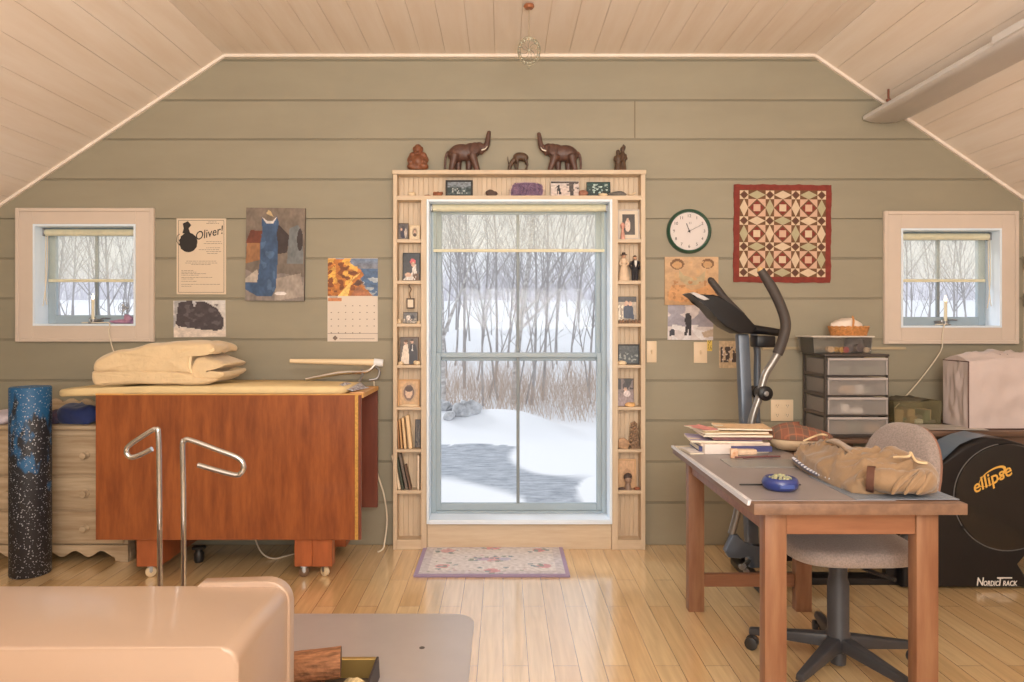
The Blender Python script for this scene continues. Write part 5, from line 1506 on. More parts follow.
# --- whitewashed dresser
dy = -.30
dx0, dx1 = X(-30, dy), X(127, dy)
dtop = Z(430, dy)
m_ww = M('whitewashed_wood', (206, 184, 154), .7, var=.14, scale=4, stretch=(.7, 3, 9), col2=(172, 146, 116), bump=.2, bscale=30)
dr = wthing('dresser', 'whitewashed wooden dresser with scalloped base at the left', 'dresser', ((dx0 + dx1) / 2, dy / 2, 0))
MB().box(dx0, dx1, dy + .012, -.002, Z(545, dy), dtop, .004).build('carcass', m_ww, dr, 30)
MB().box(dx0 - .02, dx1 + .02, dy - .012, -.002, dtop + .0005, dtop + .026, .008, 3).build('top', m_ww, dr, 30)
for py0, py1 in ((436, 474), (477, 509), (512, 543.5)):
    a, b = Z(py1, dy), Z(py0, dy)
    for xa, xb in ((dx0 + .02, (dx0 + dx1) / 2 - .004), ((dx0 + dx1) / 2 + .004, dx1 - .02)):
        d = MB().box(xa, xb, dy - .004, dy + .011, a, b, .006, 2).build('drawer', m_ww, dr, 30)
        for kx in (.5,):
            c = (xa + (xb - xa) * kx, dy - .004, (a + b) / 2)
            MB().lathe([(.024, 0), (.022, .006), (.01, .01), (.009, .02), (.02, .027), (.018, .036), (.0, .04)], 16, c, Matrix.Rotation(PI / 2, 4, 'X')).build('knob', m_ww, d)
sk = []
n = 40
for k in range(n + 1):
    u = k / n; zz = .028 + .04 * math.cos((u - .5) * PI * 6) ** 2
    if u < .06 or u > .94: zz = .0
    sk.append((dx0 + (dx1 + .01 - dx0) * u, zz))
mb = MB(); mb.prism(sk + [(dx1 + .01, Z(545, dy)), (dx0, Z(545, dy))], dy - .008, dy + .012, .002, 1); mb.build('scalloped_apron', m_ww, dr, 0)
for xx in (dx0 + .03, dx1 - .04): MB().box(xx - .03, xx + .05, -.09, -.004, .0, Z(545, dy) - .0005, .004).build('rear_foot', m_ww, dr, 30)
MB().prism([(dx1 - .075, .0), (dx1 + .012, .0), (dx1 + .016, .03), (dx1 + .006, Z(545, dy)), (dx1 - .09, Z(545, dy)), (dx1 - .088, .05)], dy + .013, dy + .07, .003, 1).build('front_foot', m_ww, dr, 0)
# things on it
zt_ = dtop + .027


def heap(name, label, cat, cx, cy, rx, ry_, h, mat, z, seed, fr=8.0, n=26, boxy=.7):
    mb = MB()
    mb.ell((0, 0, h * .45), (rx, ry_, h * .62), nu=n * 2, nv=n, p=boxy, f=lambda q: noise.noise_vector(q * fr + Vector((seed, 0, 0))) * min(rx, h) * .35)
    for v in mb.bm.verts: v.co.z = max(v.co.z, 0)
    o = mb.build(name, mat, None, 60)
    o.location = (cx, cy, z + .0006)
    return tag(o, label, cat)


heap('folded_fabric', 'royal blue fabric crumpled on the dresser beside the cutting table', 'fabric', X(80, -.22), -.215, .125, .065, .115, M('royal_blue_cloth', (34, 50, 104), .8, var=.25, scale=8, bump=.4, bscale=24, sheen=.3), zt_, 3)
heap('folded_fabric', 'dark maroon patterned cloth tucked beside the blue fabric', 'fabric', X(55, -.22), -.22, .045, .05, .075, M('maroon_print', (104, 74, 84), .8, var=.4, scale=30, col2=(56, 62, 92)), zt_, 5)
heap('folded_fabric', 'lilac grey cloth at the left end of the dresser', 'fabric', X(1, -.22), -.215, .1, .07, .07, M('lilac_cloth', (206, 196, 206), .85, var=.12, scale=10, bump=.4, bscale=20), zt_, 8)
# scalloped wooden tray rail behind
mb = MB(); a, b = X(34, -.06), X(110, -.06); pts = []
for k in range(49):
    u = k / 48; pts.append((a + (b - a) * u, zt_ + .10 + .028 * abs(math.sin(u * PI * 5))))
mb.prism(pts + [(b, zt_ + .0006), (a, zt_ + .0006)], -.075, -.055, .003, 1)
mb.box(a, b, -.055, -.012, zt_ + .0006, zt_ + .014)
tag(mb.build('scalloped_rack', m_ww, None, 0), 'pale wooden rack with scalloped top behind the blue fabric', 'rack')
# --- foam roller
def speck_mat():
    m = bpy.data.materials.new('speckled_foam'); m.use_nodes = True
    nt = m.node_tree; N = nt.nodes; L = nt.links; b = N['Principled BSDF']
    tc = N.new('ShaderNodeTexCoord')
    v = N.new('ShaderNodeTexVoronoi'); v.inputs['Scale'].default_value = 95; v.inputs['Randomness'].default_value = 1
    L.new(tc.outputs['Object'], v.inputs['Vector'])
    lt = N.new('ShaderNodeMath'); lt.operation = 'LESS_THAN'; lt.inputs[1].default_value = 0.30
    L.new(v.outputs['Distance'], lt.inputs[0])
    wn = N.new('ShaderNodeTexNoise'); wn.inputs['Scale'].default_value = 70
    L.new(tc.outputs['Object'], wn.inputs['Vector'])
    g = N.new('ShaderNodeMath'); g.operation = 'GREATER_THAN'; g.inputs[1].default_value = 0.5
    L.new(wn.outputs['Fac'], g.inputs[0])
    mu = N.new('ShaderNodeMath'); mu.operation = 'MULTIPLY'; L.new(lt.outputs[0], mu.inputs[0]); L.new(g.outputs[0], mu.inputs[1])
    # the blue dye spreads down from the top end
    sp = N.new('ShaderNodeSeparateXYZ'); L.new(tc.outputs['Object'], sp.inputs[0])
    n2 = N.new('ShaderNodeTexNoise'); n2.inputs['Scale'].default_value = 11; n2.inputs['Detail'].default_value = 3
    mp = N.new('ShaderNodeMapping'); mp.inputs['Scale'].default_value = (1, 1, .5); L.new(tc.outputs['Object'], mp.inputs['Vector']); L.new(mp.outputs[0], n2.inputs['Vector'])
    ad = N.new('ShaderNodeMath'); ad.operation = 'MULTIPLY_ADD'; ad.inputs[1].default_value = 1.0; hz_ = N.new('ShaderNodeMath'); hz_.operation = 'MULTIPLY'; hz_.inputs[1].default_value = .5; L.new(sp.outputs['Z'], hz_.inputs[0]); L.new(n2.outputs['Fac'], ad.inputs[0]); L.new(hz_.outputs[0], ad.inputs[2])
    rp = N.new('ShaderNodeValToRGB'); rp.color_ramp.elements[0].position = 0.86; rp.color_ramp.elements[1].position = 0.92
    rp.color_ramp.elements[0].color = (*lin((34, 34, 40)), 1); rp.color_ramp.elements[1].color = (*lin((30, 92, 140)), 1)
    L.new(ad.outputs[0], rp.inputs['Fac'])
    mx = N.new('ShaderNodeMix'); mx.data_type = 'RGBA'; mx.inputs['B'].default_value = (*lin((176, 178, 186)), 1)
    L.new(mu.outputs[0], mx.inputs['Factor']); L.new(rp.outputs['Color'], mx.inputs['A']); L.new(mx.outputs['Result'], b.inputs['Base Color'])
    b.inputs['Roughness'].default_value = .5
    return m


fr_ = .099
o = MB().lathe([(0, 0), (fr_ - .004, 0), (fr_, .006), (fr_, Z(387, -.5) - .006), (fr_ - .005, Z(387, -.5)), (0, Z(387, -.5))], 40).build('foam_roller', speck_mat(), None, 40)
o.location = (X(30.5, -.48), -.48, .0005)
tag(o, 'tall black speckled foam roller with blue top standing before the dresser', 'foam roller')
# --- cords and small things on the floor
mb = MB()
mb.tube(smoothline([(X(374, -.08), -.09, Z(380, -.08)), (X(378, -.05), -.07, Z(420, -.05)), (X(376, -.05), -.05, Z(465, -.05)), (X(384, -.05), -.05, Z(495, -.05)), (X(387, -.06), -.06, Z(520, -.06)), (X(384, -.1), -.1, .03), (X(381, -.12), -.12, .006), (X(378, -.14), -.14, .005)]), .005, 6)
tag(mb.build('power_cable', m_cord), 'white cord hanging from the cutting table down to the floor by the display case', 'cord')
mb = MB()
mb.tube(smoothline([(X(250, -.2), -.2, .2), (X(262, -.2), -.24, .05), (X(275, -.22), -.26, .006), (X(290, -.2), -.2, .006), (X(330, -.06), -.06, .006)]), .0045, 6)
tag(mb.build('power_cable', m_cord), 'white cord looping on the floor under the cutting table', 'cord')
mb = MB(); mb.lathe([(0, 0), (.024, 0), (.028, .012), (.028, .05), (.02, .06), (.02, .075), (.0, .075)], 14, (X(199, -.3), -.3, .0005)); mb.box(X(193, -.3), X(205, -.3), -.32, -.28, .074, .09, .003, 1)
tag(mb.build('furniture_foot', m_black), 'small black castor foot under the middle of the cutting table', 'castor')
# --- rug
yr0, yr1 = -.03, -.545
rx0, rx1 = X(419, -.3) , X(566, -.3)
mb = MB(); bm = mb.bm
lay = bm.loops.layers.float_color.new('Col')
RW, RH = rx1 - rx0, yr0 - yr1
rs = random.Random(12)
fl = []
for (u, v, r_, c) in ((.5, .5, .07, (220, 184, 192)), (.5, .88, .06, (216, 170, 180)), (.5, .14, .06, (220, 176, 186)), (.18, .78, .06, (220, 184, 192)), (.17, .28, .06, (220, 180, 188)), (.83, .8, .06, (218, 168, 180)), (.84, .28, .06, (216, 174, 184)), (.44, .5, .05, (204, 190, 212)), (.58, .5, .05, (200, 200, 220))):
    fl.append((u, v, r_, c))
    for k in range(5): fl.append((u + rs.uniform(-.09, .09), v + rs.uniform(-.1, .1), .022, (158, 172, 170) if k % 2 else (160, 174, 186)))
for k in range(40): fl.append((rs.uniform(.08, .92), rs.choice((rs.uniform(.08, .2), rs.uniform(.8, .92), rs.uniform(.3, .7))), .013, rs.choice(((184, 190, 186), (212, 192, 200), (188, 192, 208)))))


def rugc(u, v):
    if min(u * RW, (1 - u) * RW, v * RH, (1 - v) * RH) < .022: return (176, 160, 190)
    c = (228, 224, 226) if min(u * RW, (1 - u) * RW, v * RH, (1 - v) * RH) > .07 else (214, 210, 216)
    for (a, b, r_, cc) in fl:
        if ((u - a) * RW / RH / 1.0) ** 2 * .55 + (v - b) ** 2 < r_ ** 2 * (1 + .5 * noise.noise(Vector((u * 30, v * 30, a * 9)))): c = cc
    k = 1 + .1 * noise.noise(Vector((u * 40, v * 24, 3)))
    return [x * k for x in c]


nx, ny = 110, 64
V = [[bm.verts.new((rx0 + RW * i / nx, yr1 + RH * j / ny, .012 + .0012 * noise.noise(Vector((i * .4, j * .4, 0))))) for j in range(ny + 1)] for i in range(nx + 1)]
for i in range(nx):
    for j in range(ny):
        f = bm.faces.new((V[i][j], V[i + 1][j], V[i + 1][j + 1], V[i][j + 1]))
        c = (*lin(rugc((i + .5) / nx, (j + .5) / ny)), 1)
        for l in f.loops: l[lay] = c
bmesh.ops.recalc_face_normals(bm, faces=bm.faces[:])
ring = [V[i][0] for i in range(nx + 1)] + [V[nx][j] for j in range(1, ny + 1)] + [V[i][ny] for i in range(nx - 1, -1, -1)] + [V[0][j] for j in range(ny - 1, 0, -1)]
low = [bm.verts.new((v.co.x, v.co.y, .001)) for v in ring]
ec = (*lin((150, 134, 160)), 1)
for i in range(len(ring)):
    f = bm.faces.new((ring[i], low[i], low[(i + 1) % len(ring)], ring[(i + 1) % len(ring)]))
    for l in f.loops: l[lay] = ec
tag(mb.build('floor_rug', m_attr('wool_rug', .95, spec=.1), None, 40), 'small floral rug with lilac border in front of the tall window', 'rug')
# --- white enamel stove on its grey hearth plate, bottom left
hx0, hx1, hy0, hy1 = -1.75, -.131, -2.6, -1.02
mb = MB(); out = []
for (cx, cy, a0) in ((hx1 - .1, hy1 - .1, 0), (hx0 + .1, hy1 - .1, 90), (hx0 + .1, hy0 + .1, 180), (hx1 - .1, hy0 + .1, 270)):
    for k in range(9): a = R(a0 + 90 * k / 8); out.append((cx + .1 * math.cos(a), cy + .1 * math.sin(a)))
mb.prism(out, .0005, .006, .0015, 1, plane='xy')
hp = mb.build('hearth_plate', M('grey_steel_plate', (184, 176, 174), .3, .0, var=.05, scale=3, coat=.4), None, 30)
tag(hp, 'grey rounded steel hearth plate on the floor at the bottom left', 'hearth plate')
mb = MB(); mb.lathe([(.0, .0062), (.012, .0062), (.011, .0075), (0, .008)], 12, (X(422, -1.36), -1.36, 0))
mb.build('dark_stud', M('dark_grey_spot', (86, 80, 78), .6), None).name = 'plate_stud'
o = bpy.data.objects['plate_stud']; tag(o, 'small dark round stud on the grey hearth plate', 'stud')
sx0, sx1, sy0, sy1 = -1.72, -.61, -2.64, -2.26
m_en = M('white_enamel', (180, 154, 134), .32, var=.02, scale=3, coat=.3)
st = wthing('wood_stove', 'cream-white enamel wood stove with rounded shoulder at the bottom left', 'stove', ((sx0 + sx1) / 2, (sy0 + sy1) / 2, .0065))
zs = .605
mb = MB(); pr = [(sx0, .12), (sx1 - .008, .12)]
for k in range(7): a = R(90 * k / 6); pr.append((sx1 - .04 + .04 * math.cos(a) - .002, zs - .04 + .04 * math.sin(a)))
pr += [(sx0, zs)]
mb.prism(pr, sy0, sy1, .010, 3)
mb.build('body', m_en, st, 40)
mb = MB(); e0 = X(203, sy1); pr = [(e0 - .05, zs - .03), (e0, zs + .012), (sx1 - .06, zs + .016)]
for k in range(8): a = R(90 - 90 * k / 7); pr.append((sx1 - .060 + .064 * math.cos(a), zs - .048 + .064 * math.sin(a)))
pr += [(sx1 + .004, zs - .4), (sx1 - .06, zs - .4), (sx1 - .06, zs - .05)]
mb.prism(pr, sy1 - .012, sy1 + .03, .005, 3)
mb.build('rear_shoulder', m_en, st, 40)
MB().box(sx0 + .1, sx1 - .1, sy0 - .014, sy0 - .001, .2, zs - .1, .01).build('stove_door', M('stove_black', (40, 38, 38), .5), st, 30)
for xx in (sx0 + .08, sx1 - .1):
    for yy in (sy0 + .06, sy1 - .06): MB().lathe([(.03, .0068), (.022, .03), (.02, .1195), (0, .1195)], 14, (xx, yy, 0)).build('leg', M('stove_black', (40, 38, 38), .5), st)
# fire tools
for nm, px, pts in (('left', 160, [(160, 585), (159.5, 500), (158.5, 436), (156, 430), (151, 431), (130, 445), (126.5, 452), (130, 457), (137, 456), (152, 449)]), ('right', 183, [(183.5, 587), (183.5, 500), (182.5, 447), (184.5, 441), (190, 440), (215, 449), (238, 458), (243.5, 466), (241, 473), (233, 474.5), (198, 465)])):
    y = -1.95
    mb = MB(); P3 = [(X(a, y), y, Z(b, y)) for a, b in pts]
    P3[0] = (P3[0][0], y, .32); mb.tube(smoothline(P3, 6), .0085, 10)
    t = wthing('fire_tool', 'chrome fireplace tool with bent triangular handle pointing %s' % nm, 'fireplace tool', (P3[0][0], y, .0065))
    mb.build('handle_rod', m_chrome, t)
    x = P3[0][0]
    mb = MB(); mb.cyl((x, y, .33), (x, y, .12), .008, n=10)
    if nm == 'left': mb.prism([(x - .05, .0075), (x + .05, .0075), (x + .05, .1), (x + .02, .13), (x - .02, .13), (x - .05, .1)], y - .004, y + .004, .002, 1)
    else:
        mb.obox((x, y, .11), (.09, .03, .03), (0, 0, 0), .004)
        for k in range(7): mb.bar((x - .04 + k * .0133, y, .1), (x - .04 + k * .0133, y, .0075), .009, .02, up=(0, 1, 0))
    mb.build('shovel_blade' if nm == 'left' else 'brush_head', M('stove_black', (40, 38, 38), .5), t, 30)
# logs and log tray
tr = wthing('log_tray', 'low dark metal log tray with brass rim beside the stove', 'log tray', (-.63, -1.80, .0065))
MB().box(-.85, -.482, -2.02, -1.62, .0068, .014, .002, 1).build('tray_floor', M('dark_tray', (66, 58, 56), .5), tr, 0)
mb = MB(); mb.box(-.85, -.482, -1.62, -1.60, .0068, .085, .003, 1); mb.build('tray_rim', M('brass_rim', (184, 156, 96), .35, .6), tr, 0)
MB().hexa([(-.482, -2.02, .0068), (-.47, -2.02, .0068), (-.47, -1.6, .0068), (-.482, -1.6, .0068), (-.482, -2.02, .085), (-.474, -2.02, .085), (-.474, -1.6, .085), (-.482, -1.6, .085)]).build('tray_side', M('dark_tray', (66, 58, 56), .5), tr, 0)


def log(label, c, L_, r, ang, tilt, barkcol, seed, split=False):
    t = thing('firewood_log', label, 'log', c, (0, 0, ang), 'split logs beside the stove')
    mb = MB(); n = 22; rings = []
    prof = [(math.cos(2 * PI * k / n), math.sin(2 * PI * k / n)) for k in range(n)]
    if split: prof = [(a * (1 if b > -.2 else .95), max(b, -.35)) for a, b in prof]
    for i in range(13):
        u = -L_ / 2 + L_ * i / 12
        rings.append([mb.bm.verts.new((u, a * r * (1 + .12 * noise.noise(Vector((u * 9, k * .7, seed))) + .07 * noise.noise(Vector((u * 30, k * 1.7, seed)))), b * r * (1 + .12 * noise.noise(Vector((u * 9, k * .7, seed)))) + (tilt * u))) for k, (a, b) in enumerate(prof)])
    for A, B in zip(rings, rings[1:]):
        for k in range(n): mb.bm.faces.new((A[k], A[(k + 1) % n], B[(k + 1) % n], B[k]))
    lo = min(v.co.z for v in mb.bm.verts)
    for v in mb.bm.verts: v.co.z -= lo
    ends = ([v.co.copy() for v in rings[0]], [v.co.copy() for v in rings[-1]])
    mb.build('bark', M('bark_%d_%d_%d' % barkcol, barkcol, .9, var=.5, scale=14, stretch=(1, 5, 5), bump=1, bscale=40), t, 60, recalc=True)
    for e in ends:
        b2 = MB(); b2.poly(e); b2.build('cut_end', M('log_end', (92, 66, 46), .8, var=.3, scale=30), t, 0)
    return t


log('split brown-barked log on top of the pile beside the stove', (-.715, -1.80, .083), .28, .052, R(10), .06, (158, 110, 78), 1)
log('pale flaky log under the brown log in the tray', (-.545, -1.86, .0145), .18, .058, R(78), 0, (206, 184, 140), 2, True)
log('reddish brown log lowest at the left in the tray', (-.70, -1.80, .0145), .26, .034, R(84), 0, (136, 84, 60), 3)
# ------------------------------------------------------------------ right side of the room
# --- narrow work desk along the wall and the low stand with the drawer tower
m_walnut = M('dark_walnut', (104, 78, 62), .4, var=.2, scale=4, stretch=(.8, 6, 6), coat=.2)
ky, kz = -.48, .772
dk = wthing('sewing_desk', 'dark brown desk against the wall under the right window', 'desk', (2.62, ky / 2, 0))
kx0, kx1 = X(897, ky), WR - .012
MB().box(kx0, kx1, ky, -.012, kz - .03, kz, .004).build('desk_top', m_walnut, dk, 30)
for xx in (kx0 + .19, kx1 - .06):
    for yy in (ky + .03, -.07): MB().box(xx, xx + .045, yy, yy + .045, 0, kz - .031, .003, 1).build('leg', m_walnut, dk, 0)
MB().box(kx0 + .19, kx1 - .03, ky + .04, ky + .058, kz - .09, kz - .031).build('apron', m_walnut, dk, 0)
sy_, sz_ = -.345, Z(437.5, -.30)
ls = wthing('low_stand', 'low brown stand under the plastic drawer tower', 'stand', (X(845, -.2), sy_ / 2, 0))
qx0, qx1 = X(796, sy_), kx0 - .004
MB().box(qx0, qx1, sy_ - .02, -.013, sz_ - .025, sz_, .004).build('stand_top', m_walnut, ls, 30)
for xx in (qx0 + .03, qx1 - .06):
    for yy in (sy_ + .02, -.07): MB().box(xx, xx + .035, yy, yy + .035, 0, sz_ - .026, .003, 1).build('leg', m_walnut, ls, 0)
# --- plastic drawer tower
m_smoke = m_clear('frosted_drawer_plastic', (.98, .98, .98), .34, (236, 230, 226), .25)
m_taupe = M('dark_taupe_plastic', (74, 66, 62), .35, var=.05)
ty0 = -.315
a, b = X(825, ty0), X(889, ty0)
zt0, zt1 = sz_ + .001, Z(354, ty0)
tw = wthing('drawer_tower', 'four-drawer clear plastic storage tower in a dark frame', 'drawer unit', ((a + b) / 2, ty0 / 2, zt0))
MB().box(a - .004, b + .004, ty0 - .004, -.022, zt1 - .016, zt1, .006, 3).build('top_panel', m_taupe, tw, 30)
MB().box(a, b, ty0, -.026, zt0, zt0 + .012, .003, 1).build('base_panel', m_taupe, tw, 30)
for xx in (a, b - .01):
    for yy in (ty0 + .002, -.044): MB().box(xx, xx + .01, yy, yy + .018, zt0 + .012, zt1 - .016, .002, 1).build('post', m_taupe, tw, 0)
hh = (zt1 - .016 - zt0 - .012) / 4
rr = random.Random(6)
junk = [M('junk_grey', (140, 132, 130), .7), M('junk_white', (232, 226, 220), .6), M('junk_tan', (190, 160, 130), .7), M('junk_green', (130, 136, 120), .7), M('junk_dark', (84, 78, 78), .6)]
m_rail = M('rail_taupe', (92, 82, 78), .4)
for k in range(4):
    z0 = zt0 + .012 + hh * k
    MB().box(a + .011, b - .011, ty0 + .01, -.046, z0, z0 + .006).build('shelf_rail', m_rail, tw, 0)
    for xx in (a + .001, b - .009):
        MB().box(xx, xx + .008, ty0 + .021, -.045, z0 - .004 if k else z0, z0 + .014, .001, 1).build('side_rail', m_rail, tw, 0)
    mb = MB(); f0, f1, g0, g1 = a + .012, b - .012, z0 + .009, z0 + hh - .006
    t_ = .003
    mb.box(f0, f1, ty0 - .006, ty0 - .006 + t_, g0, g1, .001, 1)
    mb.box(f0, f1, -.05, -.047, g0, g1 - .01); mb.box(f0, f0 + t_, ty0 - .003, -.05, g0, g1 - .01); mb.box(f1 - t_, f1, ty0 - .003, -.05, g0, g1 - .01); mb.box(f0 + t_, f1 - t_, ty0 - .003, -.05, g0, g0 + t_)
    dw = mb.build('drawer', m_smoke, tw, 0)
    mb = MB(); mb.box(f0, f1, ty0 - .013, ty0 - .0065, g1 - .014, g1, .002, 1); mb.box(f0, f0 + .008, ty0 - .010, ty0 - .0065, g0, g1 - .015, .001, 1); mb.box(f1 - .008, f1, ty0 - .010, ty0 - .0065, g0, g1 - .015, .001, 1)
    mb.build('drawer_lip', M('clear_rim', (176, 168, 166), .25), dw, 0)
    cc = ((f0 + f1) / 2, (g0 + g1) / 2)
    x = f0 + .01
    while x < f1 - .05:
        w_ = rr.uniform(.03, .1); w_ = min(w_, f1 - .012 - x)
        if rr.random() < .85: MB().box(x, x + w_ - .006, ty0 + .01 + rr.random() * .03, -.08, g0 + .0035, g0 + .012 + rr.uniform(.02, .055), .008, 2).build('contents', junk[rr.randrange(5)], dw, 30)
        x += w_
# clear box on top
by0 = -.27
a2, b2 = X(812, by0), X(873, by0)
bz0, bz1 = zt1 + .0006, Z(336, by0)
cb = wthing('clear_storage_box', 'clear plastic lidded box of spools on top of the drawer tower', 'storage box', ((a2 + b2) / 2, -.15, bz0))
m_cl = m_clear('clear_box_plastic', (1, 1, 1), .05, (250, 246, 240), .08)
mb = MB()
def tray(mb, x0, x1, y0, y1, z0, z1, t, tp=.0):
    mb.box(x0, x1, y0, y1, z0, z0 + t)
    mb.hexa([(x0, y0, z0 + t), (x1, y0, z0 + t), (x1, y0 + t, z0 + t), (x0, y0 + t, z0 + t), (x0 - tp, y0 - tp, z1), (x1 + tp, y0 - tp, z1), (x1 + tp, y0 + t - tp, z1), (x0 - tp, y0 + t - tp, z1)])
    mb.hexa([(x0, y1 - t, z0 + t), (x1, y1 - t, z0 + t), (x1, y1, z0 + t), (x0, y1, z0 + t), (x0 - tp, y1 - t + tp, z1), (x1 + tp, y1 - t + tp, z1), (x1 + tp, y1 + tp, z1), (x0 - tp, y1 + tp, z1)])
    mb.hexa([(x0, y0 + t, z0 + t), (x0 + t, y0 + t, z0 + t), (x0 + t, y1 - t, z0 + t), (x0, y1 - t, z0 + t), (x0 - tp, y0 + t, z1), (x0 + t - tp, y0 + t, z1), (x0 + t - tp, y1 - t, z1), (x0 - tp, y1 - t, z1)])
    mb.hexa([(x1 - t, y0 + t, z0 + t), (x1, y0 + t, z0 + t), (x1, y1 - t, z0 + t), (x1 - t, y1 - t, z0 + t), (x1 - t + tp, y0 + t, z1), (x1 + tp, y0 + t, z1), (x1 + tp, y1 - t, z1), (x1 - t + tp, y1 - t, z1)])
tray(mb, a2 + .012, b2 - .012, by0, -.06, bz0, bz1 - .008, .003, .008)
mb.build('tub', m_cl, cb, 0)
MB().box(a2 - .004, b2 + .004, by0 - .016, -.045, bz1 - .0075, bz1, .003, 1).build('lid', M('frosted_lid', (222, 214, 206), .3, spec=.6), cb, 30)
rr = random.Random(9)
for k, (px, c, r_) in enumerate(((829, (196, 160, 120), .018), (837, (206, 150, 60), .017), (842, (150, 44, 44), .017), (850, (60, 50, 54), .022), (858, (74, 56, 56), .026), (863, (176, 150, 120), .016))):
    x = X(px, -.2); mb = MB(); y = -.2 + rr.uniform(-.03, .02)
    mb.lathe([(r_, -.022), (r_, -.018), (r_ * .8, -.016), (r_ * .8, .016), (r_, .018), (r_, .022)], 14, (x, y, bz0 + .0036 + r_), Matrix.Rotation(PI / 2, 4, 'X') @ Matrix.Rotation(rr.uniform(-.4, .4), 4, 'Y'))
    mb.build('thread_spool', M('thread_%d_%d_%d' % c, c, .6, var=.2, scale=90), cb, 30)
mb = MB(); mb.ell((X(855, -.15), -.14, bz0 + .052), (.06, .045, .048), f=lambda q: noise.noise_vector(q * 30) * .01); mb.build('dark_pouch', M('junk_dark', (64, 60, 62), .6), cb, 60)
# basket
kx, ky_ = X(848.5, -.16), -.16
kz0 = bz1 + .0006
bk = wthing('wicker_basket', 'small wicker basket holding white cloth on top of the clear box', 'basket', (kx, ky_, kz0))
m_wick = M('wicker', (204, 142, 84), .6, var=.3, scale=60, bump=.6, bscale=120)
mb = MB(); rx_, ry2 = .112, .075
for i in range(8):
    zz = kz0 + .004 + i * .0068; f_ = .88 + .02 * i
    mb.tube([(kx + rx_ * f_ * math.cos(2 * PI * k / 40), ky_ + ry2 * f_ * math.sin(2 * PI * k / 40), zz + .0022 * (1 if (k + i) % 2 else -1)) for k in range(40)], .0044, 5, closed=True)
for k in range(20):
    aa = 2 * PI * k / 20; mb.tube([(kx + rx_ * .87 * math.cos(aa), ky_ + ry2 * .87 * math.sin(aa), kz0 + .002), (kx + rx_ * 1.02 * math.cos(aa), ky_ + ry2 * 1.02 * math.sin(aa), kz0 + .056)], .003, 5)
mb.lathe([(0, 0), (.86, 0), (.86, .006), (0, .006)], 30, (kx, ky_, kz0), Matrix.Diagonal((rx_, ry2, 1, 1)))
mb.build('woven_bowl', m_wick, bk)
mb = MB(); mb.tube(smoothline([(kx - .012, ky_ - ry2, kz0 + .05), (kx + .0, ky_ - ry2 * .8, kz0 + .085), (kx + .024, ky_, kz0 + .112), (kx + .055, ky_ + ry2 * .7, kz0 + .095), (kx + .066, ky_ + ry2 * .82, kz0 + .05)]), .0055, 7); mb.build('handle', m_wick, bk)
mb = MB(); mb.ell((kx - .01, ky_ + .002, kz0 + .058), (.1, .062, .045), f=lambda q: noise.noise_vector(q * 22) * .02)
for v in mb.bm.verts: v.co.z = max(v.co.z, kz0 + .03)
o = mb.build('folded_napkin', M('white_linen', (236, 220, 206), .85, bump=.3, bscale=40), None, 60)
tag(o, 'white linen cloth bundled inside the wicker basket', 'cloth')
# --- things on the desk
gy = -.24
a, b = X(891, gy), X(944, gy)
og = wthing('clear_organizer', 'clear plastic organiser of small parts left of the white cover', 'organiser', ((a + b) / 2, -.15, kz + .001))
mb = MB(); tray(mb, a + .02, b - .02, gy, -.06, kz + .001, Z(401, gy), .003, .006); mb.build('tub', m_clear('olive_clear_plastic', (.96, .96, .9), .22, (196, 186, 150), .1), og, 0)
rr = random.Random(15)
for k in range(16):
    x = rr.uniform(a + .05, b - .06); MB().box(x, x + rr.uniform(.02, .05), gy + .01 + rr.random() * .05, -.1, kz + .0045, kz + .02 + rr.random() * .075, .004, 1).build('contents', junk[rr.randrange(5)], og, 0)
mb = MB(); mb.ell(((a + b) / 2 - .02, -.15, Z(400, -.15)), (.13, .07, .022), f=lambda q: noise.noise_vector(q * 40) * .02)
for v in mb.bm.verts: v.co.z = max(v.co.z, Z(402, -.15))
mb.build('dark_cloth', M('dark_olive_cloth', (84, 76, 60), .8, var=.2, scale=40), og, 60)
for k, (p0, p1, c, dz_, nm) in enumerate((((893, 431), (963, 420), (196, 172, 146), .0, 'tan'), ((908, 430.5), (1000, 420.5), (188, 180, 172), .004, 'grey'))):
    t = MB(); zz = kz + .0008 + dz_
    if k == 0: t.obox((X(915, -.35), -.36, zz + .0014), (.2, .16, .0028), (0, 0, .15), .0005, 1)
    else: t.obox((X(949, -.36), -.37, zz + .0016), (.30, .19, .0032), (0, 0, -.12), .0005, 1)
    tag(t.build('magazine', M('mag_%d_%d_%d' % c, c, .5, var=.15, scale=14), None, 0), ('grey printed magazine lying at the front of the dark desk' if k else 'tan folder under the grey magazine on the dark desk'), 'magazine')
# sewing machine cover
cf, cbk = -.42, -.20
x0, x1 = X(968.5, cf), X(1058, cf)
z0, z1 = kz + .0008, Z(361, cf)
cv = wthing('machine_cover', 'white vinyl sewing machine cover with dark piping on the desk', 'cover', ((x0 + x1) / 2, (cf + cbk) / 2, z0))
mb = MB()
def cvf(axis, u, v):
    n_ = noise.noise(Vector((u * 3.2 + axis * 7, v * 3, axis))) * .014 + (abs(noise.noise(Vector((u * 6 + axis * 3, v * 3.4 + u * 3, 4)))) - .2) * .02
    return n_ * min(1, 6 * min(u, 1 - u)) * min(1, 6 * min(v, 1 - v) + .0)
zt_l = lambda u: z1 + .012 * math.sin(u * PI) - .004 + .018 * u
N_ = 22
mb.grid(lambda u, v: Vector((x0 + (x1 - x0) * u, cf + cvf(1, u, v), z0 + (zt_l(u) - z0) * v)), N_, N_)
mb.grid(lambda u, v: Vector((x0 + (x1 - x0) * u, cbk, z0 + (zt_l(u) - z0) * v)), N_, N_)
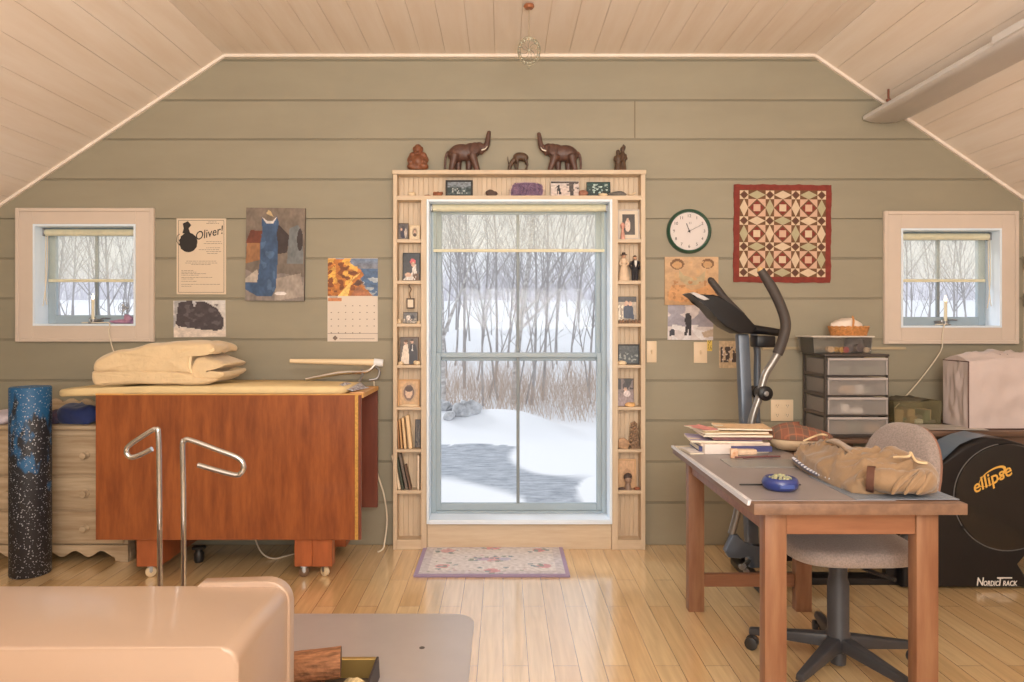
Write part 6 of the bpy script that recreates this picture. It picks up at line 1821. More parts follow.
mb.grid(lambda u, v: Vector((x0 + cvf(2, u, v), cf + (cbk - cf) * u, z0 + (zt_l(0) + .03 * math.sin(u * PI) - z0) * v)), N_, N_)
mb.grid(lambda u, v: Vector((x1 + cvf(3, u, v), cf + (cbk - cf) * u, z0 + (zt_l(1) + .03 * math.sin(u * PI) - z0) * v)), N_, N_)
mb.grid(lambda u, v: Vector((x0 + (x1 - x0) * u, cf + (cbk - cf) * v, zt_l(u) + .03 * math.sin(v * PI) + cvf(4, u, v) * 2)), N_, N_)
bmesh.ops.remove_doubles(mb.bm, verts=mb.bm.verts[:], dist=.0004)
mb.build('vinyl_shell', M('white_vinyl', (208, 192, 188), .32, var=.03, scale=6, bump=.25, bscale=7, coat=.2), cv, 60)
mb = MB(); r_ = .0032
mb.tube([(x0, cf - .001, z0 + .002), (x0 - .001, cf - .001, (z0 + z1) / 2), (x0, cf - .001, zt_l(0))], r_, 6)
mb.tube([(x0, cf, zt_l(0)), (x0, cbk, zt_l(0))], r_, 6)
mb.tube([(x0, cbk, z0 + .003), (x0, cf, z0 + .003), (x1, cf, z0 + .003)], r_, 6)
mb.build('piping', M('brown_piping', (92, 62, 54), .6), cv)
mb = MB(); xs_ = X(1000, cf + .04); mb.obox((xs_, cf + .045, zt_l(.4) + .022), (.09, .014, .004), (.5, .12, -.15), .001)
mb.build('handle_slot', M('slot_black', (40, 34, 34), .7), cv, 0)
# --- elliptical trainer
ey = -.60
et = wthing('elliptical_trainer', 'black and grey elliptical exercise machine with curved handlebars and round drive housing', 'exercise machine', (X(860, ey), ey, 0))
m_eb = M('satin_black', (24, 22, 24), .38, var=.06, scale=8, spec=.35)
m_gm = M('gunmetal_paint', (92, 100, 112), .34, .3, var=.05, scale=8)
m_rub = M('dark_grip_rubber', (66, 58, 54), .6, var=.1, scale=40)


def E(px, py, y=ey): return Vector((X(px, y), y, Z(py, y)))


# upright column
mb = MB(); p, q = E(742, 334), E(752.5, 566); w_ = .029
mb.hexa([q + Vector((-w_, -.035, 0)), q + Vector((w_, -.035, 0)), q + Vector((w_, .035, 0)), q + Vector((-w_, .035, 0)), p + Vector((-w_, -.03, 0)), p + Vector((w_, -.03, 0)), p + Vector((w_, .03, 0)), p + Vector((-w_, .03, 0))], .008, 2)
mb.build('upright', m_gm, et, 30)
# console: a blade seen edge-on, wide across the machine
pts = [(686.5, 294), (690, 293), (700, 296.5), (709, 295), (716, 297), (728, 305), (741, 315), (753, 328), (747, 333.5), (735, 333.5), (722, 327), (712, 318), (704, 308), (697, 301)]
mb = MB(); mb.prism([(X(a, ey), Z(b, ey)) for a, b in pts], ey - .07, ey + .09, .008, 3); con = mb.build('console', m_eb, et, 40)
pts = [(686.3, 293.6), (690, 292.6), (700, 296.2), (706, 300), (700, 301), (693, 297.5)]
mb = MB(); mb.prism([(X(a, ey), Z(b, ey)) for a, b in pts], ey - .072, ey + .092, .003, 1); mb.build('console_edge', M('silver_plastic', (196, 190, 188), .3, .3), con, 30)
# cross bar with pulse grip box and pivot
mb = MB(); mb.tube([E(750, 329), E(768, 331), E(785, 333.5)], [.026, .022, .02], 10); mb.build('cross_arm', m_eb, et)
mb = MB(); mb.box(X(754.5, ey - .05), X(773, ey - .05), ey - .09, ey + .02, Z(347, ey), Z(335.5, ey), .008, 2); mb.build('sensor_box', m_eb, et, 30)
# near and far handle arms: padded grip, then steel tube down to the pivot and pedal link
for nm, y, dxp, sh in (('near', ey - .20, 0, 0), ('far', ey + .20, 0, 1)):
    if not sh:
        g = [(760.5, 270), (765, 277), (772, 288), (779, 302), (784.5, 317), (785.5, 328), (782, 342), (777.5, 354)]
        lo = [(777.5, 354), (773, 362), (766, 373), (762.5, 384), (759, 398), (752, 420), (743, 470), (738, 508), (731.5, 534)]
    else:
        g = [(710.5, 280), (716, 287), (726, 300), (742, 316)]
        lo = [(742, 316), (752, 330), (757, 350), (757, 374), (757, 390), (757, 420), (764, 470), (770, 520), (774, 548)]
    e_ = MB(); P3 = smoothline([E(a, b, y) for a, b in g], 5); e_.tube(P3, [.0195 + .006 * min(1, i / 9) * (1 if not sh else .3) for i in range(len(P3))], 12)
    gr = e_.build('handle_grip', m_rub, et)
    e_ = MB(); e_.ell(E(g[0][0], g[0][1], y), (.016, .016, .016)); e_.build('grip_cap', M('worn_tan_cap', (206, 168, 116), .6) if not sh else m_rub, gr)
    e_ = MB(); P3 = smoothline([E(a, b, y) for a, b in lo], 5); e_.tube(P3, .0185, 12); e_.build('swing_arm', m_gm if sh else M('steel_tube', (140, 136, 132), .3, .7), et)
    c = E(757, 392, y) if sh else E(763.5, 393, y)
    mb = MB(); mb.lathe([(0, -.035), (.028, -.035), (.037, -.028), (.037, .028), (.028, .035), (0, .035)], 20, c, Matrix.Rotation(PI / 2, 4, 'X')); pv = mb.build('pivot_hub', m_eb, et)
    if not sh:
        mb = MB(); mb.lathe([(0, 0), (.014, 0), (.012, .006), (0, .008)], 12, c + Vector((0, -.0352, 0)), Matrix.Rotation(PI / 2, 4, 'X')); mb.build('pivot_bolt', m_steel, pv)
mb = MB(); mb.cyl(E(757, 392, ey + .17), E(763.5, 393, ey - .17), .014, n=10); mb.build('pivot_axle', m_steel, et)
# pedal link, pedals, rails, stabilisers
for nm, y in (('near', ey - .20), ('far', ey + .20)):
    pts = [(732, 533), (737, 534), (745, 544), (765, 546), (765, 552), (738, 557), (727, 556), (724, 550)] if nm == 'near' else [(772, 545), (777, 545), (784, 552), (800, 553), (800, 559), (776, 561), (770, 556)]
    mb = MB(); mb.prism([(X(a, y), Z(b, y)) for a, b in pts], y - .025, y + .025, .005, 2); mb.build('link_bracket', m_gm if nm == 'near' else m_eb, et, 30)
    mb = MB(); pz = 549 if nm == 'near' else 556
    mb.bar(E(740, pz, y), E(908, 546, y), .045, .04, bv=.005); mb.build('pedal_arm', m_eb, et, 30)
    mb = MB(); px0, px1 = (800, 850)
    mb.box(X(px0, y), X(px1, y), y - .07, y + .07, Z(546, y), Z(541, y), .008, 2); mb.box(X(px0, y), X(px0, y) + .02, y - .07, y + .07, Z(546, y), Z(535, y), .006, 2)
    mb.build('foot_pedal', m_eb, et, 30)
mb = MB(); mb.bar(E(748, 579, ey), E(925, 581, ey), .10, .055, bv=.008); mb.build('base_rail', m_eb, et, 30)
for px, ww in ((752, .5),):
    mb = MB(); x = X(px, ey); mb.box(x - .035, x + .035, ey - ww / 2, ey + ww / 2, .006, .05, .012, 3)
    sb = mb.build('stabiliser', m_eb, et, 30)
    for s_ in (-1, 1): MB().lathe([(.0, .0005), (.026, .0005), (.026, .01), (.02, .014), (0, .014)], 14, (x, ey + (ww / 2 - .04) * s_, 0)).build('foot', m_rub, sb)
mb = MB(); y = ey - .17
for (a, b) in ((741.5, 567), (746, 571)): mb.lathe([(0, -.012), (.013, -.012), (.013, .012), (0, .012)], 10, E(a, b, y), Matrix.Rotation(PI / 2, 4, 'X'))
mb.cyl(E(744, 566, ey - .17), E(750, 560, ey), .012, n=8)
mb.build('adjuster_knob', m_steel, et)
mb = MB(); mb.hexa([E(885, 577, ey - .05), E(906, 577, ey - .05), E(906, 577, ey + .05), E(885, 577, ey + .05), E(889, 540, ey - .05), E(906, 540, ey - .05), E(906, 540, ey + .05), E(889, 540, ey + .05)], .006); mb.build('rear_bracket', m_eb, et, 30)
# drive housing
hy0, hy1 = -.71, -.50
H = lambda a, b: (X(a, hy0), Z(b, hy0))
hp_ = [(903, 588), (903, 530), (918, 492), (940, 467), (962, 447), (975, 441), (988, 438), (1004, 438.5), (1024, 444), (1045, 456), (1060, 475), (1066, 498), (1062, 520), (1050, 536), (1030, 549), (1011, 564), (1038, 588)]
mb = MB(); mb.prism([H(a, b) for a, b in hp_], hy0, hy1, .02, 4); ho = mb.build('drive_housing', m_eb, et, 40)
cx, cz = H(1007, 497)
mb = MB(); mb.lathe([(0, .012), (.25, .012), (.268, .009), (.273, 0), (.273, -.004), (0, -.004)], 64, (cx, hy0, cz), Matrix.Rotation(PI / 2, 4, 'X')); mb.build('flywheel_cover', M('gloss_black', (15, 14, 15), .25, coat=.25), ho, 40)
mb = MB(); mb.tube([(cx + .274 * math.cos(R(a)), hy0 - .003, cz + .274 * math.sin(R(a))) for a in range(100, 300, 5)], .0025, 5); mb.build('cover_seam', M('seam_grey', (110, 108, 108), .4), ho)
mb = MB(); pts = [(936, 470), (962, 446), (975, 440.2), (989, 437)]
mb.grid(lambda u, v: (lambda p, q: Vector((p[0] + (q[0] - p[0]) * ((u * 3) % 1 if u < 1 else 1), hy0 + .02 + (hy1 - hy0 - .04) * v, .0035 + p[1] + (q[1] - p[1]) * ((u * 3) % 1 if u < 1 else 1))))(H(*pts[min(2, int(u * 3))]), H(*pts[min(2, int(u * 3)) + 1])), 18, 2)
o = mb.build('top_sheen', M('blue_sheen', (120, 138, 160), .3, .3), ho, 60)  # added strip, its blue-grey colour paints the sheen on the housing top
mb = MB(); mb.lathe([(0, 0), (.016, 0), (.013, .005), (0, .006)], 10, (*H(964, 526)[:1], hy0 - .0005, H(964, 526)[1]), Matrix.Rotation(PI / 2, 4, 'X')); mb.build('screw_cap', m_eb, ho)
gold = M('gold_print', (226, 176, 84), .4, .2)
tl = H(990, 478)
text('ellipse', .088, gold, ho, (tl[0] - .004, hy0 - .0135, tl[1] - .004), (PI / 2, -R(27), 0), shear=.3, bold=.0012)
mb = MB()
for k in range(36):
    a0, a1 = 2 * PI * k / 36, 2 * PI * (k + 1) / 36; ca_, sa_ = math.cos(R(35)), math.sin(R(35))
    def pt(a, f_): u, v = .082 * f_ * math.cos(a), .034 * (f_ + (f_ - 1) * .6) * math.sin(a); return (tl[0] + .004 + u * ca_ - v * sa_, hy0 - .0128, tl[1] + .012 + u * sa_ + v * ca_)
    th = .80 + .16 * math.sin(a0 / 2) ** 2
    mb.poly([pt(a0, th), pt(a1, th), pt(a1, 1), pt(a0, 1)])
mb.build('ellipse_logo', gold, ho, 0)
m_wp = M('white_print', (226, 220, 214), .5)
for ch, px, sz, sx_l in (('N', 976, .06, .8), ('ORDIC', 983, .036, .70), ('T', 996.5, .06, .8), ('RACK', 1002.5, .036, .76)):
    text(ch, sz, m_wp, ho, (H(px, 583)[0], hy0 - .0016, H(px, 583.5 if len(ch) > 1 else 582)[1]), shear=.15, bold=.0008, sx=sx_l, align='LEFT')
mb = MB(); mb.box(H(997, 0)[0], H(1012, 0)[0], hy0 - .0016, hy0 - .0002, H(0, 578.4)[1], H(0, 577.2)[1]); mb.build('lettering', M('white_print', (226, 220, 214), .5), ho, 0)
# --- pine work table
wx0_, wx1_, wy0, wy1 = .826, 1.53, -1.963, -.873
wz = .762
m_tp = M('knotty_pine', (148, 107, 77), .5, var=.16, scale=3, stretch=(9, 9, 1), col2=(126, 82, 56), coat=.1)
m_tp2 = M('knotty_pine_across', (150, 102, 72), .5, var=.16, scale=3, stretch=(1, 9, 9), col2=(128, 82, 56), coat=.1)
m_tp3 = M('worn_table_top', (136, 106, 86), .45, var=.2, scale=3, stretch=(9, 1, 9), col2=(112, 86, 70))
wt = wthing('work_table', 'pine work table with square legs in the right foreground', 'table', ((wx0_ + wx1_) / 2, (wy0 + wy1) / 2, 0))
MB().box(wx0_, wx1_, wy0, wy1, wz - .038, wz, .003, 2).build('table_top', m_tp3, wt, 30)
lx0, lx1 = .873, 1.453
for xx in (lx0, lx1 - .074):
    for yy in (-1.933, -.99): MB().box(xx, xx + .074, yy, yy + .052, 0, wz - .0385, .004, 2).build('leg', m_tp, wt, 30)
az0, az1 = wz - .112, wz - .0385
MB().box(lx0 + .0745, lx1 - .0745, -1.926, -1.904, az0, az1, .002, 1).build('apron', m_tp2, wt, 0)
MB().box(lx0 + .0745, lx1 - .0745, -.968, -.946, az0, az1, .002, 1).build('apron', m_tp2, wt, 0)
for xx in (lx0 + .012, lx1 - .034): MB().box(xx, xx + .022, -1.88, -.9905, az0, az1, .002, 1).build('apron', m_tp2, wt, 0)
MB().box(lx0 + .0745, lx1 - .0745, -.975, -.945, Z(587, -.975), Z(574.5, -.975), .003, 1).build('stretcher', m_tp2, wt, 0)
# --- cutting mats
m_mat = M('grey_cutting_mat', (146, 138, 138), .38, var=.06, scale=4)
mb = MB(); mb.box(wx0_ - .006, 1.31, wy0 + .03, wy1 - .01, wz + .0006, wz + .0032, .0006, 1)
t = mb.build('cutting_mat', m_mat, None, 0); tag(t, 'large grey cutting mat overhanging the left edge of the pine work table', 'cutting mat')
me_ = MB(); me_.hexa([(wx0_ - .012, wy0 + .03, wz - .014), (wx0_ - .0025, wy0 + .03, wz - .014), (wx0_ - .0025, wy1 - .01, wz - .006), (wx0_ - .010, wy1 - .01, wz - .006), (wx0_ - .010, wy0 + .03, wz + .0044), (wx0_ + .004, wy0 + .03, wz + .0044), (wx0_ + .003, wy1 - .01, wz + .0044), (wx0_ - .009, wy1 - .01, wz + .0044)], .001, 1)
eo = me_.build('curled_edge', M('mat_edge_highlight', (214, 214, 220), .35), None, 0); w0 = eo.location.copy(); eo.parent = t; eo.location = w0 - t.location  # curled edge, with the window highlight put into its pale colour
mb = MB(); mb.box(1.18, wx1_ - .004, wy0 + .036, wy0 + .40, wz + .0034, wz + .006, .0006, 1)
t = mb.build('cutting_mat', M('blue_grey_mat', (132, 140, 152), .35, var=.05, scale=6), None, 0); tag(t, 'smaller gridded blue-grey cutting mat at the near right corner of the table', 'cutting mat')
g_ = MB()
for k in range(12): g_.box(1.19 + k * .028, 1.1905 + k * .028, wy0 + .045, wy0 + .39, wz + .0058, wz + .0063)
for k in range(12): g_.box(1.19, wx1_ - .012, wy0 + .05 + k * .03, wy0 + .0506 + k * .03, wz + .0058, wz + .0063)
g_.build('printed_grid', M('grid_lines', (84, 92, 104), .5), None, 0)
o = bpy.data.objects['printed_grid']; w0 = o.location.copy(); o.parent = t; o.location = w0 - t.location; o['kind'] = 'stuff'
wm = wz + .0035
# --- stack of books and papers at the far left corner
def tabx(px, py): d = F * (CZ - wm) / (py - CY); return ((px - CX) * d / F, d - D)


zz = wm
stack = [('paper_sheaf', 'loose white papers fanned out at the bottom of the paper stack', 'papers', (1.02, -1.005), (.37, .19), .008, .10, (232, 226, 226)),
         ('book', 'navy spined book second from the bottom of the paper stack', 'book', (1.06, -1.0), (.33, .19), .024, -.03, (70, 72, 118)),
         ('book', 'cream paperback above the navy book in the stack', 'book', (1.055, -.99), (.32, .2), .012, .06, (226, 206, 190)),
         ('magazine', 'lilac magazine midway up the paper stack', 'magazine', (1.03, -.99), (.32, .19), .012, -.10, (190, 176, 206)),
         ('book', 'dark red-brown book near the middle of the paper stack', 'book', (1.09, -.99), (.27, .18), .014, .04, (122, 84, 86)),
         ('magazine', 'tan catalogue near the top of the paper stack', 'magazine', (1.075, -.99), (.31, .2), .012, -.04, (214, 180, 138)),
         ('magazine', 'cream pattern envelope on top of the paper stack', 'magazine', (1.06, -.985), (.3, .2), .011, .09, (236, 212, 172)),
         ('paper_sheaf', 'pink printed sheet topmost at the left of the paper stack', 'papers', (.935, -.98), (.08, .17), .004, .3, (226, 150, 146)),
         ('magazine', 'small tan booklet topmost at the right of the paper stack', 'magazine', (1.12, -.985), (.24, .17), .009, -.12, (224, 190, 150))]
for i, (nm, lab, cat, (cx, cy), (lw, ld), th, rz, col) in enumerate(stack):
    t = thing(nm, lab, cat, (cx, cy, zz + .0003), (0, 0, rz))
    pg = M('page_edges', (232, 220, 200), .8, var=.08, scale=60, stretch=(.2, .2, 12))
    cm = M('stack_%d_%d_%d' % col, col, .5, var=.12, scale=18)
    if nm == 'book':
        MB().box(-lw / 2, lw / 2, -ld / 2, ld / 2, 0, .0018).build('cover', cm, t, 0)
        MB().box(-lw / 2, lw / 2, -ld / 2, -ld / 2 + .002, .0018, th - .0018).build('spine', cm, t, 0)
        MB().box(-lw / 2 + .004, lw / 2 - .004, -ld / 2 + .002, ld / 2 - .004, .0018, th - .0018).build('pages', pg, t, 0)
        MB().box(-lw / 2, lw / 2, -ld / 2, ld / 2, th - .0018, th).build('cover', cm, t, 0)
    else:
        MB().box(-lw / 2, lw / 2, -ld / 2, ld / 2, 0, th * .7).build('pages', pg, t, 0)
        MB().grid(lambda u, v: Vector((-lw / 2 + lw * u, -ld / 2 + ld * v, th * .72 + .004 * max(0, .25 - u) * 4 * (.4 + .6 * math.sin(v * 5 + i)) + .003 * max(0, u - .8) * 5)), 14, 6).build('cover', cm, t, 60)
    zz += th + .0006
# --- small things between
def small(name, label, cat, px0, px1, py, h, dep, mat, rz=0.0, bv=.003, z=None):
    x0, y = tabx(px0, py); x1, _ = tabx(px1, py)
    mb = MB(); mb.obox((0, 0, h / 2), (x1 - x0, dep, h), (0, 0, 0), bv)
    o = mb.build(name, mat, None, 30)
    o.location = ((x0 + x1) / 2, y + dep / 2, (z if z is not None else wm) + .0004); o.rotation_euler = (0, 0, rz)
    return tag(o, label, cat)


small('carton', 'small white carton in front of the paper stack', 'box', 704, 731, 454.5, .045, .075, M('white_carton', (222, 212, 206), .6, var=.05, scale=10), .06)
small('carton', 'narrow blue-white packet leaning left of the white carton', 'box', 699, 704, 450, .04, .06, M('blue_white_packet', (190, 196, 222), .6, var=.2, scale=40), .1)
small('memo_pad', 'yellow memo pad lying behind the clear ruler', 'note', 762, 790, 447, .008, .1, M('yellow_pad', (228, 196, 124), .6, var=.06, scale=10), -.2)
small('sewing_packet', 'small orange and cream sewing packet before the paper stack', 'packet', 731, 738, 458.5, .042, .012, M('orange_packet', (206, 146, 104), .6, var=.3, scale=60, col2=(230, 206, 180)), .05, .001)
small('sewing_packet', 'flat cream sewing packet beside the white carton', 'packet', 737, 757, 455, .022, .05, M('cream_packet', (222, 194, 166), .6, var=.15, scale=60), .15)
mb = MB(); x, y = tabx(752, 452)
for k in range(9): mb.tube(smoothline([(x + .03 * math.cos(k), y + .05 + .02 * math.sin(k * 2), wm + .006), (x + .05 * math.cos(k + 2), y + .06, wm + .028 + .01 * math.sin(k)), (x + .05 * math.cos(k + 4), y + .05 + .03 * math.sin(k), wm + .006)], 4), .004, 5)
tag(mb.build('thread_tangle', M('navy_ribbon', (62, 62, 104), .6)), 'tangle of navy ribbon in front of the paper stack', 'ribbon')
mb = MB(); x0, y0 = tabx(733, 468); x1, _ = tabx(806, 468)
mb.obox(((x0 + x1) / 2, y0 + .09, wm + .0018), (x1 - x0, .17, .003), (0, 0, -.03), .0006, 1)
tag(mb.build('acrylic_ruler', m_clear('clear_acrylic', (.98, 1, 1), .35, (232, 234, 234), .2), None, 0), 'wide clear acrylic ruler lying on the mat behind the blue dish', 'ruler')  # milky share stands in for the window reflected in the sheet
mb = MB(); p0 = tabx(735, 459); p1 = tabx(780, 458)
mb.tube([(p0[0], p0[1], wm + .0075), (p1[0], p1[1], wm + .0075)], [.0035, .004], 7); mb.tube([(p0[0] + .03, p0[1] - .016, wm + .0075), (p1[0] - .05, p1[1] + .01, wm + .0075)], .0034, 6)
tag(mb.build('seam_ripper', M('dark_rose_handle', (110, 66, 66), .45)), 'thin dark sewing tool lying on the clear ruler', 'tool')
mb = MB(); p0 = tabx(739.5, 485.5); p1 = tabx(800.5, 485.5)
mb.tube([(p0[0], p0[1], wm + .0034), (p1[0], p1[1], wm + .0034)], .003, 7)
tag(mb.build('knitting_needle', M('black_rod', (36, 34, 36), .4)), 'thin black rod lying behind the round blue dish', 'rod')
# round blue pin dish
x, y = tabx(773, 485)
y += -.005
pc = wthing('pin_dish', 'round dark blue dish heaped with pale pin heads on the mat', 'pin dish', (x, y + .0, wm + .0003))
bz = wm + .0003
mb = MB(); mb.lathe([(0, 0), (.046, 0), (.058, .008), (.063, .024), (.058, .038), (.05, .044), (.043, .042), (.04, .036), (0, .034)], 36, (x, y - .06, bz)); mb.build('dish', M('navy_plastic', (42, 58, 124), .3, coat=.4), pc)
mb = MB(); rr = random.Random(21)
for k in range(70):
    a, r_ = rr.uniform(0, 6.28), .037 * math.sqrt(rr.random()); mb.ell((x + r_ * math.cos(a), y - .06 + r_ * math.sin(a), bz + .037 + .014 * (1 - r_ / .037) + rr.uniform(0, .004)), (.0042,) * 3, nu=6, nv=4)
mb.build('pin_heads', M('pearl_pins', (206, 196, 150), .35, var=.4, scale=90, col2=(140, 150, 130)), pc)['kind'] = 'stuff'
mb = MB(); mb.box(x - .026, x + .026, y - .1245, y - .119, bz + .014, bz + .028, .002, 1); mb.build('dish_label', M('blue_label', (64, 84, 150), .4), pc, 0)
pc.location.y -= 0
# plaid pressing ham
x0, y0 = tabx(775, 452); x1, _ = tabx(829, 452)
hx, hy = (x0 + x1) / 2 + .01, y0 + .05
pl = thing('pressing_ham', 'plump sewing pressing cushion, orange plaid above and cream canvas below', 'cushion', (hx, hy, wm + .0004), (0, 0, -.25))


def plaid():
    m = bpy.data.materials.new('orange_plaid'); m.use_nodes = True
    nt = m.node_tree; N = nt.nodes; L = nt.links; b = N['Principled BSDF']; b.inputs['Roughness'].default_value = .9
    tc = N.new('ShaderNodeTexCoord'); sp = N.new('ShaderNodeSeparateXYZ'); L.new(tc.outputs['Object'], sp.inputs[0])
    col = None
    base = N.new('ShaderNodeRGB'); base.outputs[0].default_value = (*lin((132, 84, 66)), 1); cur = base.outputs[0]
    for ax, per, wd, c in (('X', .06, .45, (96, 88, 78)), ('Y', .06, .45, (104, 92, 80)), ('X', .03, .12, (180, 118, 88)), ('Y', .03, .12, (176, 112, 82))):
        d = N.new('ShaderNodeMath'); d.operation = 'MULTIPLY'; d.inputs[1].default_value = 1 / per; L.new(sp.outputs[ax], d.inputs[0])
        f = N.new('ShaderNodeMath'); f.operation = 'FRACT'; L.new(d.outputs[0], f.inputs[0])
        l_ = N.new('ShaderNodeMath'); l_.operation = 'LESS_THAN'; l_.inputs[1].default_value = wd; L.new(f.outputs[0], l_.inputs[0])
        h = N.new('ShaderNodeMath'); h.operation = 'MULTIPLY'; h.inputs[1].default_value = .5; L.new(l_.outputs[0], h.inputs[0])
        mx = N.new('ShaderNodeMix'); mx.data_type = 'RGBA'; mx.inputs['B'].default_value = (*lin(c), 1); L.new(h.outputs[0], mx.inputs['Factor']); L.new(cur, mx.inputs['A']); cur = mx.outputs['Result']
    L.new(cur, b.inputs['Base Color'])
    return m


def ham(lo, hi):
    mb = MB()
    def fn(u, v):
        a = 2 * PI * u; t = lo + (hi - lo) * v
        rx = .145 * math.cos(t); ry = (.095 + .018 * math.cos(a)) * math.cos(t)
        return Vector((rx * math.cos(a) * -1, ry * math.sin(a), .056 + .058 * math.sin(t) + .012 * math.cos(a) * math.sin(t) + (.006 if t > 0 else 0)))
    mb.grid(fn, 36, 10)
    bmesh.ops.remove_doubles(mb.bm, verts=mb.bm.verts[:], dist=.0003)
    for v in mb.bm.verts: v.co.z = max(v.co.z, 0)
    return mb


ham(0.0, PI / 2).build('plaid_top', plaid(), pl, 70)
ham(-PI / 2, 0.0).build('canvas_base', M('cream_canvas2', (222, 196, 164), .9, bump=.3, bscale=60), pl, 70)
mb = MB(); mb.tube([(.145 * math.cos(2 * PI * k / 40) * -1, (.095 + .018 * math.cos(2 * PI * k / 40)) * math.sin(2 * PI * k / 40), .058) for k in range(40)], .003, 5, closed=True); mb.build('seam_piping', M('brown_seam', (120, 86, 64), .9), pl)
# --- khaki jacket folded on the table
jk = wthing('folded_jacket', 'khaki jacket bundled on the near right of the work table', 'jacket', (1.33, -1.62, wz + .007))
m_kh = M('khaki_cloth', (146, 118, 88), .75, var=.1, scale=7, bump=.5, bscale=22, sheen=.3)
jz = wz + .0068
path = smoothline([(1.315, -1.27, 0), (1.325, -1.42, 0), (1.345, -1.58, 0), (1.355, -1.74, 0), (1.36, -1.86, 0)], 8)
NP = len(path)


def jf(u, v):
    """u along the bundle, v around its section"""
    t = u * (NP - 1); i = min(NP - 2, int(t)); p = path[i].lerp(path[i + 1], t - i)
    d = (path[i + 1] - path[i]).normalized(); n = Vector((d.y, -d.x, 0)) * -1
    wd = (.075 + .085 * math.sin(min(1, u * 1.25) * PI * .62)) * (1 if u < .93 else 1 - (u - .93) * 4)
    hg = (.060 + .038 * math.sin(u * PI)) * (min(1, (u + .02) * 9)) * (1 if u < .93 else 1 - (u - .93) * 5)
    a = 2 * PI * v
    cx = math.copysign(abs(math.cos(a)) ** .8, math.cos(a)) * wd; sz = max(-.0, math.sin(a)) ** .75 * hg if math.sin(a) > 0 else 0
    q = p + n * cx + Vector((0, 0, jz + sz))
    if math.sin(a) > 0:
        w1 = noise.noise(Vector((u * 5, v * 4, 1))); f = .030 * (1 - abs(math.sin(u * 9 + v * 8 + 3.5 * w1))) ** 3 + .018 * (1 - abs(math.sin(u * 7 - v * 17 + 4 * w1))) ** 2 + .010 * noise.noise(Vector((u * 14, v * 9, 2))) - .008
        q += (n * math.cos(a) * .4 + Vector((0, 0, 1))) * f * (0.35 + .65 * math.sin(a)) * min(1, u * 8)
    q.z = max(q.z, jz)
    return q


mb = MB(); mb.grid(jf, 90, 72)
bmesh.ops.remove_doubles(mb.bm, verts=mb.bm.verts[:], dist=.0003)
for uu in (0.0, 1.0):
    ring = [jf(uu, k / 72) for k in range(72)]
    mb.poly(ring)
mb.build('body', m_kh, jk, 75)
# sleeve curled round the near end with dark cuff
mb = MB(); sp_ = smoothline([(1.46, -1.62, jz + .085), (1.475, -1.74, jz + .07), (1.465, -1.84, jz + .058), (1.41, -1.895, jz + .05), (1.33, -1.89, jz + .05), (1.275, -1.862, jz + .052)], 6)
mb.tube(sp_, [.040 + .003 * math.sin(i * .8) + .002 * math.sin(i * 2.1) for i in range(len(sp_))], 16)
for v in mb.bm.verts: v.co.z = max(v.co.z, jz)
sl = mb.build('sleeve', m_kh, jk, 75)
c = Vector((1.275, -1.862, jz + .05)); dd = (sp_[-1] - sp_[-3]).normalized()
mb = MB(); mb.tube([c - dd * .002, c + dd * .022], [.046, .044], 18); 
for v in mb.bm.verts: v.co.z = max(v.co.z, jz + .0005)
mb.build('cuff', M('brown_cuff', (92, 58, 44), .8), sl)
mb = MB()
for k in range(3):
    mb.tube(smoothline([(1.30 + .04 * k, -1.928 - .002 * k, jz + .016), (1.315 + .045 * k, -1.937, jz + .05), (1.36 + .035 * k, -1.925, jz + .082), (1.41 + .02 * k, -1.895, jz + .09 - .006 * k)], 5), [.004 + .006 * math.sin(PI * q / 15) for q in range(16)], 7)
mb.build('fold_ridges', m_kh, sl)
# hood flap and drawstring
mb = MB(); mb.grid(lambda u, v: Vector((1.30 + .19 * u, -1.45 - .31 * v + .05 * u, jz + .112 - .04 * u * u - .045 * v * v + .012 * math.sin(u * 7 + v * 4))), 16, 16)
o = mb.build('hood_flap', m_kh, jk, 75); md = o.modifiers.new('thick', 'SOLIDIFY'); md.thickness = .006
mb = MB(); mb.tube(smoothline([(1.40, -1.76, jz + .108), (1.43, -1.80, jz + .118), (1.455, -1.77, jz + .126), (1.44, -1.83, jz + .106), (1.47, -1.84, jz + .102)], 5), .0045, 6)
mb.build('drawstring', M('cream_string', (222, 196, 156), .8), jk); mb = MB()
mb.tube(smoothline([(1.25, -1.36, jz + .098), (1.29, -1.38, jz + .122), (1.30, -1.42, jz + .135), (1.33, -1.40, jz + .128)], 5), .004, 6)
mb.build('drawstring', M('cream_string', (222, 196, 156), .8), jk)
mb = MB(); zp = smoothline([(1.195, -1.40, jz + .03), (1.19, -1.55, jz + .016), (1.20, -1.68, jz + .012), (1.225, -1.80, jz + .012)], 6)
mb.tube(zp, .0075, 6); zpo = mb.build('zip_tape', M('grey_blue_tape', (124, 124, 142), .7), jk)
mb = MB()
for i in range(0, 19, 1):
    q = zp[i]; mb.obox(q + Vector((-.004, -.002, .006)), (.012, .006, .006), (0, 0, .3), .001, 1)
mb.build('zip_teeth', M('zip_white', (222, 222, 230), .4), zpo, 0)['kind'] = 'stuff'
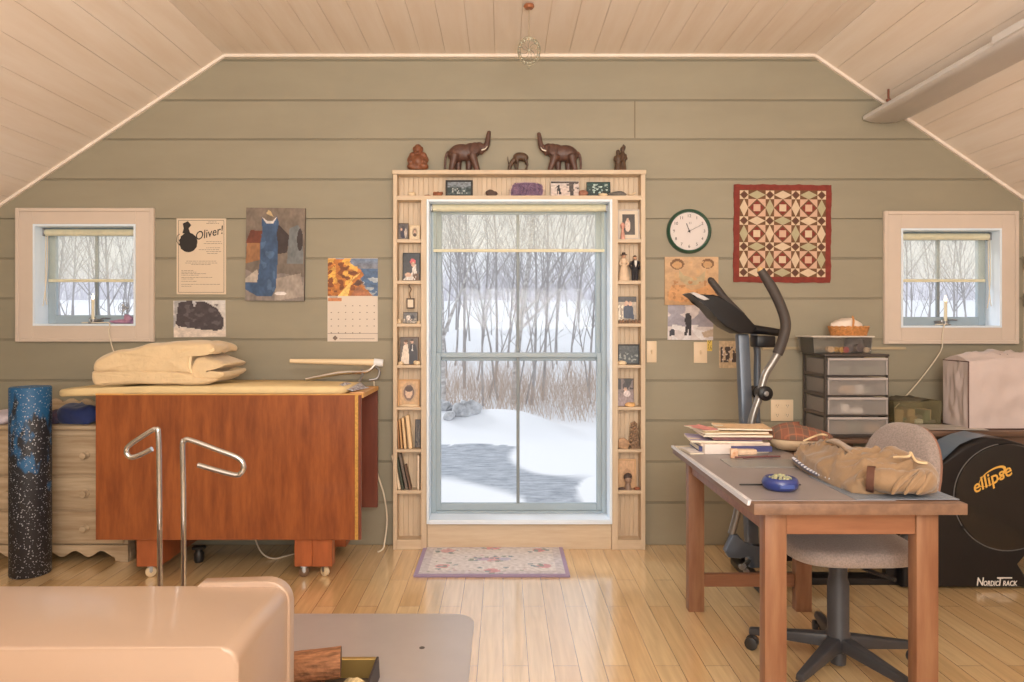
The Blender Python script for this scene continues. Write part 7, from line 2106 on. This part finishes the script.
# --- office chair
hub = Vector((1.319, -1.517, 0))
oc = wthing('office_chair', 'grey upholstered swivel chair pushed under the work table', 'office chair', tuple(hub))
m_fab = M('grey_tweed', (150, 136, 130), .95, var=.22, scale=160, bump=.35, bscale=220, sheen=.3)
m_arm = M('charcoal_plastic', (58, 58, 62), .42, var=.08, scale=20)
for k in range(5):
    a = R(150 + 72 * k); d = Vector((math.cos(a), math.sin(a), 0)); n = Vector((-d.y, d.x, 0))
    mb = MB(); A, B = hub + d * .03, hub + d * .335
    mb.hexa([A - n * .032 + Vector((0, 0, .085)), B - n * .017 + Vector((0, 0, .062)), B + n * .017 + Vector((0, 0, .062)), A + n * .032 + Vector((0, 0, .085)),
             A - n * .024 + Vector((0, 0, .135)), B - n * .013 + Vector((0, 0, .088)), B + n * .013 + Vector((0, 0, .088)), A + n * .024 + Vector((0, 0, .135))], .006, 2)
    ar = mb.build('base_arm', m_arm, oc, 40)
    w_ = MB(); c = hub + d * .325
    for s_ in (-1, 1): w_.lathe([(0, -.009), (.022, -.009), (.026, -.006), (.026, .006), (.022, .009), (0, .009)], 18, c + n * .014 * s_ + Vector((0, 0, .0265)), Vector((0, 0, 1)).rotation_difference(n).to_matrix().to_4x4())
    w_.cyl(c + Vector((0, 0, .03)), c + Vector((0, 0, .075)), .008, n=8); w_.cyl(c - n * .016 + Vector((0, 0, .0265)), c + n * .016 + Vector((0, 0, .0265)), .006, n=8)
    w_.build('castor', m_black, ar)
MB().lathe([(0, .02), (.028, .02), (.03, .05), (.03, .07), (.046, .08), (.046, .14), (.04, .15), (.04, .34), (.034, .36), (.034, .43), (0, .43)], 24, hub).build('gas_column', m_arm, oc)
mb = MB(); mb.box(hub.x - .09, hub.x + .12, hub.y - .07, hub.y + .07, .425, .447, .005, 1); mb.tube([(hub.x + .03, hub.y - .06, .43), (hub.x + .08, hub.y - .17, .425), (hub.x + .1, hub.y - .22, .427)], .008, 7); mb.build('seat_mechanism', m_black, oc)
mb = MB()
mb.ell((hub.x, hub.y, .497), (.245, .235, .043), nu=36, nv=14, p=.55); mb.build('seat', m_fab, oc, 60)
bc = Vector((1.652, -1.36, .735)); fd = Vector((-.91, -.41, 0)).normalized(); sd = Vector((-fd.y, fd.x, 0))
mb = MB(); mb.tube(smoothline([hub + Vector((.09, .03, .44)), hub + Vector((.26, .12, .43)), bc - fd * .075 + Vector((0, 0, -.24)), bc - fd * .06 + Vector((0, 0, -.06))], 6), .02, 10); mb.build('back_bar', m_arm, oc)
def padf(u, v, side):
    a = 2 * PI * u
    r_ = math.sin(v * PI / 2)
    def sg(q, p): return math.copysign(abs(q) ** p, q)
    w_ = .172 * sg(math.cos(a), .72) * r_ ** .5; h = .205 * sg(math.sin(a), .72) * r_ ** .5
    w_ *= 1 - .12 * max(0, math.sin(a))
    dep = .042 * (1 - r_ ** 5) ** .5 * side
    return bc + sd * w_ + Vector((0, 0, h)) + fd * (dep + .16 * w_ * w_) - fd * (h * .22)
for nm, side, mat_ in (('backrest_cushion', 1, m_fab), ('backrest_shell', -1, M('rust_back_fabric', (150, 112, 96), .9, var=.15, scale=120))):
    mb = MB(); mb.grid(lambda u, v: padf(u, v * .999 + .001, side), 40, 14)
    bmesh.ops.remove_doubles(mb.bm, verts=mb.bm.verts[:], dist=.0006)
    mb.build(nm, mat_, oc, 70)
